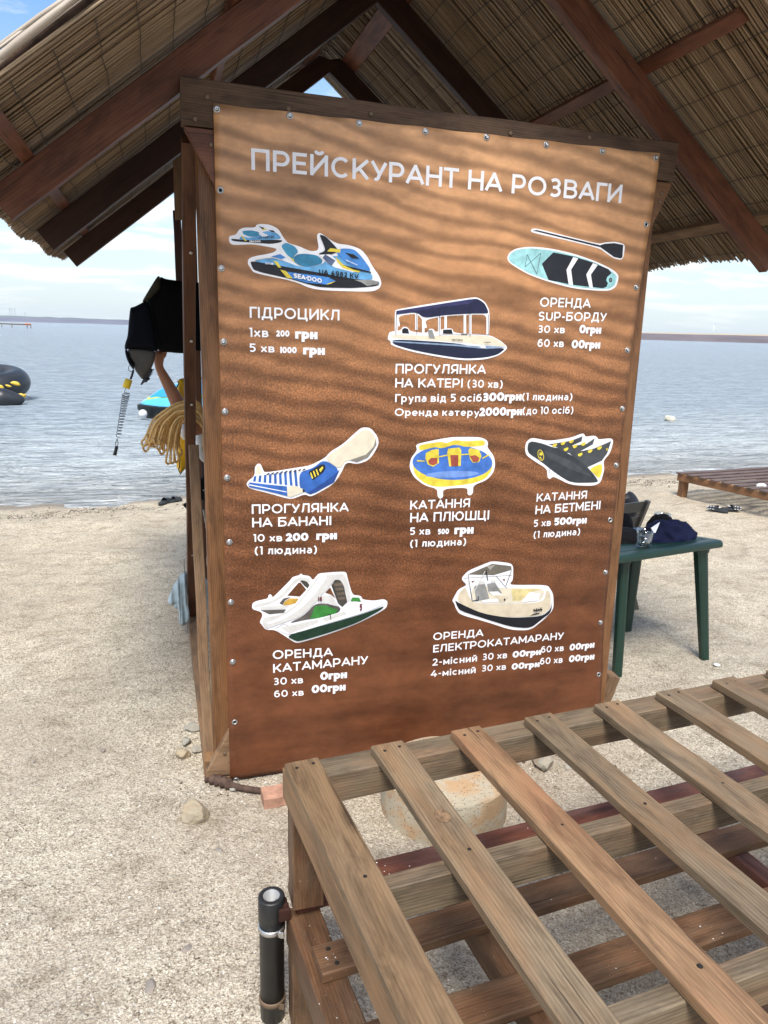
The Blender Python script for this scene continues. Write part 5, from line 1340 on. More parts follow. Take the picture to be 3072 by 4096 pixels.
def reed_slope(side, seed, y0, y1, layers, top=False):
    """thousands of dry stems laid down the slope, each a slender bent prism with its own length and tone"""
    rnd = np.random.RandomState(seed)
    Vs, Fs, tones = [], [], []
    nrm = nrmL if side < 0 else nrmR
    sdir = Vector((math.cos(SL)*side, 0, -math.sin(SL)))      # down the slope
    ridge = Vector((XC, 0, zlow(XC)))
    base = 0
    Ls = (XC+(.672 if side < 0 else .672))/math.cos(SL)
    for lay in range(layers):
        d0 = (.130+.030)*math.cos(SL)+.006+lay*.0085+(.0 if not top else .048)
        pitch = .0088 if not top else .013
        y = y0
        while y < y1:
            r = rnd.uniform(.0032, .0054)*(1.0 if not top else 1.5)
            s0 = -d0*TAN+.004+rnd.uniform(0, .03)
            if not top and side < 0 and y > 2.14: s0 += rnd.uniform(.22, .34)+.15*vn(y)
            s1 = Ls+rnd.uniform(-.014, .008)+(.012*math.sin(y*7))
            if rnd.rand() < .10: s1 -= rnd.uniform(0, .5)
            if rnd.rand() < .07: s0 += rnd.uniform(0, .9)
            tone = rnd.beta(4, 4)
            dy0, dy1 = rnd.normal(0, .006, 2); dn0, dn1 = rnd.normal(0, .0022, 2)
            nseg = 4
            ph = rnd.rand()*6.28
            for i in range(nseg+1):
                t = i/nseg; s = s0+(s1-s0)*t
                yy = y+dy0*(1-t)+dy1*t+.004*math.sin(t*5+ph)
                nn = d0+dn0*(1-t)+dn1*t+.0016*math.sin(t*7+ph)
                if top and t > .9: nn -= .012
                p = ridge+sdir*s+nrm*nn
                rr = r*(1-.35*t) if lay % 2 == 0 else r*(.65+.35*t)
                for k in range(4):
                    a = math.pi/2*k+.78
                    q = p+Vector((0, 1, 0))*(rr*math.cos(a))+nrm*(rr*math.sin(a))
                    Vs.append((q.x, yy-y+q.y+y, q.z)); tones.append(tone)
            for i in range(nseg):
                for k in range(4):
                    Fs.append((base+i*4+k, base+i*4+(k+1) % 4, base+(i+1)*4+(k+1) % 4, base+(i+1)*4+k))
            base += (nseg+1)*4
            y += pitch*rnd.uniform(.75, 1.2)
    me = sheet_np('reed_thatch', np.array(Vs), np.array(Fs), True)
    at = me.attributes.new('tone', 'FLOAT', 'POINT'); at.data.foreach_set('value', np.array(tones, dtype=np.float32))
    o = put('reed_thatch', me, MT['reed_top' if top else 'reed'], hut, kind='stuff')
    return o


def vn(y): return math.sin(y*23)*math.sin(y*7.3)


for sd_ in (-1, 1):
    reed_slope(sd_, 3+sd_, -.53, 2.56, 3)
    reed_slope(sd_, 13+sd_, -.54, 2.50, 1, True)
    # binding wires that stitch the mats
    V, F = [], []
    sdir = Vector((math.cos(SL)*sd_, 0, -math.sin(SL))); nrm = nrmL if sd_ < 0 else nrmR
    rr = random.Random(9+sd_)
    for k in range(15):
        s = .09+k*.127
        pts = []
        for j in range(46):
            y = -.52+j*(3.02/45)
            p = Vector((XC, 0, zlow(XC)))+sdir*(s+.010*mnoise.noise(Vector((y*2.3, k*3.1, sd_)))+.004*rr.uniform(-1, 1))+nrm*((.130+.030)*math.cos(SL)-.0018)
            pts.append(Vector((p.x, y, p.z)))
        tube_geo(pts, .0016, 4, V=V, F=F)
    put('binding_wire', mesh('binding_wire', V, F), MT['wire'], hut)
# solid thatch backing between the stem layers keeps the sky out
for sd_ in (-1, 1):
    sdir = Vector((math.cos(SL)*sd_, 0, -math.sin(SL))); nrm = nrmL if sd_ < 0 else nrmR
    Ls = (XC+.63)/math.cos(SL)
    V, F = [], []
    s_top = -.125
    yA, yB = -.50, 2.12 if sd_ < 0 else 2.49
    for (s, y) in ((s_top, yA), (Ls, yA), (Ls, yB), (s_top, yB)):
        for dn in (.158, .170):
            p = Vector((XC, 0, zlow(XC)))+sdir*s+nrm*dn
            V.append((p.x, y, p.z))
    F = [(0, 2, 4, 6), (1, 7, 5, 3), (0, 1, 3, 2), (2, 3, 5, 4), (4, 5, 7, 6), (6, 7, 1, 0)]
    put('thatch_mat', mesh('thatch_mat', V, F), MT['bark'], hut)
# rake poles and bundles along the front edge of the thatch
for j, (sd_, off, r, yy) in enumerate(((-1, .172, .0095, -.548), (-1, .184, .0065, -.535), (-1, .158, .006, -.556), (1, .172, .008, -.548))):
    sdir = Vector((math.cos(SL)*sd_, 0, -math.sin(SL))); nrm = nrmL if sd_ < 0 else nrmR
    pts = []
    for k in range(26):
        s = .0+k*(1.925/25)
        p = Vector((XC, yy+.012*math.sin(k*.9+j), zlow(XC)))+sdir*s+nrm*(off+.008*math.sin(k*.55+j*2))
        pts.append(Vector((p.x, yy+.012*math.sin(k*.9+j), p.z)))
    t_ = tube('rake_pole', pts, [r*(1.1-.3*abs(math.sin(k*.8+j))) for k in range(26)], MT['reed_top'], hut, 8)
    a_ = t_.data.attributes.new('tone', 'FLOAT', 'POINT'); a_.data.foreach_set('value', [.55]*len(t_.data.vertices))
# ridge cap
cap = []
for k in range(30): cap.append(Vector((XC+.01*math.sin(k), -.52+k*(3.0/29), zlow(XC)+.262+.008*math.sin(k*1.7))))
t_ = tube('ridge_roll', cap, .055, MT['reed_top'], hut, 10)
a_ = t_.data.attributes.new('tone', 'FLOAT', 'POINT'); a_.data.foreach_set('value', [.5]*len(t_.data.vertices))

# ------------------------------------------------------------------ price banner
def banner_mat():
    mt, nt, b = new_mat('printed_banner')
    g = nt.nodes.new('ShaderNodeNewGeometry'); v = g.outputs['Position']
    sp = nt.nodes.new('ShaderNodeSeparateXYZ'); nt.links.new(v, sp.inputs[0])
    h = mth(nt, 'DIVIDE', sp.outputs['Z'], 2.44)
    base = ramp(nt, [(.0, (.125, .045, .020)), (.20, (.145, .054, .024)), (.42, (.170, .072, .033)), (.62, (.250, .112, .050)), (.80, (.405, .205, .096)), (1.0, (.58, .325, .165))], h)  # printed gradient, its top brightened in colour to offset the overhang's shade
    # printed photo of rippled dunes: long dark furrows that fall to the right
    w = noise_tex(nt, mapping(nt, v, (1.1, 1, 1.6)), 1.5, 3, .5)
    w2 = noise_tex(nt, mapping(nt, v, (1.6, 1, 5.5)), 1.3, 4, .6)
    zc = mth(nt, 'ADD', sp.outputs['Z'], mth(nt, 'ADD', mth(nt, 'MULTIPLY', sp.outputs['X'], .17), mth(nt, 'MULTIPLY', w, .15)))
    sn = mth(nt, 'SINE', mth(nt, 'MULTIPLY', zc, 92.0))
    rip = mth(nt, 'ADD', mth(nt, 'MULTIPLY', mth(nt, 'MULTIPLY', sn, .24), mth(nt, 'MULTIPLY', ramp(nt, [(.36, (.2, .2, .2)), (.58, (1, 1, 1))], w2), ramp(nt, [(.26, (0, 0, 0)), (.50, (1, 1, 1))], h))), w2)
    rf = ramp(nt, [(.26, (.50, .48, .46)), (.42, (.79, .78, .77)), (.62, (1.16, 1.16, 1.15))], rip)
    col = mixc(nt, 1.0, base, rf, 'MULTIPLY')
    blot = noise_tex(nt, mapping(nt, v, (1, 1, 1.7)), 5.5, 6, .68)
    col = mixc(nt, 1.0, col, ramp(nt, [(.30, (.68, .66, .64)), (.70, (1.28, 1.25, 1.2))], blot), 'MULTIPLY')
    # in focus sand grains in the middle of the print
    gr = noise_tex(nt, v, 150, 3, .7)
    grm = ramp(nt, [(.18, (0, 0, 0)), (.36, (1, 1, 1)), (.62, (1, 1, 1)), (.80, (0, 0, 0))], h)
    gm = ramp(nt, [(.34, (.52, .50, .48)), (.52, (.95, .95, .95)), (.68, (1.75, 1.6, 1.45))], gr)
    gmx = mixc(nt, grm, (1, 1, 1), gm)
    col = mixc(nt, 1.0, col, gmx, 'MULTIPLY')
    # scuffs
    sc_ = noise_tex(nt, mapping(nt, v, (60, 60, 9)), 1.0, 2, .5)
    col = mixc(nt, mth(nt, 'MULTIPLY', ramp(nt, [(.80, (0, 0, 0)), (.84, (1, 1, 1))], sc_), .35), col, (.55, .42, .33))
    nt.links.new(col, b.inputs['Base Color'])
    b.inputs['Roughness'].default_value = .42; b.inputs['Specular IOR Level'].default_value = .35
    n1 = bump(nt, None, noise_tex(nt, mapping(nt, v, (1, 1, 1)), 5.0, 3, .5), .25, .03)
    wv = noise_tex(nt, v, 900, 1, .5)
    bump(nt, b, wv, .08, .001, n1)
    return mt


MT['banner'] = banner_mat()
banner = empty('price_banner', (.83, 0, 0), 'large brown rental price banner with white lettering stretched over the hut front', 'banner')
EDGE_R = [(0.0, 1.672), (.16, 1.664), (.27, 1.656), (.5, 1.640), (.76, 1.637), (1.0, 1.634), (1.23, 1.634), (1.47, 1.634), (1.70, 1.631), (1.95, 1.641), (2.18, 1.657), (2.30, 1.664), (2.438, 1.667)]


def edge_r(z):
    for (z0, x0), (z1, x1) in zip(EDGE_R[:-1], EDGE_R[1:]):
        if z <= z1: return x0+(x1-x0)*(z-z0)/(z1-z0)
    return EDGE_R[-1][1]


def banner_y(x, z):
    y = 0.0
    e = math.exp(-((2.44-z)/.05)**2)
    y += -.0022*e*abs(math.sin(x*math.pi/.236))
    y += -.003*math.exp(-(z/.10)**2)*(1+math.sin(x*6))
    return y


NXb, NZb = 72, 104
V, F = [], []
for j in range(NZb+1):
    z = .006+(2.440-.006)*j/NZb
    for i in range(NXb+1):
        t = i/NXb
        x = -.002+(edge_r(z)+.002)*t
        zz_ = z
        if j == NZb: zz_ += .0016*math.cos(x*math.pi*2/.236)-.001
        if j == 0: zz_ += .010*t+.006*math.sin(t*9)*(t > .05)
        V.append((x, banner_y(x, z)-.0004, zz_))
for j in range(NZb):
    for i in range(NXb): F.append((j*(NXb+1)+i, j*(NXb+1)+i+1, (j+1)*(NXb+1)+i+1, (j+1)*(NXb+1)+i))
nv = len(V)
V += [(x, y+.0012, z) for x, y, z in V]
F += [tuple(q+nv for q in reversed(f)) for f in F[:]]
rim = [i for i in range(NXb+1)]+[(j)*(NXb+1)+NXb for j in range(1, NZb+1)]+[NZb*(NXb+1)+i for i in range(NXb-1, -1, -1)]+[j*(NXb+1) for j in range(NZb-1, 0, -1)]
for a, b_ in zip(rim, rim[1:]+rim[:1]): F.append((b_, a, a+nv, b_+nv))
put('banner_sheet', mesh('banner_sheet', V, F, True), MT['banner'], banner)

# grommets and screws
ringV, ringF = lathe_geo([(.0052, -.0006), (.0060, .0018), (.0085, .0026), (.0112, .0016), (.0118, -.0006)], 16)
g_me = mesh('grommet', ringV, ringF, True); g_me.materials.append(MT['grommet'])
hV, hF = lathe_geo([(.0053, 0), (.0053, .0004), (.0002, .0005)], 12); h_me = mesh('grommet_hole', hV, hF); h_me.materials.append(MT['hole'])
sV, sF = lathe_geo([(.0062, .0), (.0066, .0045), (.0058, .0062), (.0035, .0070), (.0022, .0055), (.0002, .0052)], 12)
s_me = mesh('screw', sV, sF, True); s_me.materials.append(MT['metal'])
Q = Vector((0, -1, 0)).to_track_quat('Z', 'Y').to_matrix().to_4x4()
for x, z, has in GROMMETS:
    M = Matrix.Translation((x, banner_y(x, z)-.0008, z)) @ Q
    g_o = put('grommet', g_me, None, banner, M)
    put('grommet_hole', h_me, None, g_o, M)
    if has:
        put('screw', s_me, None, g_o, Matrix.Translation((.0012 if x > .8 else -.0012, 0, .0015)) @ M)

INKS = {'white': (.80, .80, .82), 'black': (.012, .013, .017), 'ink': (.014, .016, .022), 'sky': (.13, .36, .62), 'teal': (.05, .25, .40), 'teal2': (.035, .20, .34),
        'blue': (.06, .22, .55), 'blue2': (.10, .14, .24), 'yellow': (.70, .56, .06), 'grey': (.25, .25, .24), 'grey2': (.22, .20, .17), 'cream': (.66, .60, .46),
        'navy': (.014, .016, .050), 'navy2': (.030, .032, .10), 'navy3': (.012, .016, .042), 'steel': (.22, .30, .42), 'aqua': (.29, .56, .58), 'royal': (.035, .12, .40),
        'royal2': (.02, .06, .23), 'royal3': (.055, .16, .50), 'royal4': (.16, .28, .60), 'rust': (.32, .07, .05), 'coal': (.035, .042, .048), 'coal2': (.055, .062, .068),
        'lightgrey': (.58, .57, .54), 'shade': (.06, .055, .045), 'shade2': (.10, .09, .08), 'ochre': (.50, .30, .05), 'brown': (.13, .10, .075), 'green': (.04, .20, .04),
        'dgreen': (.012, .035, .020), 'taupe': (.14, .125, .10), 'taupe2': (.34, .32, .28), 'cream2': (.60, .52, .38), 'cream3': (.66, .60, .46), 'yellowcream': (.62, .52, .25), 'maroon': (.12, .01, .02)}
IM = {}


def ink(c):
    if c == 'banner': return MT['banner']
    if c not in IM: IM[c] = plain('print_'+c, INKS[c], .45, 0, {'white': .06, 'cream': .10, 'lightgrey': .10, 'cream2': .12, 'cream3': .1}.get(c, .26), 30, .35)
    return IM[c]


# the old tears between the pictures show the wood grain of age only; every picture is one flat print on the sheet
for label, L in PICTURES:
    V, F, mi, mats = [], [], [], []
    for k, (c, p) in enumerate(L):
        if c not in mats: mats.append(c)
        b0 = len(V)
        if (len(p) > 7 and c not in ('ink', 'banner')) or (len(p) == 5 and c == 'yellow'): p = chaikin(p, .20, 2)
        V += [(x, banner_y(x, z)-.0009-.00014*k, z) for x, z in p]
        F.append(tuple(range(b0, b0+len(p)))); mi.append(mats.index(c))
    me = mesh('picture', V, F, midx=mi)
    bm = bmesh.new(); bm.from_mesh(me)
    for f in bm.faces:
        f.normal_update()
        if f.normal.y > 0: f.normal_flip()
    bmesh.ops.triangulate(bm, faces=list(bm.faces), ngon_method='EAR_CLIP')
    bm.to_mesh(me); bm.free()
    for c in mats: me.materials.append(ink(c))
    put('picture', me, None, banner, label=label)


def text_bodies():
    """every line of lettering as flat vinyl fitted to its place on the banner"""
    todo = [q+('white',) for q in TEXTS]+[(t, x, z, w, dz, h, 3 if c == 'white' else 4, 0, c) for t, x, z, w, dz, h, c in PICTURE_TEXTS]
    for t, x, z, w, dz, h, wt, xh, c in todo:
        th = {0: .168, 1: .260, 2: .270, 3: .24, 4: .22}[wt]
        if h > .05: th = .165
        gap = {0: .15, 1: .04, 2: .05, 3: .10, 4: .14}[wt]
        P, F = set_text(t, th, gap)
        x0 = min(p[0] for p in P); x1 = max(p[0] for p in P)
        sx = w/(x1-x0); sy = h/(X if xh else 1.0)
        lift = .0016 if wt < 3 else .0075
        if wt == 1: lift = .0020
        V = []
        for px, py in P:
            vx = x+(px-x0)*sx; vz = z+py*sy+(vx-x)*dz/w
            V.append((vx, banner_y(vx, vz)-lift, vz))
        me = mesh('lettering', V, F)
        bm = bmesh.new(); bm.from_mesh(me)
        for f in bm.faces:
            f.normal_update()
            if f.normal.y > 0: f.normal_flip()
        bm.to_mesh(me); bm.free()
        put('lettering', me, ink(c), banner)


text_bodies()

# ------------------------------------------------------------------ two slatted wooden beds in the foreground
BO = Vector((.047, -1.074, 0)); th_ = R(5.1)
BX = Vector((math.cos(th_), math.sin(th_), 0)); BY = Vector((math.sin(th_), -math.cos(th_), 0))
def bp(x, y, z): return BO+BX*x+BY*y+Vector((0, 0, z))


bedA = empty('slatted_bed', bp(.9, .6, .35), 'weathered slatted wooden bed frame standing on top of the lower brown one', 'bed frame')
smat = ['slat', 'slat', 'slat_red', 'slat', 'slat', 'slat', 'slat', 'slat', 'slat_tan', 'slat']
for i, xc in enumerate((.0425, .268, .492, .714, .944, .1+1.067, 1.391, 1.61, 1.83, 2.05)):
    w = .086 if i else .084
    beam('slat', bp(xc, -.006+.004*math.sin(i*5), .723), bp(xc+(.004 if i == 2 else 0), 1.26, .723), w, .0245, MT[smat[i]] if i else MT['slat_tan'], bedA, bev=.0025, seg=12, jit=.0012, warp=.0015)
for yy, m_ in ((.003, 'rail'), (.414, 'rail'), (.807, 'rail'), (1.21, 'rail')):
    beam('cross_rail', bp(.043, yy, .6695), bp(2.09, yy, .6695), .074 if yy < .1 else .040, .081, MT[m_], bedA, bev=.003, seg=10)
beam('side_rail', bp(.0215, -.032, .668), bp(.0215, 1.26, .668), .040, .082, MT['side'], bedA, seg=10)
beam('side_rail', bp(2.075, -.032, .668), bp(2.075, 1.26, .668), .040, .082, MT['side'], bedA, seg=10)
for xx, yy in ((.050, .006), (2.04, .006), (.050, 1.19), (2.04, 1.19)):
    beam('leg', bp(xx, yy, .352), bp(xx, yy, .6262 if yy < .1 else .626), .078, .076, MT['low' if xx < 1 else 'side'], bedA, up=(0, 1, 0))


def dome(parent, loc, r=.005, mat='hole', squash=.25, name='screw'):
    V, F = lathe_geo([(r, 0), (r*.8, r*squash), (.0002, r*squash*1.2)], 9)
    return put(name, mesh(name, V, F, True), MT[mat], parent, Matrix.Translation(Vector(loc)))


sc_par = [c for c in bedA.children if c.name.startswith('slat')]
for i, xc in enumerate((.0425, .268, .492, .714, .944, 1.167, 1.391)):
    dome(sc_par[i], bp(xc-.02, .022, .7352), .0045); dome(sc_par[i], bp(xc+.022, .016, .7352), .0045)
    dome(sc_par[i], bp(xc+.008, .414, .7352), .0042)
    if i in (2, 3): dome(sc_par[i], bp(xc+.012, .80, .7352), .0055)

for i, x, y, r in ((1, .272, .300, .017), (1, .255, .93, .014), (5, 1.18, .16, .011), (6, 1.385, .20, .010), (3, .72, .62, .008)):
    V, F = lathe_geo([(r, 0), (r*.96, .0006), (r*.80, .0002), (r*.5, .0007), (.0002, .0004)], 20)
    M = Matrix.Translation(bp(x, y, .7353)) @ Matrix.Rotation(th_+math.pi/2, 4, 'Z') @ Matrix.Diagonal((1.35, 1, 1, 1))
    put('knot', mesh('knot', V, F, True), MT['knot'], sc_par[i], M)
bedB = empty('low_bed', bp(.9, .6, 0), 'low brown stained bed frame on the sand under the upper slatted frame', 'bed frame')
for i, (y0, y1, m_) in enumerate(((-.065, .025, 'low_red'), (.157, .242, 'low'), (.382, .472, 'low'), (.607, .697, 'low'), (.832, .920, 'low'), (1.057, 1.147, 'low'))):
    beam('slat', bp(.022, (y0+y1)/2, .3345), bp(2.10, (y0+y1)/2, .3345), y1-y0, .028, MT[m_], bedB, bev=.003, seg=12, jit=.0018)
beam('side_rail', bp(.0415, -.004, .270), bp(.0415, 1.26, .270), .083, .098, MT['low'], bedB, seg=10)
for xx in (.446, 1.278, 2.06): beam('cross_beam', bp(xx, .0, .285), bp(xx, 1.26, .285), .055, .068, MT['low_red' if xx > 1 else 'low'], bedB)
for xx, yy in ((.033, .034), (2.05, .034), (.033, 1.2), (2.05, 1.2)):
    beam('leg', bp(xx, yy, -.02), bp(xx, yy, .2202 if xx < 1 else .25), .060, .066, MT['low'], bedB, up=(0, 1, 0))
beam('spacer_block', bp(-.012, -.012, .337), bp(-.012, .034, .337), .030, .030, MT['rafter_dark'], bedB)
pl = [c for c in bedB.children if c.name.startswith('slat')][1]
dome(pl, bp(.055, .178, .3488), .006); dome(pl, bp(.062, .222, .3488), .006)

rs_ = random.Random(8)
V, F = [], []
for k in range(80):
    c_ = rs_.random()
    if c_ < .45: p = bp(rs_.uniform(.0, .083), rs_.uniform(0, .9), .3192)
    elif c_ < .75: p = bp(rs_.uniform(.02, .30), rs_.choice((rs_.uniform(-.06, .02), rs_.uniform(.16, .24))), .3488)
    else: p = bp(rs_.uniform(.05, 1.4), rs_.choice((rs_.uniform(-.06, .02), rs_.uniform(.16, .24), rs_.uniform(.385, .47))), .3488)
    s_ = rs_.uniform(.0007, .0028); a = rs_.uniform(0, 6.28); b0 = len(V)
    V += [p+Vector((s_*math.cos(a+q), s_*.7*math.sin(a+q), 0)) for q in (0, 1.6, 3.1, 4.7)]+[p+Vector((0, 0, s_*.5))]
    F += [(b0, b0+1, b0+4), (b0+1, b0+2, b0+4), (b0+2, b0+3, b0+4), (b0+3, b0, b0+4)]
put('sand_crumbs', mesh('sand_crumbs', V, F), MT['white_pl'], bedB, kind='stuff')
pc = bp(-.036, -.006, 0)
pipe = empty('black_pipe', pc, 'black plastic pipe stub clamped upright to the corner of the low bed', 'pipe')
V, F = lathe_geo([(.0315, -.03), (.0315, .302), (.0335, .304), (.0335, .368), (.0320, .371), (.0215, .371), (.0205, .366), (.0200, .20), (.0001, .20)], 28)
put('pipe_body', mesh('pipe_body', V, F, True), MT['pipe'], pipe, Matrix.Translation(pc))
V, F = lathe_geo([(.0209, .3712), (.0196, .3712), (.0190, .21), (.0001, .21)], 28, cap0=False)
put('pipe_lining', mesh('pipe_lining', V, F, True), MT['pipe_in'], pipe, Matrix.Translation(pc))
for zc, mt_ in ((.282, 'metal'), (.062, 'rust_screw')):
    V, F = lathe_geo([(.0318, -.007), (.0345, -.006), (.0345, .006), (.0318, .007)], 28, False, False)
    cl = put('clamp', mesh('clamp', V, F, True), MT[mt_], pipe, Matrix.Translation(pc+Vector((0, 0, zc))))
    beam('clamp_ear', pc+Vector((.012, -.034, zc)), pc+Vector((.024, -.040, zc)), .004, .018, MT[mt_], cl)

# ------------------------------------------------------------------ stones, brick, root around the foot of the hut
V, F = lathe_geo([(.238, -.03), (.238, .02), (.236, .150), (.230, .158), (.222, .161), (.0001, .160)], 56)
con = put('concrete_ring', mesh('concrete_ring', V, F, True), MT['concrete'], None, Matrix.Translation((.768, -.352, 0)), label='round pitted concrete block stained orange under the slatted bed', cat='concrete block')
bm = bmesh.new(); bm.from_mesh(con.data)
for v in bm.verts:
    k = mnoise.noise(Vector((v.co.x*9, v.co.y*9, v.co.z*9+4)))
    if v.co.xy.length > .02: v.co += Vector((v.co.x, v.co.y, 0)).normalized()*k*.006
    if .10 < v.co.z: v.co.z += k*.004
bm.to_mesh(con.data); bm.free()
try: con.data.set_sharp_from_angle(angle=R(32))
except Exception: pass
tube('hose_stub', [(.72, -.235, .166), (.80, -.225, .168), (.87, -.25, .168), (.93, -.30, .166)], .0085, MT['black_pl'], None, 8, label='short black hose lying across the round concrete block', cat='hose')
BEAM_N[0] += 1
beam('brick', (.102, -.178, .022), (.250, -.172, .026), .078, .060, MT['brick'], None, bev=.010, seg=8, jit=.003, label='broken pinkish brick on the sand beside the low bed leg', cat='brick')


def stone(name, loc, size, seed, mat, label, cat='stone', group=None, rot=0, sub=3, rough=.3):
    me = rock_mesh(name, size, seed, sub, rough)
    M = Matrix.Translation(Vector(loc)) @ Matrix.Rotation(rot, 4, 'Z')
    return put(name, me, MT[mat], None, M, label=label, cat=cat, group=group)


stone('rock', (-.146, -.195, .020), (.058, .048, .048), 5, 'rock', 'fist sized ochre and grey rock lying on the sand left of the brick', 'rock', sub=4)
root = [(-.085, .030, .012), (-.06, .0, .016), (-.03, -.03, .020), (.0, -.055, .018), (.03, -.075, .016), (.07, -.095, .014), (.105, -.110, .012)]
tube('dead_branch', spline(root, 6), [.020*(1+.25*math.sin(i*1.7)) if i < 18 else .013 for i in range(37)], MT['bark'], None, 10, label='dark rotten branch lying along the bottom edge of the banner', cat='branch')
for i, (x, y, s, sd_, mt_, lab) in enumerate((
        (-.052, -.018, .014, 3, 'rock_grey', 'small round grey pebble resting against the corner of the hut'),
        (.012, -.050, .030, 4, 'rock_grey', 'brownish lump of rubble pressed against the lower banner corner'),
        (-.108, .634, .034, 6, 'rock_grey', 'thin tan stone chip farthest back beside the hut sill'),
        (-.122, .430, .040, 8, 'rock_grey', 'pale green grey slab standing against the hut sill'),
        (-.160, .330, .030, 9, 'rock_grey', 'brown stone chip beside the hut sill next to the pale slab'),
        (-.175, .230, .038, 10, 'rock', 'pointed tan stone chip farthest left of the hut sill'),
        (-.120, .250, .026, 12, 'rock_grey', 'small grey stone wedged by the sill near the front corner'),
        (.42, -.12, .030, 14, 'pebble', 'grey stone in the gap between banner and bed'))):
    stone('stone', (x, y, s*.35), (s, s*.75, s*.55), sd_, mt_, lab, 'stone', 'loose stones around the hut foot', rot=i*1.1, sub=3, rough=.5)
for i, (x, y, s, mt_, lab) in enumerate((
        (-.194, -.80, .022, 'pebble', 'twin grey pebble half sunk in the sand left of the pipe'),
        (-.298, -.907, .028, 'pebble', 'long grey brown pebble nearest the bottom edge, left of the pipe'),
        (-.075, -.40, .016, 'pebble', 'dark grey pebble between the rock and the pipe'),
        (-.105, -.655, .012, 'pebble', 'small black pebble left of the upright black pipe'),
        (1.276, -.20, .075, 'rock_grey', 'flat whitish stone behind the back rail of the bed'),
        (-.50, .35, .016, 'pebble', 'dull brown pebble alone on the open sand'))):
    stone('pebble', (x, y, s*.28), (s, s*.62, s*.45), 20+i, mt_, lab, 'pebble', 'single pebbles on the sand', rot=.6+i*.9, sub=2, rough=.25)
beam('wood_offcut', (1.735, .155, -.05), (1.800, .140, .195), .062, .085, MT['plank'], None, up=(0, 1, 0), label='grey wooden offcut leaning at the right foot of the banner', cat='wood offcut')
V, F = lathe_geo([(.018, 0), (.019, .004), (.014, .007), (.0002, .007)], 16)
put('bottle_cap', mesh('bottle_cap', V, F, True), MT['white_pl'], None, Matrix.Translation((2.69, .43, .004)), label='white plastic cap lying on the sand near the table leg', cat='bottle cap')

# ------------------------------------------------------------------ things hanging inside the left side of the hut
vest = empty('life_vest', (-0.1952, 1.2000, 1.7808), 'black neoprene flotation vest with grey lining held up beside the hut posts', 'life vest')
blob('back_panel', [(-0.1803, 1.9775), (-0.1553, 1.9659), (-0.1041, 1.9612), (-0.0068, 1.9559), (0.0557, 1.9560), (0.0467, 1.6310), (-0.0255, 1.6303), (-0.0326, 1.6463), (-0.0408, 1.6226), (-0.0908, 1.6167), (-0.1466, 1.6207), (-0.2052, 1.6246), (-0.2156, 1.6822), (-0.2321, 1.7798), (-0.2487, 1.8694), (-0.2251, 1.8991), (-0.1946, 1.9419)], 1.215, .085, MT['black_neo'], vest, noise_amp=.006, seed=1)
blob('front_panel', [(-0.3193, 1.8278), (-0.3035, 1.8309), (-0.2713, 1.8486), (-0.2405, 1.8672), (-0.2195, 1.7735), (-0.2025, 1.6503), (-0.2046, 1.6246), (-0.2530, 1.6322), (-0.3418, 1.6343), (-0.3571, 1.6308), (-0.3548, 1.6568), (-0.3403, 1.6927), (-0.3323, 1.7572), (-0.3237, 1.8149)], 1.185, .06, MT['navy_neo'], vest, noise_amp=.004, seed=2)
blob('shoulder_strip', [(-0.1798, 1.9767), (-0.1900, 1.9756), (-0.2017, 1.9609), (-0.2339, 1.9105), (-0.2713, 1.8503), (-0.2399, 1.8610), (-0.2096, 1.8892), (-0.1764, 1.9224)], 1.19, .045, MT['olive'], vest, rings=4)
blob('lining', [(-0.3443, 1.6381), (-0.2975, 1.6377), (-0.2530, 1.6333), (-0.2110, 1.6263), (-0.2235, 1.5771), (-0.2414, 1.5370), (-0.2589, 1.5069), (-0.2809, 1.4860), (-0.3035, 1.5164), (-0.3181, 1.5427), (-0.3162, 1.5691), (-0.3434, 1.5943)], 1.19, .035, MT['lining'], vest, rings=5, noise_amp=.005, seed=3)
blob('edge_binding', [(-0.3575, 1.6316), (-0.3435, 1.6345), (-0.3431, 1.5937), (-0.3163, 1.5729), (-0.3156, 1.5499), (-0.3220, 1.5353), (-0.3391, 1.5614), (-0.3509, 1.5904)], 1.18, .03, MT['navy_neo'], vest, rings=3)
zp = [(-0.2365, 1.1750, 1.5429), (-0.2434, 1.1750, 1.5263), (-0.2520, 1.1750, 1.5129), (-0.2622, 1.1750, 1.5012), (-0.2757, 1.1750, 1.4877), (-0.2808, 1.1750, 1.4827)]
zipm = tube('zip', zp, .0055, MT['black_pl'], vest, 6)
for p, q in zip(zp[:-1], zp[1:]):
    a, c = Vector(p), Vector(q)
    for k in range(3):
        s = a.lerp(c, (k+.5)/3)
        beam('zip_tooth', s, s+Vector((.011, 0, -.002)), .004, .0035, MT['black_pl'], zipm, bev=.0004, seg=1)
bk = blob('buckle', [(-0.2801, 1.4880), (-0.2621, 1.5031), (-0.2477, 1.5016), (-0.2465, 1.4916), (-0.2581, 1.4849), (-0.2633, 1.4765), (-0.2761, 1.4781), (-0.2857, 1.4641), (-0.2927, 1.4663), (-0.2889, 1.4780)], 1.17, .018, MT['black_pl'], vest, rings=3)

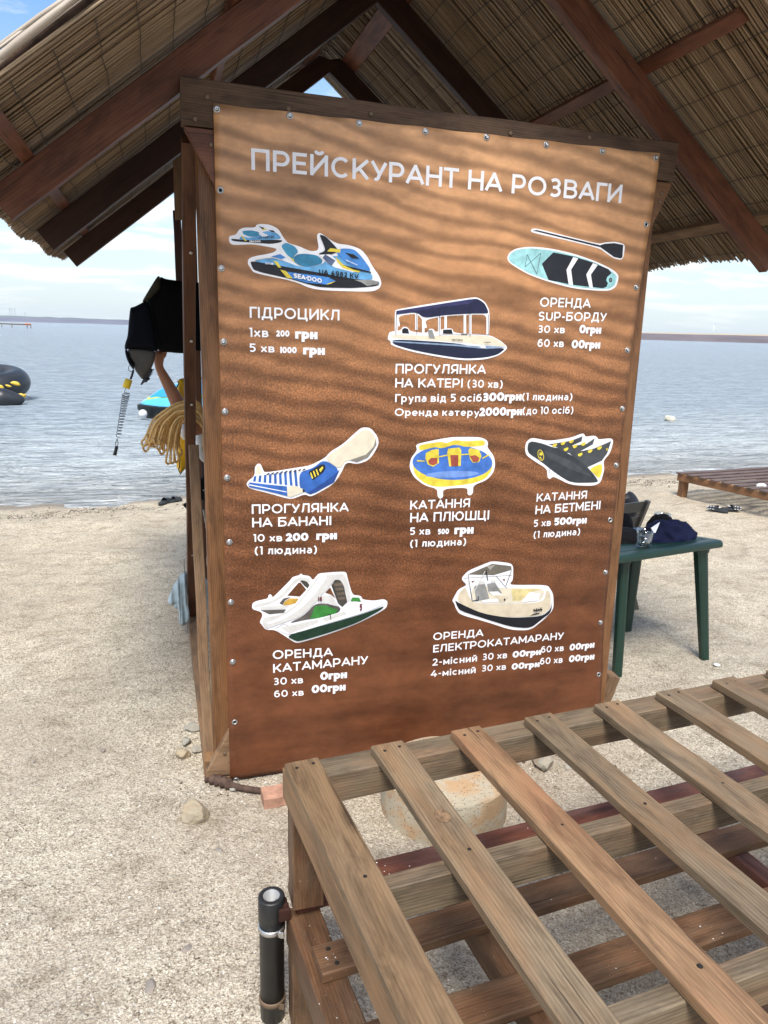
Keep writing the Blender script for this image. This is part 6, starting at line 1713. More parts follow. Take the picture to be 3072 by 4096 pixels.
lan = empty('wrist_lanyard', (-0.3510, 1.1600, 1.4717), 'black coiled safety lanyard with a yellow float hanging from the vest', 'lanyard')
rc = Vector((-0.3307, 1.1650, 1.5439))
tube('ring', [rc+Vector((.0125*math.cos(a), 0, .0155*math.sin(a))) for a in [i*math.pi/10 for i in range(20)]], .0016, MT['black_pl'], lan, 6, closed=True)
tube('strap', [(-0.3214, 1.1600, 1.5361), (-0.3290, 1.1600, 1.5114), (-0.3363, 1.1600, 1.4932)], .0055, MT['black_pl'], lan, 6)
fa, fb = [(-0.3436, 1.1600, 1.4922), (-0.3594, 1.1600, 1.4511)]
tube('float', [Vector(fa).lerp(Vector(fb), t) for t in (0, .03, .5, .97, 1)], [.0150, .0172, .0176, .0172, .0150], MT['float'], lan, 18)
ca, cb_ = Vector((-0.3578, 1.1600, 1.4319)), Vector((-0.4079, 1.1600, 1.2147))
hel = [Vector((-0.3594, 1.1600, 1.4501)), Vector((-0.3690, 1.1600, 1.4302)), Vector((-0.3461, 1.1600, 1.4260))]
for i in range(17*14):
    t = i/(17*14); c_ = ca.lerp(cb_, .05+.95*t**1.25)
    r_ = .0175*(1-.42*t); a = i/14*2*math.pi
    hel.append(c_+Vector((r_*math.cos(a), r_*math.sin(a), .004*math.sin(a))))
tube('coil_cord', hel, .0017, MT['black_pl'], lan, 5)
tube('loop', [(-0.4121, 1.1600, 1.2068), (-0.4221, 1.1600, 1.1836), (-0.4205, 1.1600, 1.1682), (-0.4129, 1.1600, 1.1694), (-0.4096, 1.1600, 1.1834), (-0.4134, 1.1600, 1.2055)], .0018, MT['black_pl'], lan, 5)
tube('clip', [(-0.4166, 1.1600, 1.1708), (-0.4197, 1.1600, 1.1588), (-0.4244, 1.1600, 1.1415), (-0.4291, 1.1600, 1.1255)], [.0065, .0085, .0075, .0095], MT['black_pl'], lan, 10)

# straw coloured rope, a hank of long loops thrown over a peg
rope = empty('rope_hank', (-.08, 1.05, 1.36), 'thick hank of straw coloured twisted rope slung over the side brace', 'rope')
HA = [(-0.3165, 1.4342), (0.0626, 1.4354), (-0.3348, 1.0693), (0.0529, 1.0590)]
rr = random.Random(4)
def hank_pt(px, py, dy=0.0):
    """bilinear in the hank's own front view"""
    (x0, z0), (x1, z1), (x2, z2), (x3, z3) = HA     # corners (0,400),(1400,400),(0,1700),(1400,1700)
    u, v = px/1400, (py-400)/1300
    xa, za = x0+(x1-x0)*u, z0+(z1-z0)*u; xb, zb = x2+(x3-x2)*u, z2+(z3-z2)*u
    return Vector((xa+(xb-xa)*v, 1.05+dy, za+(zb-za)*v))


loops = [(0.0, 1350, .10), (.05, 1385, .0), (.12, 1290, .02), (.22, 1300, -.01), (.30, 1320, .03), (.42, 1340, -.02), (.50, 1440, .0), (.58, 1400, .025), (.68, 1600, -.02), (.80, 1610, .01), (.90, 1560, -.015), (1.0, 1480, .02), (.35, 1240, -.03), (.15, 1200, .04)]
for k, (s, yb, dd) in enumerate(loops):
    def L_(a, b_): return (a[0]+(b_[0]-a[0])*s, a[1]+(b_[1]-a[1])*s)
    j = lambda q, a=14: (q[0]+rr.uniform(-a, a), q[1]+rr.uniform(-a, a))
    xb = 130+600*s
    dyk = (dd*1.0+rr.uniform(-.012, .012))
    up = [j(L_((190, 1170), (728, 1260))), j(L_((310, 905), (735, 1030))), j(L_((480, 725), (765, 900))), j(L_((660, 605), (800, 850))), j((865, 550+310*s), 8), (960, 530+310*s), (1075, 590+300*s), (1150, 780+200*s)]
    yr = 1250+rr.uniform(0, 260)
    right = [(1180, 1050+rr.uniform(-40, 40)), (1192+rr.uniform(-14, 10), yr), (1215, yr+40), (1245, yr-10)]
    back = [(p[0]+36*(1-.3*s)+rr.uniform(-5, 5), p[1]+26+rr.uniform(-6, 6)) for p in up[::-1]]
    ctrl = [(xb-14, yb-34), (xb-20, yb-85)]+up+right+back+[(xb+56+rr.uniform(0, 14), yb-66), (xb+44, yb-16), (xb+14, yb)]
    pts = []
    n = len(ctrl)
    for i, (px, py) in enumerate(ctrl):
        d = dyk-(.035 if 6 <= i <= 9 else 0)*0+.012*math.sin(i*.8+k)
        pts.append(hank_pt(px, py, d+(.016 if i > n/2 else 0)))
    sp_ = spline(pts, 12, True)
    tube('rope_strand', sp_, .0052, MT['rope'], rope, 9, closed=True, lobes=3, twist=210)
beam('peg', (-.075, .80, 1.300), (-.075, 1.28, 1.300), .026, .026, MT['brace'], hut)

yb_ = empty('yellow_bag', (-0.0837, 1.4000, 1.2508), 'bright yellow nylon float bag with dark piping hanging behind the rope', 'bag')
blob('bag_body', [(-0.1139, 1.4693), (-0.1022, 1.4809), (-0.0814, 1.4847), (-0.0428, 1.4814), (-0.0389, 1.3744), (-0.0467, 1.0928), (-0.0671, 1.0294), (-0.0942, 0.9996), (-0.1164, 0.9745), (-0.1270, 0.9941), (-0.1380, 1.0231), (-0.1256, 1.0943), (-0.1153, 1.2510), (-0.1188, 1.3560), (-0.1256, 1.4110), (-0.1211, 1.4353), (-0.1075, 1.4582)], 1.4, .09, MT['yellow'], yb_, noise_amp=.008, seed=5)
tube('piping', [(-0.1147, 1.3650, 1.4718), (-0.1075, 1.3650, 1.4598), (-0.1209, 1.3650, 1.4381), (-0.1268, 1.3650, 1.4163), (-0.1240, 1.3650, 1.3958)], .0030, MT['dark_trim'], yb_, 6)
tube('piping', [(-0.1173, 1.3500, 1.0709), (-0.1210, 1.3500, 1.0270), (-0.1265, 1.3500, 1.0081), (-0.1166, 1.3500, 0.9841), (-0.1095, 1.3500, 0.9982)], .0030, MT['dark_trim'], yb_, 6)
blob('white_canister', [(-0.1114, 1.2515), (-0.1030, 1.2604), (-0.0926, 1.2678), (-0.0650, 1.2676), (-0.0679, 1.1815), (-0.0942, 1.1813), (-0.1056, 1.1881), (-0.1125, 1.2064)], 1.25, .07, MT['white_pl'], None, label='grey white canister half hidden behind the rope hank', cat='canister')
blob('plastic_sheet', [(-0.0193, 1.1901), (0.0174, 1.1830), (0.0584, 1.0280), (0.0447, 1.0080), (0.0165, 0.9917), (-0.0176, 1.0432)], 1.62, .015, MT['white_cloth'], None, noise_amp=.01, seed=8, label='crumpled white plastic sheet inside the hut beside the rope', cat='plastic sheet')
bag = empty('black_bag', (-0.0118, 1.1000, 0.9444), 'small black bag with straps hanging between the left hut posts', 'bag')
blob('bag_body', [(-0.0308, 1.0181), (0.0176, 1.0207), (0.0178, 0.8879), (-0.0290, 0.8885), (-0.0313, 0.9654)], 1.1, .05, MT['blackcloth'], bag, noise_amp=.004, seed=9)
tube('strap', [(-0.0149, 1.0900, 1.0918), (-0.0163, 1.0900, 1.0196), (-0.0171, 1.0900, 0.8895), (-0.0208, 1.0900, 0.8424), (-0.0077, 1.0900, 0.8390), (-0.0003, 1.0900, 0.8930), (-0.0024, 1.0900, 1.0192), (-0.0060, 1.0900, 1.0916)], .004, MT['black_pl'], bag, 6)
tube('buckle', [(-0.0193, 1.0700, 0.9551), (-0.0149, 1.0700, 0.9489), (-0.0100, 1.0700, 0.9580), (-0.0193, 1.0700, 0.9551)], .0014, MT['metal'], bag, 5)
tube('thin_rope', spline([(-0.0253, 0.9500, 0.8823), (-0.0189, 0.9500, 0.8423), (-0.0126, 0.9500, 0.8020), (-0.0099, 0.9500, 0.7616), (-0.0084, 0.9500, 0.7373), (-0.0030, 0.9500, 0.7127), (-0.0068, 0.9500, 0.6844), (-0.0108, 0.9500, 0.6520), (-0.0141, 0.9500, 0.6153), (-0.0095, 0.9500, 0.5903), (-0.0044, 0.9500, 0.5796)], 8), .0052, MT['rope_grey'], None, 9, lobes=3, twist=190, label='thin grey twisted rope hanging down between the left hut posts', cat='rope')
tw = empty('towel', (-0.1062, 1.5000, 0.2593), 'pale blue terry towel hanging by a cord at the back of the hut side', 'towel')
fold = lambda x, z: .012*math.sin(x*150+z*9)+.006*math.sin(x*340)
blob('towel_fold', [(-0.1136, 0.3956), (-0.1258, 0.3846), (-0.1463, 0.3577), (-0.1738, 0.3194), (-0.1973, 0.2712), (-0.2171, 0.2097), (-0.1957, 0.2031), (-0.1741, 0.1985), (-0.1811, 0.1749), (-0.1513, 0.1657), (-0.1561, 0.0942), (-0.1439, 0.0677), (-0.1086, 0.0654), (-0.0954, 0.1132), (-0.0955, 0.1619), (-0.1077, 0.2161), (-0.0915, 0.3061), (-0.0930, 0.3871)], 1.5, .045, MT['towel'], tw, noise_amp=.010, seed=11, ydrop=fold)
blob('towel_fold', [(-0.0616, 0.3846), (0.0130, 0.3110), (0.0297, 0.2554), (0.0384, 0.2050), (0.0365, 0.1351), (0.0348, 0.0747), (0.0202, 0.0800), (0.0178, 0.1266), (-0.0430, 0.1217), (-0.0599, 0.1630), (-0.0657, 0.2626)], 1.62, .04, MT['towel'], tw, noise_amp=.006, seed=12, ydrop=fold)
tube('cord', [(-0.1128, 1.5000, 0.4685), (-0.1147, 1.5000, 0.4405), (-0.1122, 1.5000, 0.4120), (-0.1138, 1.5000, 0.3909)], .0030, MT['rope_grey'], tw, 6)
blob('plastic_bottle', [(-0.0240, 0.3073), (-0.0136, 0.3082), (-0.0024, 0.3052), (-0.0035, 0.2664), (-0.0144, 0.2645), (-0.0242, 0.2705)], .75, .025, MT['towel'], None, rings=4, label='pale blue plastic bottle lying inside the hut behind the front post', cat='bottle')
blob('hanging_cover', [(-0.1080, 0.7720), (-0.0947, 0.7829), (-0.0774, 0.7845), (-0.0657, 0.7496), (-0.0874, 0.7459), (-0.0966, 0.7545)], 1.55, .03, MT['blackcloth'], None, rings=4, label='corner of black cloth poking out beside the left brace', cat='cloth')

# ------------------------------------------------------------------ the person reaching up behind the banner
def skinned(name, verts, edges, radii, mat, parent, roots, sub=2, **kw):
    me = bpy.data.meshes.new(name); me.from_pydata([tuple(v) for v in verts], edges, []); me.update()
    o = bpy.data.objects.new(name, me); COL.objects.link(o)
    md = o.modifiers.new('skin', 'SKIN'); md.use_smooth_shade = True
    for i, r in enumerate(radii):
        rr_ = (r, r) if not isinstance(r, tuple) else r
        me.skin_vertices[0].data[i].radius = rr_
        me.skin_vertices[0].data[i].use_root = i in roots
    ms = o.modifiers.new('sub', 'SUBSURF'); ms.levels = sub; ms.render_levels = sub
    bpy.context.view_layer.update()
    ev = o.evaluated_get(bpy.context.evaluated_depsgraph_get())
    m2 = bpy.data.meshes.new_from_object(ev)
    bpy.data.objects.remove(o); bpy.data.meshes.remove(me)
    m2.name = name
    m2.materials.clear()
    m2.polygons.foreach_set('use_smooth', [True]*len(m2.polygons))
    return put(name, m2, MT[mat], parent, **kw)


person = empty('person', (.30, 1.42, 0), 'person in a grey shirt behind the banner reaching one bare arm to the black vest', 'person')
G0 = gz(.3, 1.4)
J = {
 'pelvis': (.29, 1.42, .95), 'belly': (.285, 1.42, 1.08), 'chest': (.275, 1.42, 1.28), 'neck0': (.272, 1.42, 1.43), 'neck1': (.262, 1.42, 1.50), 'head0': (.250, 1.42, 1.565), 'head1': (.240, 1.42, 1.64), 'head2': (.245, 1.42, 1.705),
 'ls': (.255, 1.275, 1.385), 'le': (-.062, 1.300, 1.215), 'lf': (-.100, 1.298, 1.325), 'lf2': (-.158, 1.292, 1.450), 'lw': (-.204, 1.288, 1.548), 'lh': (-.198, 1.284, 1.632),
 'rs': (.275, 1.575, 1.385), 're': (.30, 1.62, 1.10), 'rw': (.20, 1.60, .88), 'rh': (.17, 1.59, .80),
 'lhp': (.29, 1.335, .90), 'lk': (.275, 1.33, .50), 'la': (.30, 1.33, .09), 'lt': (.16, 1.325, .035),
 'rhp': (.29, 1.505, .90), 'rk': (.285, 1.52, .50), 'ra': (.33, 1.53, .09), 'rt': (.19, 1.53, .035)}
RD = {'pelvis': (.125, .165), 'belly': (.105, .14), 'chest': (.115, .165), 'neck0': .062, 'neck1': .055, 'head0': .072, 'head1': .098, 'head2': .070,
      'ls': .062, 'le': .041, 'lf': .044, 'lf2': .032, 'lw': .0215, 'lh': .036, 'rs': .060, 're': .040, 'rw': .024, 'rh': (.036, .020),
      'lhp': .088, 'lk': .056, 'la': .036, 'lt': .034, 'rhp': .088, 'rk': .056, 'ra': .036, 'rt': .034}
names = list(J); ix = {n: i for i, n in enumerate(names)}
E_ = [('pelvis', 'belly'), ('belly', 'chest'), ('chest', 'neck0'), ('neck0', 'neck1'), ('neck1', 'head0'), ('head0', 'head1'), ('head1', 'head2'), ('chest', 'ls'), ('ls', 'le'), ('le', 'lf'), ('lf', 'lf2'), ('lf2', 'lw'), ('lw', 'lh'), ('chest', 'rs'), ('rs', 're'), ('re', 'rw'), ('rw', 'rh'),
      ('pelvis', 'lhp'), ('lhp', 'lk'), ('lk', 'la'), ('la', 'lt'), ('pelvis', 'rhp'), ('rhp', 'rk'), ('rk', 'ra'), ('ra', 'rt')]
Vp = [Vector(J[n]) for n in names]; Ep = [(ix[a], ix[b_]) for a, b_ in E_]; Rp = [RD[n] for n in names]; roots = {ix['pelvis']}
# five fingers closed on the vest, thumb along its near edge; a relaxed right hand
h0 = Vector(J['lh'])
for fx, fy, ln_ in ((.020, -.004, .84), (.007, -.010, .98), (-.007, -.012, 1.0), (-.020, -.008, .88)):
    b0 = len(Vp); base = h0+Vector((fx*.8, .0, .012))
    segs = [base, base+Vector((fx*.22-.004, -.012, .034*ln_)), base+Vector((fx*.3-.010, -.034, .054*ln_)), base+Vector((fx*.3-.016, -.052, .044*ln_))]
    Vp += segs; Rp += [.0100, .0092, .0084, .0072]; Ep += [(b0, b0+1), (b0+1, b0+2), (b0+2, b0+3)]; roots.add(b0)
b0 = len(Vp); base = h0+Vector((.014, -.004, -.040))
Vp += [base, base+Vector((.012, -.004, .024)), base+Vector((.012, -.012, .048)), base+Vector((.006, -.020, .070))]; Rp += [.014, .0125, .0105, .0085]; Ep += [(b0, b0+1), (b0+1, b0+2), (b0+2, b0+3)]; roots.add(b0)
h0 = Vector(J['rh'])
for fy, ln_ in ((-.026, .86), (-.009, 1.0), (.009, .96), (.026, .78)):
    b0 = len(Vp); base = h0+Vector((0, fy*.8, -.02))
    Vp += [base, base+Vector((-.008, fy*.2, -.038*ln_)), base+Vector((.004, fy*.2, -.066*ln_))]; Rp += [.010, .0092, .0078]; Ep += [(b0, b0+1), (b0+1, b0+2)]; roots.add(b0)
b0 = len(Vp); Vp += [h0+Vector((-.02, -.010, .01)), h0+Vector((-.045, -.018, -.012)), h0+Vector((-.052, -.014, -.040))]; Rp += [.012, .011, .009]; Ep += [(b0, b0+1), (b0+1, b0+2)]; roots.add(b0)
skinned('body', Vp, Ep, Rp, 'skin', person, roots)
# face towards the vest (looking left), ears, hair, clothes
hc = Vector(J['head1'])
face = empty
V, F = tube_geo([hc+Vector((-.088, 0, .015)), hc+Vector((-.108, 0, -.012)), hc+Vector((-.090, 0, -.028))], [.010, .015, .012], 8)
put('nose', mesh('nose', V, F, True), MT['skin'], person)
for s in (-1, 1):
    bm = bmesh.new(); bmesh.ops.create_uvsphere(bm, u_segments=12, v_segments=8, radius=.012); me = bpy.data.meshes.new('eye'); bm.to_mesh(me); bm.free()
    put('eye', me, MT['eye'], person, Matrix.Translation(hc+Vector((-.079, s*.032, .014))))
    me = rock_mesh('ear', (.017, .007, .028), 31, 2, .1); put('ear', me, MT['skin'], person, Matrix.Translation(hc+Vector((.012, s*.086, -.004))))
put('mouth', rock_mesh('mouth', (.008, .024, .007), 32, 2, .05), MT['skin'], person, Matrix.Translation(hc+Vector((-.086, 0, -.055))))
put('hair', rock_mesh('hair', (.098, .094, .082), 33, 4, .16), MT['hair'], person, Matrix.Translation(hc+Vector((.020, 0, .042))))
skinned('shirt', [J['pelvis'], J['belly'], J['chest'], (.272, 1.42, 1.40), J['ls'], (.13, 1.286, 1.322), J['rs'], (.288, 1.6, 1.24)], [(0, 1), (1, 2), (2, 3), (2, 4), (4, 5), (2, 6), (6, 7)],
        [(.140, .18), (.122, .155), (.130, .18), .078, .074, .062, .072, .062], 'shirt', person, {0})
skinned('shorts', [J['pelvis'], J['lhp'], (.28, 1.332, .58), J['rhp'], (.287, 1.513, .58)], [(0, 1), (1, 2), (0, 3), (3, 4)], [(.145, .18), .108, .088, .108, .088], 'shorts', person, {0})

# ------------------------------------------------------------------ green table and what lies on it
TC = Vector((2.707, .523, .700)); TE = Vector((-.982, -.187, 0)).normalized(); TB = Vector((-.128, .675, -.090)).normalized(); TN = TE.cross(TB); TN = -TN if TN.z < 0 else TN
def tp(a, b_, h=0.0): return TC+TE*a+TB*b_+TN*h


table = empty('green_table', (2.38, .75, 0), 'dark green plastic garden table with bags and glasses on it', 'table')
TL, TD = .86, .72
prof = [(0.0, -.040), (-.004, -.036), (-.004, -.016), (.004, -.004), (.016, 0), (.060, 0), (.066, -.003), (.074, -.003), (.080, 0), (.120, 0), (.124, -.002), (.128, -.002), (.132, 0)]
V, F = [], []
for ins, h in prof:
    r = max(.0, .03-ins*.4)
    ring = []
    for (cx, cy, a0) in ((ins+r, ins+r, 180), (TL-ins-r, ins+r, 270), (TL-ins-r, TD-ins-r, 0), (ins+r, TD-ins-r, 90)):
        for k in range(5):
            a = R(a0+k*22.5); ring.append((cx+r*math.cos(a), cy+r*math.sin(a)))
    for (a, b_) in ring: V.append(tp(a, b_, h))
n = 20
for i in range(len(prof)-1):
    for k in range(n): F.append((i*n+k, i*n+(k+1) % n, (i+1)*n+(k+1) % n, (i+1)*n+k))
F.append(tuple((len(prof)-1)*n+k for k in range(n)))
for (a, b_) in ((.01, .01), (TL-.01, .01), (TL-.01, TD-.01), (.01, TD-.01)): V.append(tp(a, b_, -.020))
q = len(V)-4; F.append((q+3, q+2, q+1, q))
me = mesh('table_top', V, F, True)
try:
    me.set_sharp_from_angle(angle=R(30))
except Exception:
    pass
put('table_top', me, MT['green'], table)


def taper(name, a, b_, wa, wb, mat, parent, t1=None, t2=None, **kw):
    """tapered leg: flat board section wa x ta at a, wb x tb at b"""
    t1 = t1 or wa*.6; t2 = t2 or wb*.6
    a, b_ = Vector(a), Vector(b_)
    V = []
    for p, w, t in ((a, wa, t1), (b_, wb, t2)):
        for sx_, sy_ in ((-1, -1), (-.55, -1.25), (.55, -1.25), (1, -1), (1, 1), (-1, 1)): V.append(p+Vector((sx_*w/2, sy_*t/2, 0)))
    F = [(i, (i+1) % 6, (i+1) % 6+6, i+6) for i in range(6)]+[tuple(range(5, -1, -1)), tuple(range(6, 12))]
    c = a.copy(); V = [v-c for v in V]
    me_ = mesh(name, V, F); bm_ = bmesh.new(); bm_.from_mesh(me_); bmesh.ops.recalc_face_normals(bm_, faces=bm_.faces); bm_.to_mesh(me_); bm_.free()
    return put(name, me_, mat, parent, Matrix.Translation(c), **kw)


for (tx, ty, tz_), (fx, fy) in (((2.600, .575, .648), (2.690, .530)), ((2.045, .470, .655), (2.064, .448)), ((2.500, .985, .600), (2.478, .965)), ((1.95, .93, .60), (1.90, .95))):
    taper('leg', (tx, ty, tz_), (fx, fy, -.01), .066 if tx > 2.2 else .050, .046, MT['green'], table)
    taper('collar', (tx, ty, tz_+.004), (tx+.003, ty, tz_-.028), .088 if tx > 2.2 else .068, .076 if tx > 2.2 else .058, MT['green'], table)


def tumbler(loc, h, r0, r1, label, water):
    g = empty('tumbler', loc, label, 'glass', 'cut glass tumblers on the table')
    V, F = [], []
    ns = 36
    prof_ = [(r0*.9, 0), (r0, .003), (r0*1.01, h*.10), (r0*1.03, h*.5), (r1*.99, h*.7), (r1, h), (r1-.0018, h), (r1-.0022, h*.7), (r0-.004, h*.3), (r0-.005, .012), (.0003, .011)]
    for r, z in prof_:
        for k in range(ns):
            a = 2*math.pi*k/ns
            cut = (.0011 if k % 3 == 0 else -.0006)*(1 if z < h*.72 and r > r0*.95 else 0)
            V.append(((r+cut)*math.cos(a), (r+cut)*math.sin(a), z))
    for i in range(len(prof_)-1):
        for k in range(ns): F.append((i*ns+k, i*ns+(k+1) % ns, (i+1)*ns+(k+1) % ns, (i+1)*ns+k))
    F.append(tuple(range(ns-1, -1, -1))); F.append(tuple((len(prof_)-1)*ns+k for k in range(ns)))
    put('glass_wall', mesh('glass_wall', V, F, True), MT['glass'], g, Matrix.Translation(Vector(loc)))
    if water:
        V, F = lathe_geo([(r0-.0055, .0125), (r0-.0035, h*.3), (r1-.0030, h*.62), (.0003, h*.62)], 28)
        put('water', mesh('water', V, F, True), MT['drink'], g, Matrix.Translation(Vector(loc)))


tumbler((2.1974, 0.5276, 0.6869), .098, .0400, .0430, 'cut glass tumbler half full of water at the front of the table', True)
tumbler((2.6689, 1.0055, 0.6370), .094, .0440, .0480, 'empty clear tumbler behind the navy cloth on the table', False)


def heap(name, loc, size, seed, mat, parent=None, rough=.9, **kw):
    bm_ = bmesh.new(); bmesh.ops.create_icosphere(bm_, subdivisions=5, radius=1.0)
    off = Vector((seed*1.9, seed*.7, seed*3.3))
    for v in bm_.verts:
        p = v.co.copy()
        rid = 1-abs(mnoise.noise(p*2.1+off))*2.2
        k = 1+rough*.20*mnoise.noise(p*1.4+off)+rough*.15*rid+rough*.05*mnoise.noise(p*6+off)
        z = p.z*k
        v.co = Vector((p.x*size[0]*k, p.y*size[1]*k, max(z, -.02)*size[2] if z > 0 else z*.004))
    me_ = bpy.data.meshes.new(name); bm_.to_mesh(me_); bm_.free(); me_.polygons.foreach_set('use_smooth', [True]*len(me_.polygons))
    return put(name, me_, MT[mat], parent, Matrix.Translation(Vector(loc)), **kw)


nv_ = empty('navy_clothes', (2.4629, 0.6708, 0.6750), 'crumpled navy blue clothing with a white care label on the table', 'clothes')
heap('cloth', (2.4584, 0.6649, 0.6756), (.155, .085, .105), 3, 'navy', nv_)
heap('cloth', (2.4603, 0.7351, 0.6667), (.085, .080, .118), 6, 'blackcloth', nv_)
lb = [(2.1787, 0.8094), (2.2514, 0.8295), (2.2698, 0.8019), (2.2086, 0.7818), (2.1985, 0.7835)]
V = [Vector((x, .46+.03*i*(i<3), z)) for i, (x, z) in enumerate(lb)]
me = mesh('care_label', V+[(a, b_+.002, c_) for a, b_, c_ in V], [(0, 1, 2, 3, 4), (9, 8, 7, 6, 5)]+[(i, i+5, (i+1) % 5+5, (i+1) % 5) for i in range(5)])
put('care_label', me, MT['tagm'], nv_)
bb = empty('black_sack', (2.2354, 0.7486, 0.6594), 'soft black bag lying on the table next to the tumbler of water', 'bag')
heap('sack', (2.2328, 0.7499, 0.6592), (.115, .11, .070), 9, 'blackcloth', bb, .5); heap('sack_flap', (2.3542, 0.9463, 0.6369), (.060, .06, .125), 12, 'blackcloth', bb, .6)
cd = (2.4504, 0.9644, 0.6369)
beam('paper_packet', (cd[0]-.05, cd[1]+.02, cd[2]+.008), (cd[0]+.045, cd[1], cd[2]+.012), .07, .008, MT['card'], None, label='flat blue and white packet behind the tumbler of water', cat='packet')

# chair seen from behind, with a bag on its seat
chair = empty('plastic_chair', (2.36, 1.32, 0), 'grey brown slatted plastic chair seen from behind the green table', 'chair')
CU = Vector((-.90, -.38, 0)).normalized(); CN = Vector((-.38, .90, 0)).normalized()
tr_, lr_ = Vector((2.640, 1.120, .782)), Vector((2.590, 1.195, .46))
def cp(s, t):          # s along the width from the right edge, t down the back
    top = tr_+CU*.50*s; low = lr_+CU*.42*s
    p = top.lerp(low, t)
    return p+CN*(.035*math.sin(math.pi*s)*1.0)


for k, (t0, t1) in enumerate(((.0, .20), (.30, .46), (.56, .72), (.82, .95))):
    V, F = [], []
    N_ = 14
    for i in range(N_+1):
        s = i/N_; dip = .055*math.sin(math.pi*min(1, s*1.0))*(0.35 if k == 0 else 1)
        for t, o_ in ((t0+dip*(k > 0), 0), (t1+dip*.8, 0), (t1+dip*.8, .012), (t0+dip*(k > 0), .012)): V.append(cp(s, t)+CN*o_)
    for i in range(N_):
        for q in range(4): F.append((i*4+q, i*4+(q+1) % 4, (i+1)*4+(q+1) % 4, (i+1)*4+q))
    F += [(3, 2, 1, 0), tuple(N_*4+q for q in range(4))]
    me = mesh('back_slat', V, F); bm = bmesh.new(); bm.from_mesh(me); bmesh.ops.recalc_face_normals(bm, faces=bm.faces); bm.to_mesh(me); bm.free()
    put('back_slat', me, MT['chair'], chair)
for s in (0, 1): beam('back_frame', cp(s, -.01), cp(s, 1.08), .034, .026, MT['chair'], chair, up=CN)
sc0 = cp(.5, 1.0); sc0.z = .42
V = [sc0-CU*.22, sc0+CU*.22, sc0+CU*.23+CN*.42, sc0-CU*.23+CN*.42]
me = mesh('seat', V+[v-Vector((0, 0, .03)) for v in V], [(0, 1, 2, 3), (7, 6, 5, 4), (0, 4, 5, 1), (1, 5, 6, 2), (2, 6, 7, 3), (3, 7, 4, 0)]); bm = bmesh.new(); bm.from_mesh(me); bmesh.ops.recalc_face_normals(bm, faces=bm.faces); bm.to_mesh(me); bm.free()
put('seat', me, MT['chair'], chair)
for p, f in ((V[0]+Vector((0, .01, 0)), Vector((2.765, 1.275, -.01))), (V[1], Vector((2.02, 1.02, -.01))), (V[2], Vector((1.92, 1.62, -.01))), (V[3], Vector((2.47, 1.80, -.01)))):
    taper('leg', p-Vector((0, 0, .025)), f, .060, .038, MT['chair'], chair)
hx, hz_ = [(2.6339, 0.7148)][0]
me = rock_mesh('black_backpack', (.115, .10, .20), 41, 4, .06)
put('black_backpack', me, MT['leather'], None, Matrix.Translation((hx, 1.33, hz_-.115)), label='smooth black rounded backpack standing on the plastic chair', cat='backpack')

# ------------------------------------------------------------------ far daybed, sandals, litter
day = empty('wooden_daybed', (6.2, 4.0, 0), 'low orange brown daybed frame with dark slats near the water', 'daybed')
DC = Vector((5.459, 4.377, .27)); a1, a2 = R(6), R(12)
DS = Vector((math.cos(a1), math.sin(a1), 0)); DD = Vector((math.sin(a2), -math.cos(a2), 0))
for k in range(14):
    o_ = DC+DD*(.035+k*.150)
    beam('slat', o_-DS*.02-Vector((0, 0, .006)), o_+DS*2.0-Vector((0, 0, .006)), .085, .016, MT['day_slat'], day, bev=.002)
for o_, e_ in ((DC, DC+DD*2.08), (DC+DS*1.97, DC+DS*1.97+DD*2.08)):
    beam('side_rail', o_-Vector((0, 0, .054))+DS*.018, e_-Vector((0, 0, .054))+DS*.018, .036, .078, MT['day'], day)
for o_ in (DC+DD*.02, DC+DD*2.06): beam('end_rail', o_+DS*.04-Vector((0, 0, .054)), o_+DS*1.95-Vector((0, 0, .054)), .036, .078, MT['day'], day)
beam('centre_rail', DC+DD*.04+DS*1.0-Vector((0, 0, .054)), DC+DD*2.04+DS*1.0-Vector((0, 0, .054)), .036, .078, MT['day'], day)
for sa, sb in ((.06, .045), (1.94, .045), (.06, 2.03), (1.94, 2.03)):
    p = DC+DS*sa+DD*sb; p.z = gz(p.x, p.y)-.05
    beam('leg', p, Vector((p.x, p.y, .182)), .075, .085, MT['day'], day, up=(0, 1, 0))
heap('tissue', (5.8510, 3.5321, 0.2700), (.055, .035, .030), 15, 'white_cloth', None, .8, label='crumpled white tissue left on the slats of the far daybed', cat='tissue')


def sole_pts(L, W):
    o = []
    for k in range(24):
        a = 2*math.pi*k/24
        x = L/2*math.cos(a); y = W/2*math.sin(a)*(1-.16*math.cos(a)**2 if math.cos(a) < 0 else 1.0)*(.86 if -.5 < math.cos(a) < .3 else 1)
        o.append((x, y))
    return o


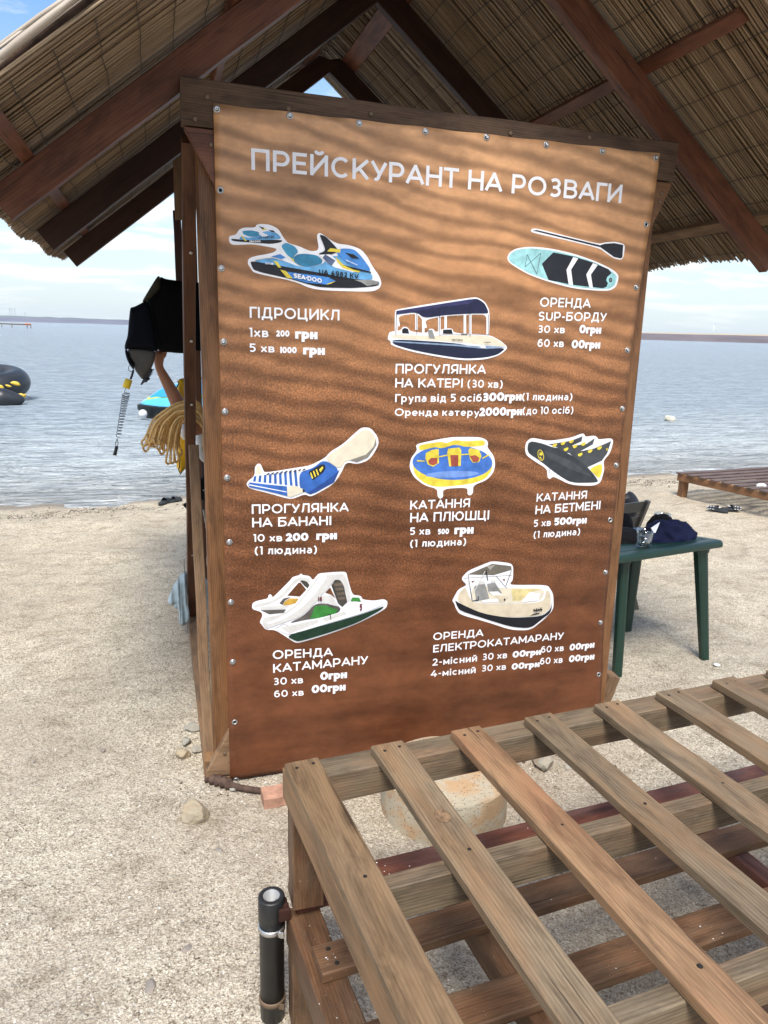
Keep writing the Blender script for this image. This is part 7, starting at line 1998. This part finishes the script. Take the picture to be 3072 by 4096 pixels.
def slipper(name, loc, rot, label, group, stripes=True, L=.27, W=.105, tilt=0.0):
    M = Matrix.Translation(Vector(loc)) @ Matrix.Rotation(rot, 4, 'Z') @ Matrix.Rotation(tilt, 4, 'X')
    t = bpy.data.objects.new(name, None); link(t, M); props(t, label, 'sandal', group)
    V, F = [], []
    for ins, z in ((.006, 0), (0, .006), (0, .024), (.005, .030), (.03, .027)):
        for (x, y) in sole_pts(L-2*ins, W-2*ins): V.append((x, y, z+(.010*(max(0, x)/L*2)**2)))
    for i in range(4):
        for k in range(24): F.append((i*24+k, i*24+(k+1) % 24, (i+1)*24+(k+1) % 24, (i+1)*24+k))
    F.append(tuple(range(23, -1, -1))); F.append(tuple(96+k for k in range(24)))
    put('sole', mesh('sole', V, F, True), MT['rubber'], t, M)
    V, F = [], []
    for i in range(7):
        x = .015+i*.0155; hh = .052-.0035*i; ww = W/2*(1.02-.012*i)
        for j in range(13):
            a = math.pi*j/12
            V.append((x, -ww*math.cos(a), .016+hh*math.sin(a)))
    n_ = 13
    for i in range(6):
        for j in range(12): F.append((i*n_+j, i*n_+j+1, (i+1)*n_+j+1, (i+1)*n_+j))
    nv_2 = len(V)
    V += [(x, y*.93, (z-.016)*.90+.016) for x, y, z in V]
    F += [tuple(q+nv_2 for q in reversed(f)) for f in F[:]]
    for i in range(6):
        for j in (0, 12): F.append((i*n_+j, (i+1)*n_+j, (i+1)*n_+j+nv_2, i*n_+j+nv_2))
    for j in range(12):
        F.append((j, j+nv_2, j+1+nv_2, j+1)); F.append((6*n_+j, 6*n_+j+1, 6*n_+j+1+nv_2, 6*n_+j+nv_2))
    up_ = put('strap', mesh('strap', V, F, True), MT['rubber'], t, M)
    if stripes:
        for sgn in (-1, 1):
            for i in range(3):
                V = []
                for (dx, a) in ((0, .15), (.016, .15), (.016+.010, 1.05), (.010, 1.05)):
                    x = .028+i*.030+dx; hh = .0535-.0035*((x-.015)/.0155); ww = W/2*(1.035-.012*((x-.015)/.0155))
                    V.append((x, sgn*ww*math.cos(a), .016+hh*math.sin(a)))
                c_ = Vector((0, sgn*.0012, .0012))
                V = [Vector(v)+c_ for v in V]; V += [v-c_*2.0 for v in V]
                put('stripe', mesh('stripe', V, [(0, 1, 2, 3), (7, 6, 5, 4), (0, 4, 5, 1), (1, 5, 6, 2), (2, 6, 7, 3), (3, 7, 4, 0)]), MT['stripe'], up_, M)
        beam('inner_label', M @ Vector((-.012, -.022, .052)), M @ Vector((-.012, .022, .052)), .020, .002, MT['stripe'], up_)
    return t


slipper('slide_sandal', (5.385, 3.58, .0), R(112), 'black slide sandal with white stripes, left one of the pair', 'pair of striped sandals on the sand', True, .21, .09)
slipper('slide_sandal', (5.545, 3.60, .0), R(-12), 'black slide sandal with white stripes, right one of the pair', 'pair of striped sandals on the sand', True, .21, .09)
slipper('flip_flop', (-.215, 5.28, gz(-.2, 5.28)), R(60), 'dark grey clog sandal standing at the edge of the water', None, False, .19, .08)
slipper('flip_flop', (-.130, 5.35, gz(-.13, 5.35)), R(40), 'dark grey clog sandal lying just behind its twin by the water', None, False, .19, .08, R(10))

# ------------------------------------------------------------------ on the water
ski = empty('jet_ski', (.6, 13.35, WATER_Z), 'blue jet ski moored in the shallows behind the rope hank', 'jet ski')
def loft(name, secs, mat, parent, smooth=True, **kw):
    V, F = [], []; n_ = len(secs[0])
    for s in secs: V += s
    for i in range(len(secs)-1):
        for k in range(n_): F.append((i*n_+k, i*n_+(k+1) % n_, (i+1)*n_+(k+1) % n_, (i+1)*n_+k))
    F.append(tuple(range(n_-1, -1, -1))); F.append(tuple((len(secs)-1)*n_+k for k in range(n_)))
    c_ = Vector(V[0]); V = [Vector(v)-c_ for v in V]
    me_ = mesh(name, V, F, smooth); bm_ = bmesh.new(); bm_.from_mesh(me_); bmesh.ops.recalc_face_normals(bm_, faces=bm_.faces); bm_.to_mesh(me_); bm_.free()
    if smooth:
        try: me_.set_sharp_from_angle(angle=R(35))
        except Exception: pass
    return put(name, me_, mat, parent, Matrix.Translation(c_), **kw)


def sec(x, w, z0, z1, k=.75): return [(x, 13.35-w, z1), (x, 13.35-w*k, z0), (x, 13.35+w*k, z0), (x, 13.35+w, z1), (x, 13.35+w*.9, z1+.02), (x, 13.35-w*.9, z1+.02)]
loft('hull', [sec(-.66, .05, .08, .14), sec(-.58, .22, -.02, .16, .5), sec(-.35, .42, -.16, .15), sec(.3, .56, -.22, .13), sec(2.2, .56, -.22, .10)], MT['ski_blk'], ski)
loft('deck', [sec(-.60, .05, .15, .17, 1.05), sec(-.50, .20, .155, .24, 1.1), sec(-.25, .38, .15, .30, 1.08), sec(.4, .50, .14, .33, 1.05), sec(2.15, .50, .11, .22, 1.05)], MT['ski_lblue'], ski)
loft('trim_band', [sec(-.46, .19, .262, .275, 1.0), sec(-.2, .33, .322, .340, 1.0), sec(.5, .44, .352, .372, 1.0), sec(1.0, .44, .34, .36, 1.0)], MT['ski_lime'], ski)
loft('hood', [sec(-.40, .16, .29, .31, 1.1), sec(-.18, .28, .345, .47, 1.25), sec(.25, .33, .375, .60, 1.2), sec(.75, .30, .36, .62, 1.2)], MT['ski_blue'], ski)
loft('seat', [sec(.72, .13, .35, .50, 1.5), sec(.95, .17, .30, .53, 1.4), sec(1.35, .18, .26, .50, 1.4), sec(1.40, .18, .26, .57, 1.4), sec(1.85, .16, .22, .60, 1.4), sec(1.98, .12, .22, .50, 1.4)], MT['ski_blk'], ski)
tube('handlebar', [(.62, 13.05, .72), (.58, 13.35, .68), (.62, 13.65, .72)], .02, MT['ski_blk'], ski, 8)
P_, F_ = set_text('UA', .2, .15)
put('lettering', mesh('lettering', [(-.02+x*.10, 12.885-.03*x*.1, .17+y*.11) for x, y in P_], F_), MT['ski_blk'], ski)
bm = bmesh.new(); bmesh.ops.create_uvsphere(bm, u_segments=16, v_segments=12, radius=.085); me = bpy.data.meshes.new('fender'); bm.to_mesh(me); bm.free()
me.polygons.foreach_set('use_smooth', [True]*len(me.polygons))
fx, fz = [(-0.5493, 0.0189)][0]
put('fender_buoy', me, MT['white_pl'], None, Matrix.Translation((fx, 12.9, fz)), label='round white mooring ball floating at the bow of the jet ski', cat='mooring buoy')

inf = empty('inflatable_sofa', (-4.2, 16.6, WATER_Z), 'black inflatable towable with yellow patches floating at the left', 'inflatable')
zb_ = [(-3.4979, 0.4081)][0][1]
zf_ = [(-3.3559, 0.2206)][0][1]
xr_ = [(-3.1921, 0.2932)][0][0]-.32
up_ = [Vector((-8.0, 17.65, zb_)), Vector((-6.0, 17.65, zb_)), Vector((xr_-.75, 17.65, zb_)), Vector((xr_-.22, 17.55, zb_-.02)), Vector((xr_, 17.15, (zb_+zf_)/2)), Vector((xr_-.20, 16.75, zf_+.03)), Vector((xr_-.75, 16.62, zf_)), Vector((-6.0, 16.6, zf_)), Vector((-8.0, 16.6, zf_))]
tube('sofa_tube', spline(up_, 10), .315, MT['boat_blk'], inf, 26)
tb = [(-4.8482, 0.1811), (-4.0688, 0.0809), (-3.6690, 0.0446), (-3.4665, 0.0300), (-3.3171, 0.0197), (-3.2077, 0.0138), (-3.1614, 0.0078)]
sp_ = spline([(x, 15.9, z) for x, z in tb], 6)
n_ = len(sp_)
tube('front_tube', sp_, [.225*min(1, ((n_-1-i)/(n_*.60))**.8)+.008 for i in range(n_)], MT['boat_blk'], inf, 20)
tc_ = [(-4.8876, -0.0858), (-3.6861, -0.0495), (-3.4804, -0.0345), (-3.3295, -0.0345), (-3.2470, -0.0345)]
tube('keel_tube', spline([(x, 15.98, z) for x, z in tc_], 6), [.17]*8+[.16]*9+[.12]*6+[.05]*2, MT['boat_yel'], inf, 14)
blob('wing_patch', [(-3.4719, 0.1041), (-3.2594, 0.1382), (-3.2476, 0.1108), (-3.1907, 0.1201), (-3.1650, 0.0897), (-3.2214, 0.0008), (-3.3232, 0.0435)], 16.25, .10, MT['boat_yel'], inf, rings=4)
for nm, pp, yy in (('patch', [(-3.5215, 0.3574), (-3.4664, 0.3960), (-3.3959, 0.3996), (-3.3276, 0.3741), (-3.2850, 0.2902), (-3.4044, 0.2972), (-3.4722, 0.3273)], 16.36), ('patch', [(-3.8283, 0.2946), (-3.7424, 0.3181), (-3.6870, 0.3108), (-3.6488, 0.2651), (-3.6417, 0.2161), (-3.7230, 0.2187), (-3.8324, 0.2487)], 16.34), ('patch', [(-3.6330, 0.3189), (-3.5594, 0.3240), (-3.4848, 0.2892), (-3.4770, 0.2631), (-3.5654, 0.2533)], 16.33)):
    blob(nm, pp, yy, .05, MT['boat_yel'], inf, rings=3)
hb = [(-3.7116, 16.5500, 0.3296), (-3.6467, 16.5500, 0.3529), (-3.5766, 16.5500, 0.3535), (-3.5229, 16.5500, 0.3233)]
tube('grab_handle', hb, .016, MT['navy'], inf, 8)
V, F = [], []
bx, by, _z = (11.1735, 11.9776, -0.1000)
me = rock_mesh('marker_buoy', (.16, .11, .10), 61, 4, .15)
put('marker_buoy', me, MT['buoy'], None, Matrix.Translation((bx, by, WATER_Z+.05)) @ Matrix.Rotation(.3, 4, 'Y'), label='dirty white canister buoy floating alone on the water at the right', cat='buoy')

pr_ = [(-61.9736, 280.71, -0.1000), (-32.3740, 218.29, -0.1000)]
pa, pb = Vector((pr_[0][0], pr_[0][1], .35)), Vector((pr_[1][0], pr_[1][1], .35))
pier = empty('floating_boom', (pb.x, pb.y, WATER_Z), 'long thin boom on posts with orange floats far out on the left', 'boom')
tube('boom_pipe', [pa+Vector((0, 0, .55)), pb+Vector((0, 0, .55))], .16, MT['rust_screw'], pier, 6)
for t in (.62, .76, .955, .999):
    p = pa.lerp(pb, t); tube('post', [(p.x, p.y, WATER_Z-.5), (p.x, p.y, .9)], .10, MT['rust_screw'], pier, 5)
for t in (.50, .945, .985):
    p = pa.lerp(pb, t)
    put('float', rock_mesh('float', (.42, .4, .30), 70, 2, .1), MT['orange'], pier, Matrix.Translation((p.x, p.y, 1.0)))

# pylons and a wind turbine on the far shore
def far_at(dirn, d, z): return Vector((-.203, -2.641, 0))+Vector((dirn[0], dirn[1], 0)).normalized()*d+Vector((0, 0, z))
def pylon(p, h, label):
    o = empty('power_pylon', p, label, 'power pylon', 'lattice pylons on the left shore')
    for sx_ in (-1, 1):
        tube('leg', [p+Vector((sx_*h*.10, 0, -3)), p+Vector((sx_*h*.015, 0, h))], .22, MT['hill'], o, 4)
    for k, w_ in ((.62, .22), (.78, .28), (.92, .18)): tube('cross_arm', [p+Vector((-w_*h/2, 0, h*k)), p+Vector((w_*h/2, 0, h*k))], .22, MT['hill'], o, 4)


for (d_, lab) in (((-0.1653, 0.9862, 0.0066), 'faint lattice pylon on the far hill, leftmost of four'), ((-0.1632, 0.9866, 0.0067), 'faint lattice pylon on the far hill, second from the left'), ((-0.1600, 0.9871, 0.0068), 'faint lattice pylon on the far hill, third from the left'), ((-0.1492, 0.9888, 0.0066), 'faint lattice pylon on the far hill, rightmost and smallest')):
    pylon(far_at(d_, 3050, 17), 30 if 'smallest' not in lab else 18, lab)
d_ = (0.6423, 0.7664, 0.0105)
p = far_at(d_, 2300, 14)
wt = empty('wind_turbine', p, 'small white wind turbine beyond the dark bank at the right', 'wind turbine')
tube('tower', [p, p+Vector((4.5, 0, 18)), p+Vector((8.5, 0, 30))], [1.3, 1.0, .7], MT['white_pl'], wt, 8)
tube('nacelle', [p+Vector((7.0, 0, 30.4)), p+Vector((11.5, 0, 30.4))], 1.0, MT['white_pl'], wt, 8)
for a in (88, 208, 328):
    tube('blade', [p+Vector((8.2, -1.2, 30.4)), p+Vector((8.2+14*math.cos(R(a)), -1.2, 30.4+14*math.sin(R(a))))], [.8, .25], MT['white_pl'], wt, 6)

# ------------------------------------------------------------------ shell grit, weed, crumbs
def scatter(name, n, xr, yr, smin, smax, mats, seed, dens=None, thick=.35, **kw):
    rs = np.random.RandomState(seed)
    xs = rs.uniform(xr[0], xr[1], n); ys_ = rs.uniform(yr[0], yr[1], n)
    if dens is not None:
        k = rs.rand(n) < dens(xs, ys_); xs, ys_ = xs[k], ys_[k]; n = len(xs)
    zs = np.array([gz(a, b_) for a, b_ in zip(xs, ys_)])
    bmp = .034*vnoise(xs, ys_, 1.3, 1)+.034*vnoise(xs, ys_, 3.7, 2)+.018*vnoise(xs, ys_, 8.5, 3)
    no = np.exp(-(((xs-.9)/1.7)**4+((ys_-.2)/2.2)**4))
    zs = zs+bmp*(1-.75*no)*np.clip((6.2-ys_)/1.2, .15, 1)
    s = smin+(smax-smin)*rs.beta(1.1, 4.5, n)
    yaw = rs.uniform(0, 6.28, n); tl = rs.normal(0, .35, n); tl2 = rs.normal(0, .35, n)
    base = np.array([(1, 0, 0), (.25, .62, 0), (-.75, .45, 0), (-.8, -.4, 0), (.2, -.7, 0), (0, 0, 1.0)])
    V = np.zeros((n, 6, 3))
    jx = 1+rs.uniform(-.25, .25, (n, 6))
    X_ = base[:, 0][None]*jx*s[:, None]; Y_ = base[:, 1][None]*jx*s[:, None]; Z_ = base[:, 2][None]*(s*thick*rs.uniform(.4, 1.2, n))[:, None]
    Z_ = Z_+X_*tl[:, None]+Y_*tl2[:, None]
    V[:, :, 0] = X_*np.cos(yaw)[:, None]-Y_*np.sin(yaw)[:, None]+xs[:, None]
    V[:, :, 1] = X_*np.sin(yaw)[:, None]+Y_*np.cos(yaw)[:, None]+ys_[:, None]
    V[:, :, 2] = Z_+zs[:, None]+s[:, None]*.15
    tri = np.array([(0, 1, 5), (1, 2, 5), (2, 3, 5), (3, 4, 5), (4, 0, 5)])
    F = (tri[None]+(np.arange(n)*6)[:, None, None]).reshape(-1, 3)
    me_ = sheet_np(name, V.reshape(-1, 3), F, False)
    for q in mats: me_.materials.append(q)
    mi = np.repeat(rs.choice(len(mats), n, p=kw.pop('p', None)), 5).astype(np.int32)
    me_.polygons.foreach_set('material_index', mi)
    return put(name, me_, None, None, kind='stuff', **kw)


MT['sh_w'] = plain('white_shell', (.66, .63, .57), .5, 0, .15, 60)
MT['sh_t'] = plain('tan_shell', (.50, .42, .33), .6, 0, .2, 60)
MT['sh_g'] = plain('grey_grit', (.20, .18, .155), .7, 0, .25, 60)
nearw = lambda x, y: np.clip(1.15-.30*(y+2.2), .16, 1)
scatter('shell_grit', 60000, (-2.4, 3.2), (-2.3, 2.6), .0016, .0070, [MT['sh_w'], MT['sh_t'], MT['sh_g']], 2, nearw, p=[.36, .34, .30], label='white and tan shell fragments strewn over the sand', cat='shell grit')
scatter('gravel', 500, (-2.4, 3.2), (-2.2, 3.5), .006, .014, [MT['sh_g'], MT['pebble'], MT['sh_t']], 3, None, .6, p=[.4, .35, .25], label='small grey pebbles scattered over the sand', cat='gravel')
scatter('rubble', 420, (-.22, .34), (-.17, .06), .003, .013, [MT['rock_grey'], MT['bark'], MT['sh_g'], MT['sh_w']], 11, lambda x, y: np.exp(-((x+.02)/.16)**2-((y+.03)/.06)**2), .7, p=[.3, .3, .2, .2], label='bits of rubble and dark bark at the lower left banner corner', cat='rubble')
scatter('dead_leaves', 300, (.95, 1.75), (-.45, .05), .004, .020, [MT['bark'], MT['sh_g'], MT['rock_grey']], 12, lambda x, y: np.exp(-((x-1.25)/.28)**2-((y+.18)/.12)**2), .4, p=[.5, .3, .2], label='dark dead leaves and crumbs on the sand behind the bed rail', cat='leaf litter')
shore_d = lambda x, y: np.exp(-((y-(5.62+.085*x+.10*np.sin(x*.55+.6)+.045*np.sin(x*1.9)-.62))/.24)**2)*(.3+.7*(vnoise(x, y, 2.2, 9) > -.05))
scatter('weed_debris', 26000, (-4, 9), (4.2, 6.4), .006, .022, [MT['bark'], MT['sh_t'], MT['dark_trim']], 5, shore_d, .5, p=[.5, .35, .15], label='dry brown weed crumbs in a line along the water', cat='weed debris')

# ------------------------------------------------------------------ thin sea air
hm = bpy.data.materials.new('sea_haze'); hm.use_nodes = True
hn = hm.node_tree; hn.nodes.clear()
ho = hn.nodes.new('ShaderNodeOutputMaterial'); pv = hn.nodes.new('ShaderNodeVolumePrincipled')
pv.inputs['Color'].default_value = (.86, .92, 1.0, 1); pv.inputs['Density'].default_value = .00004; pv.inputs['Anisotropy'].default_value = .2
hn.links.new(pv.outputs[0], ho.inputs['Volume'])
x0, x1, y0, y1, z0, z1 = -4900, 4900, -950, 4900, -4.0, 60.0
V = [(x, y, z) for z in (z0, z1) for y in (y0, y1) for x in (x0, x1)]
put('haze', mesh('haze', V, [(0, 2, 3, 1), (4, 5, 7, 6), (0, 1, 5, 4), (2, 6, 7, 3), (0, 4, 6, 2), (1, 3, 7, 5)]), hm, kind='stuff', label='thin pale haze lying over the sea and the far shores', cat='haze')
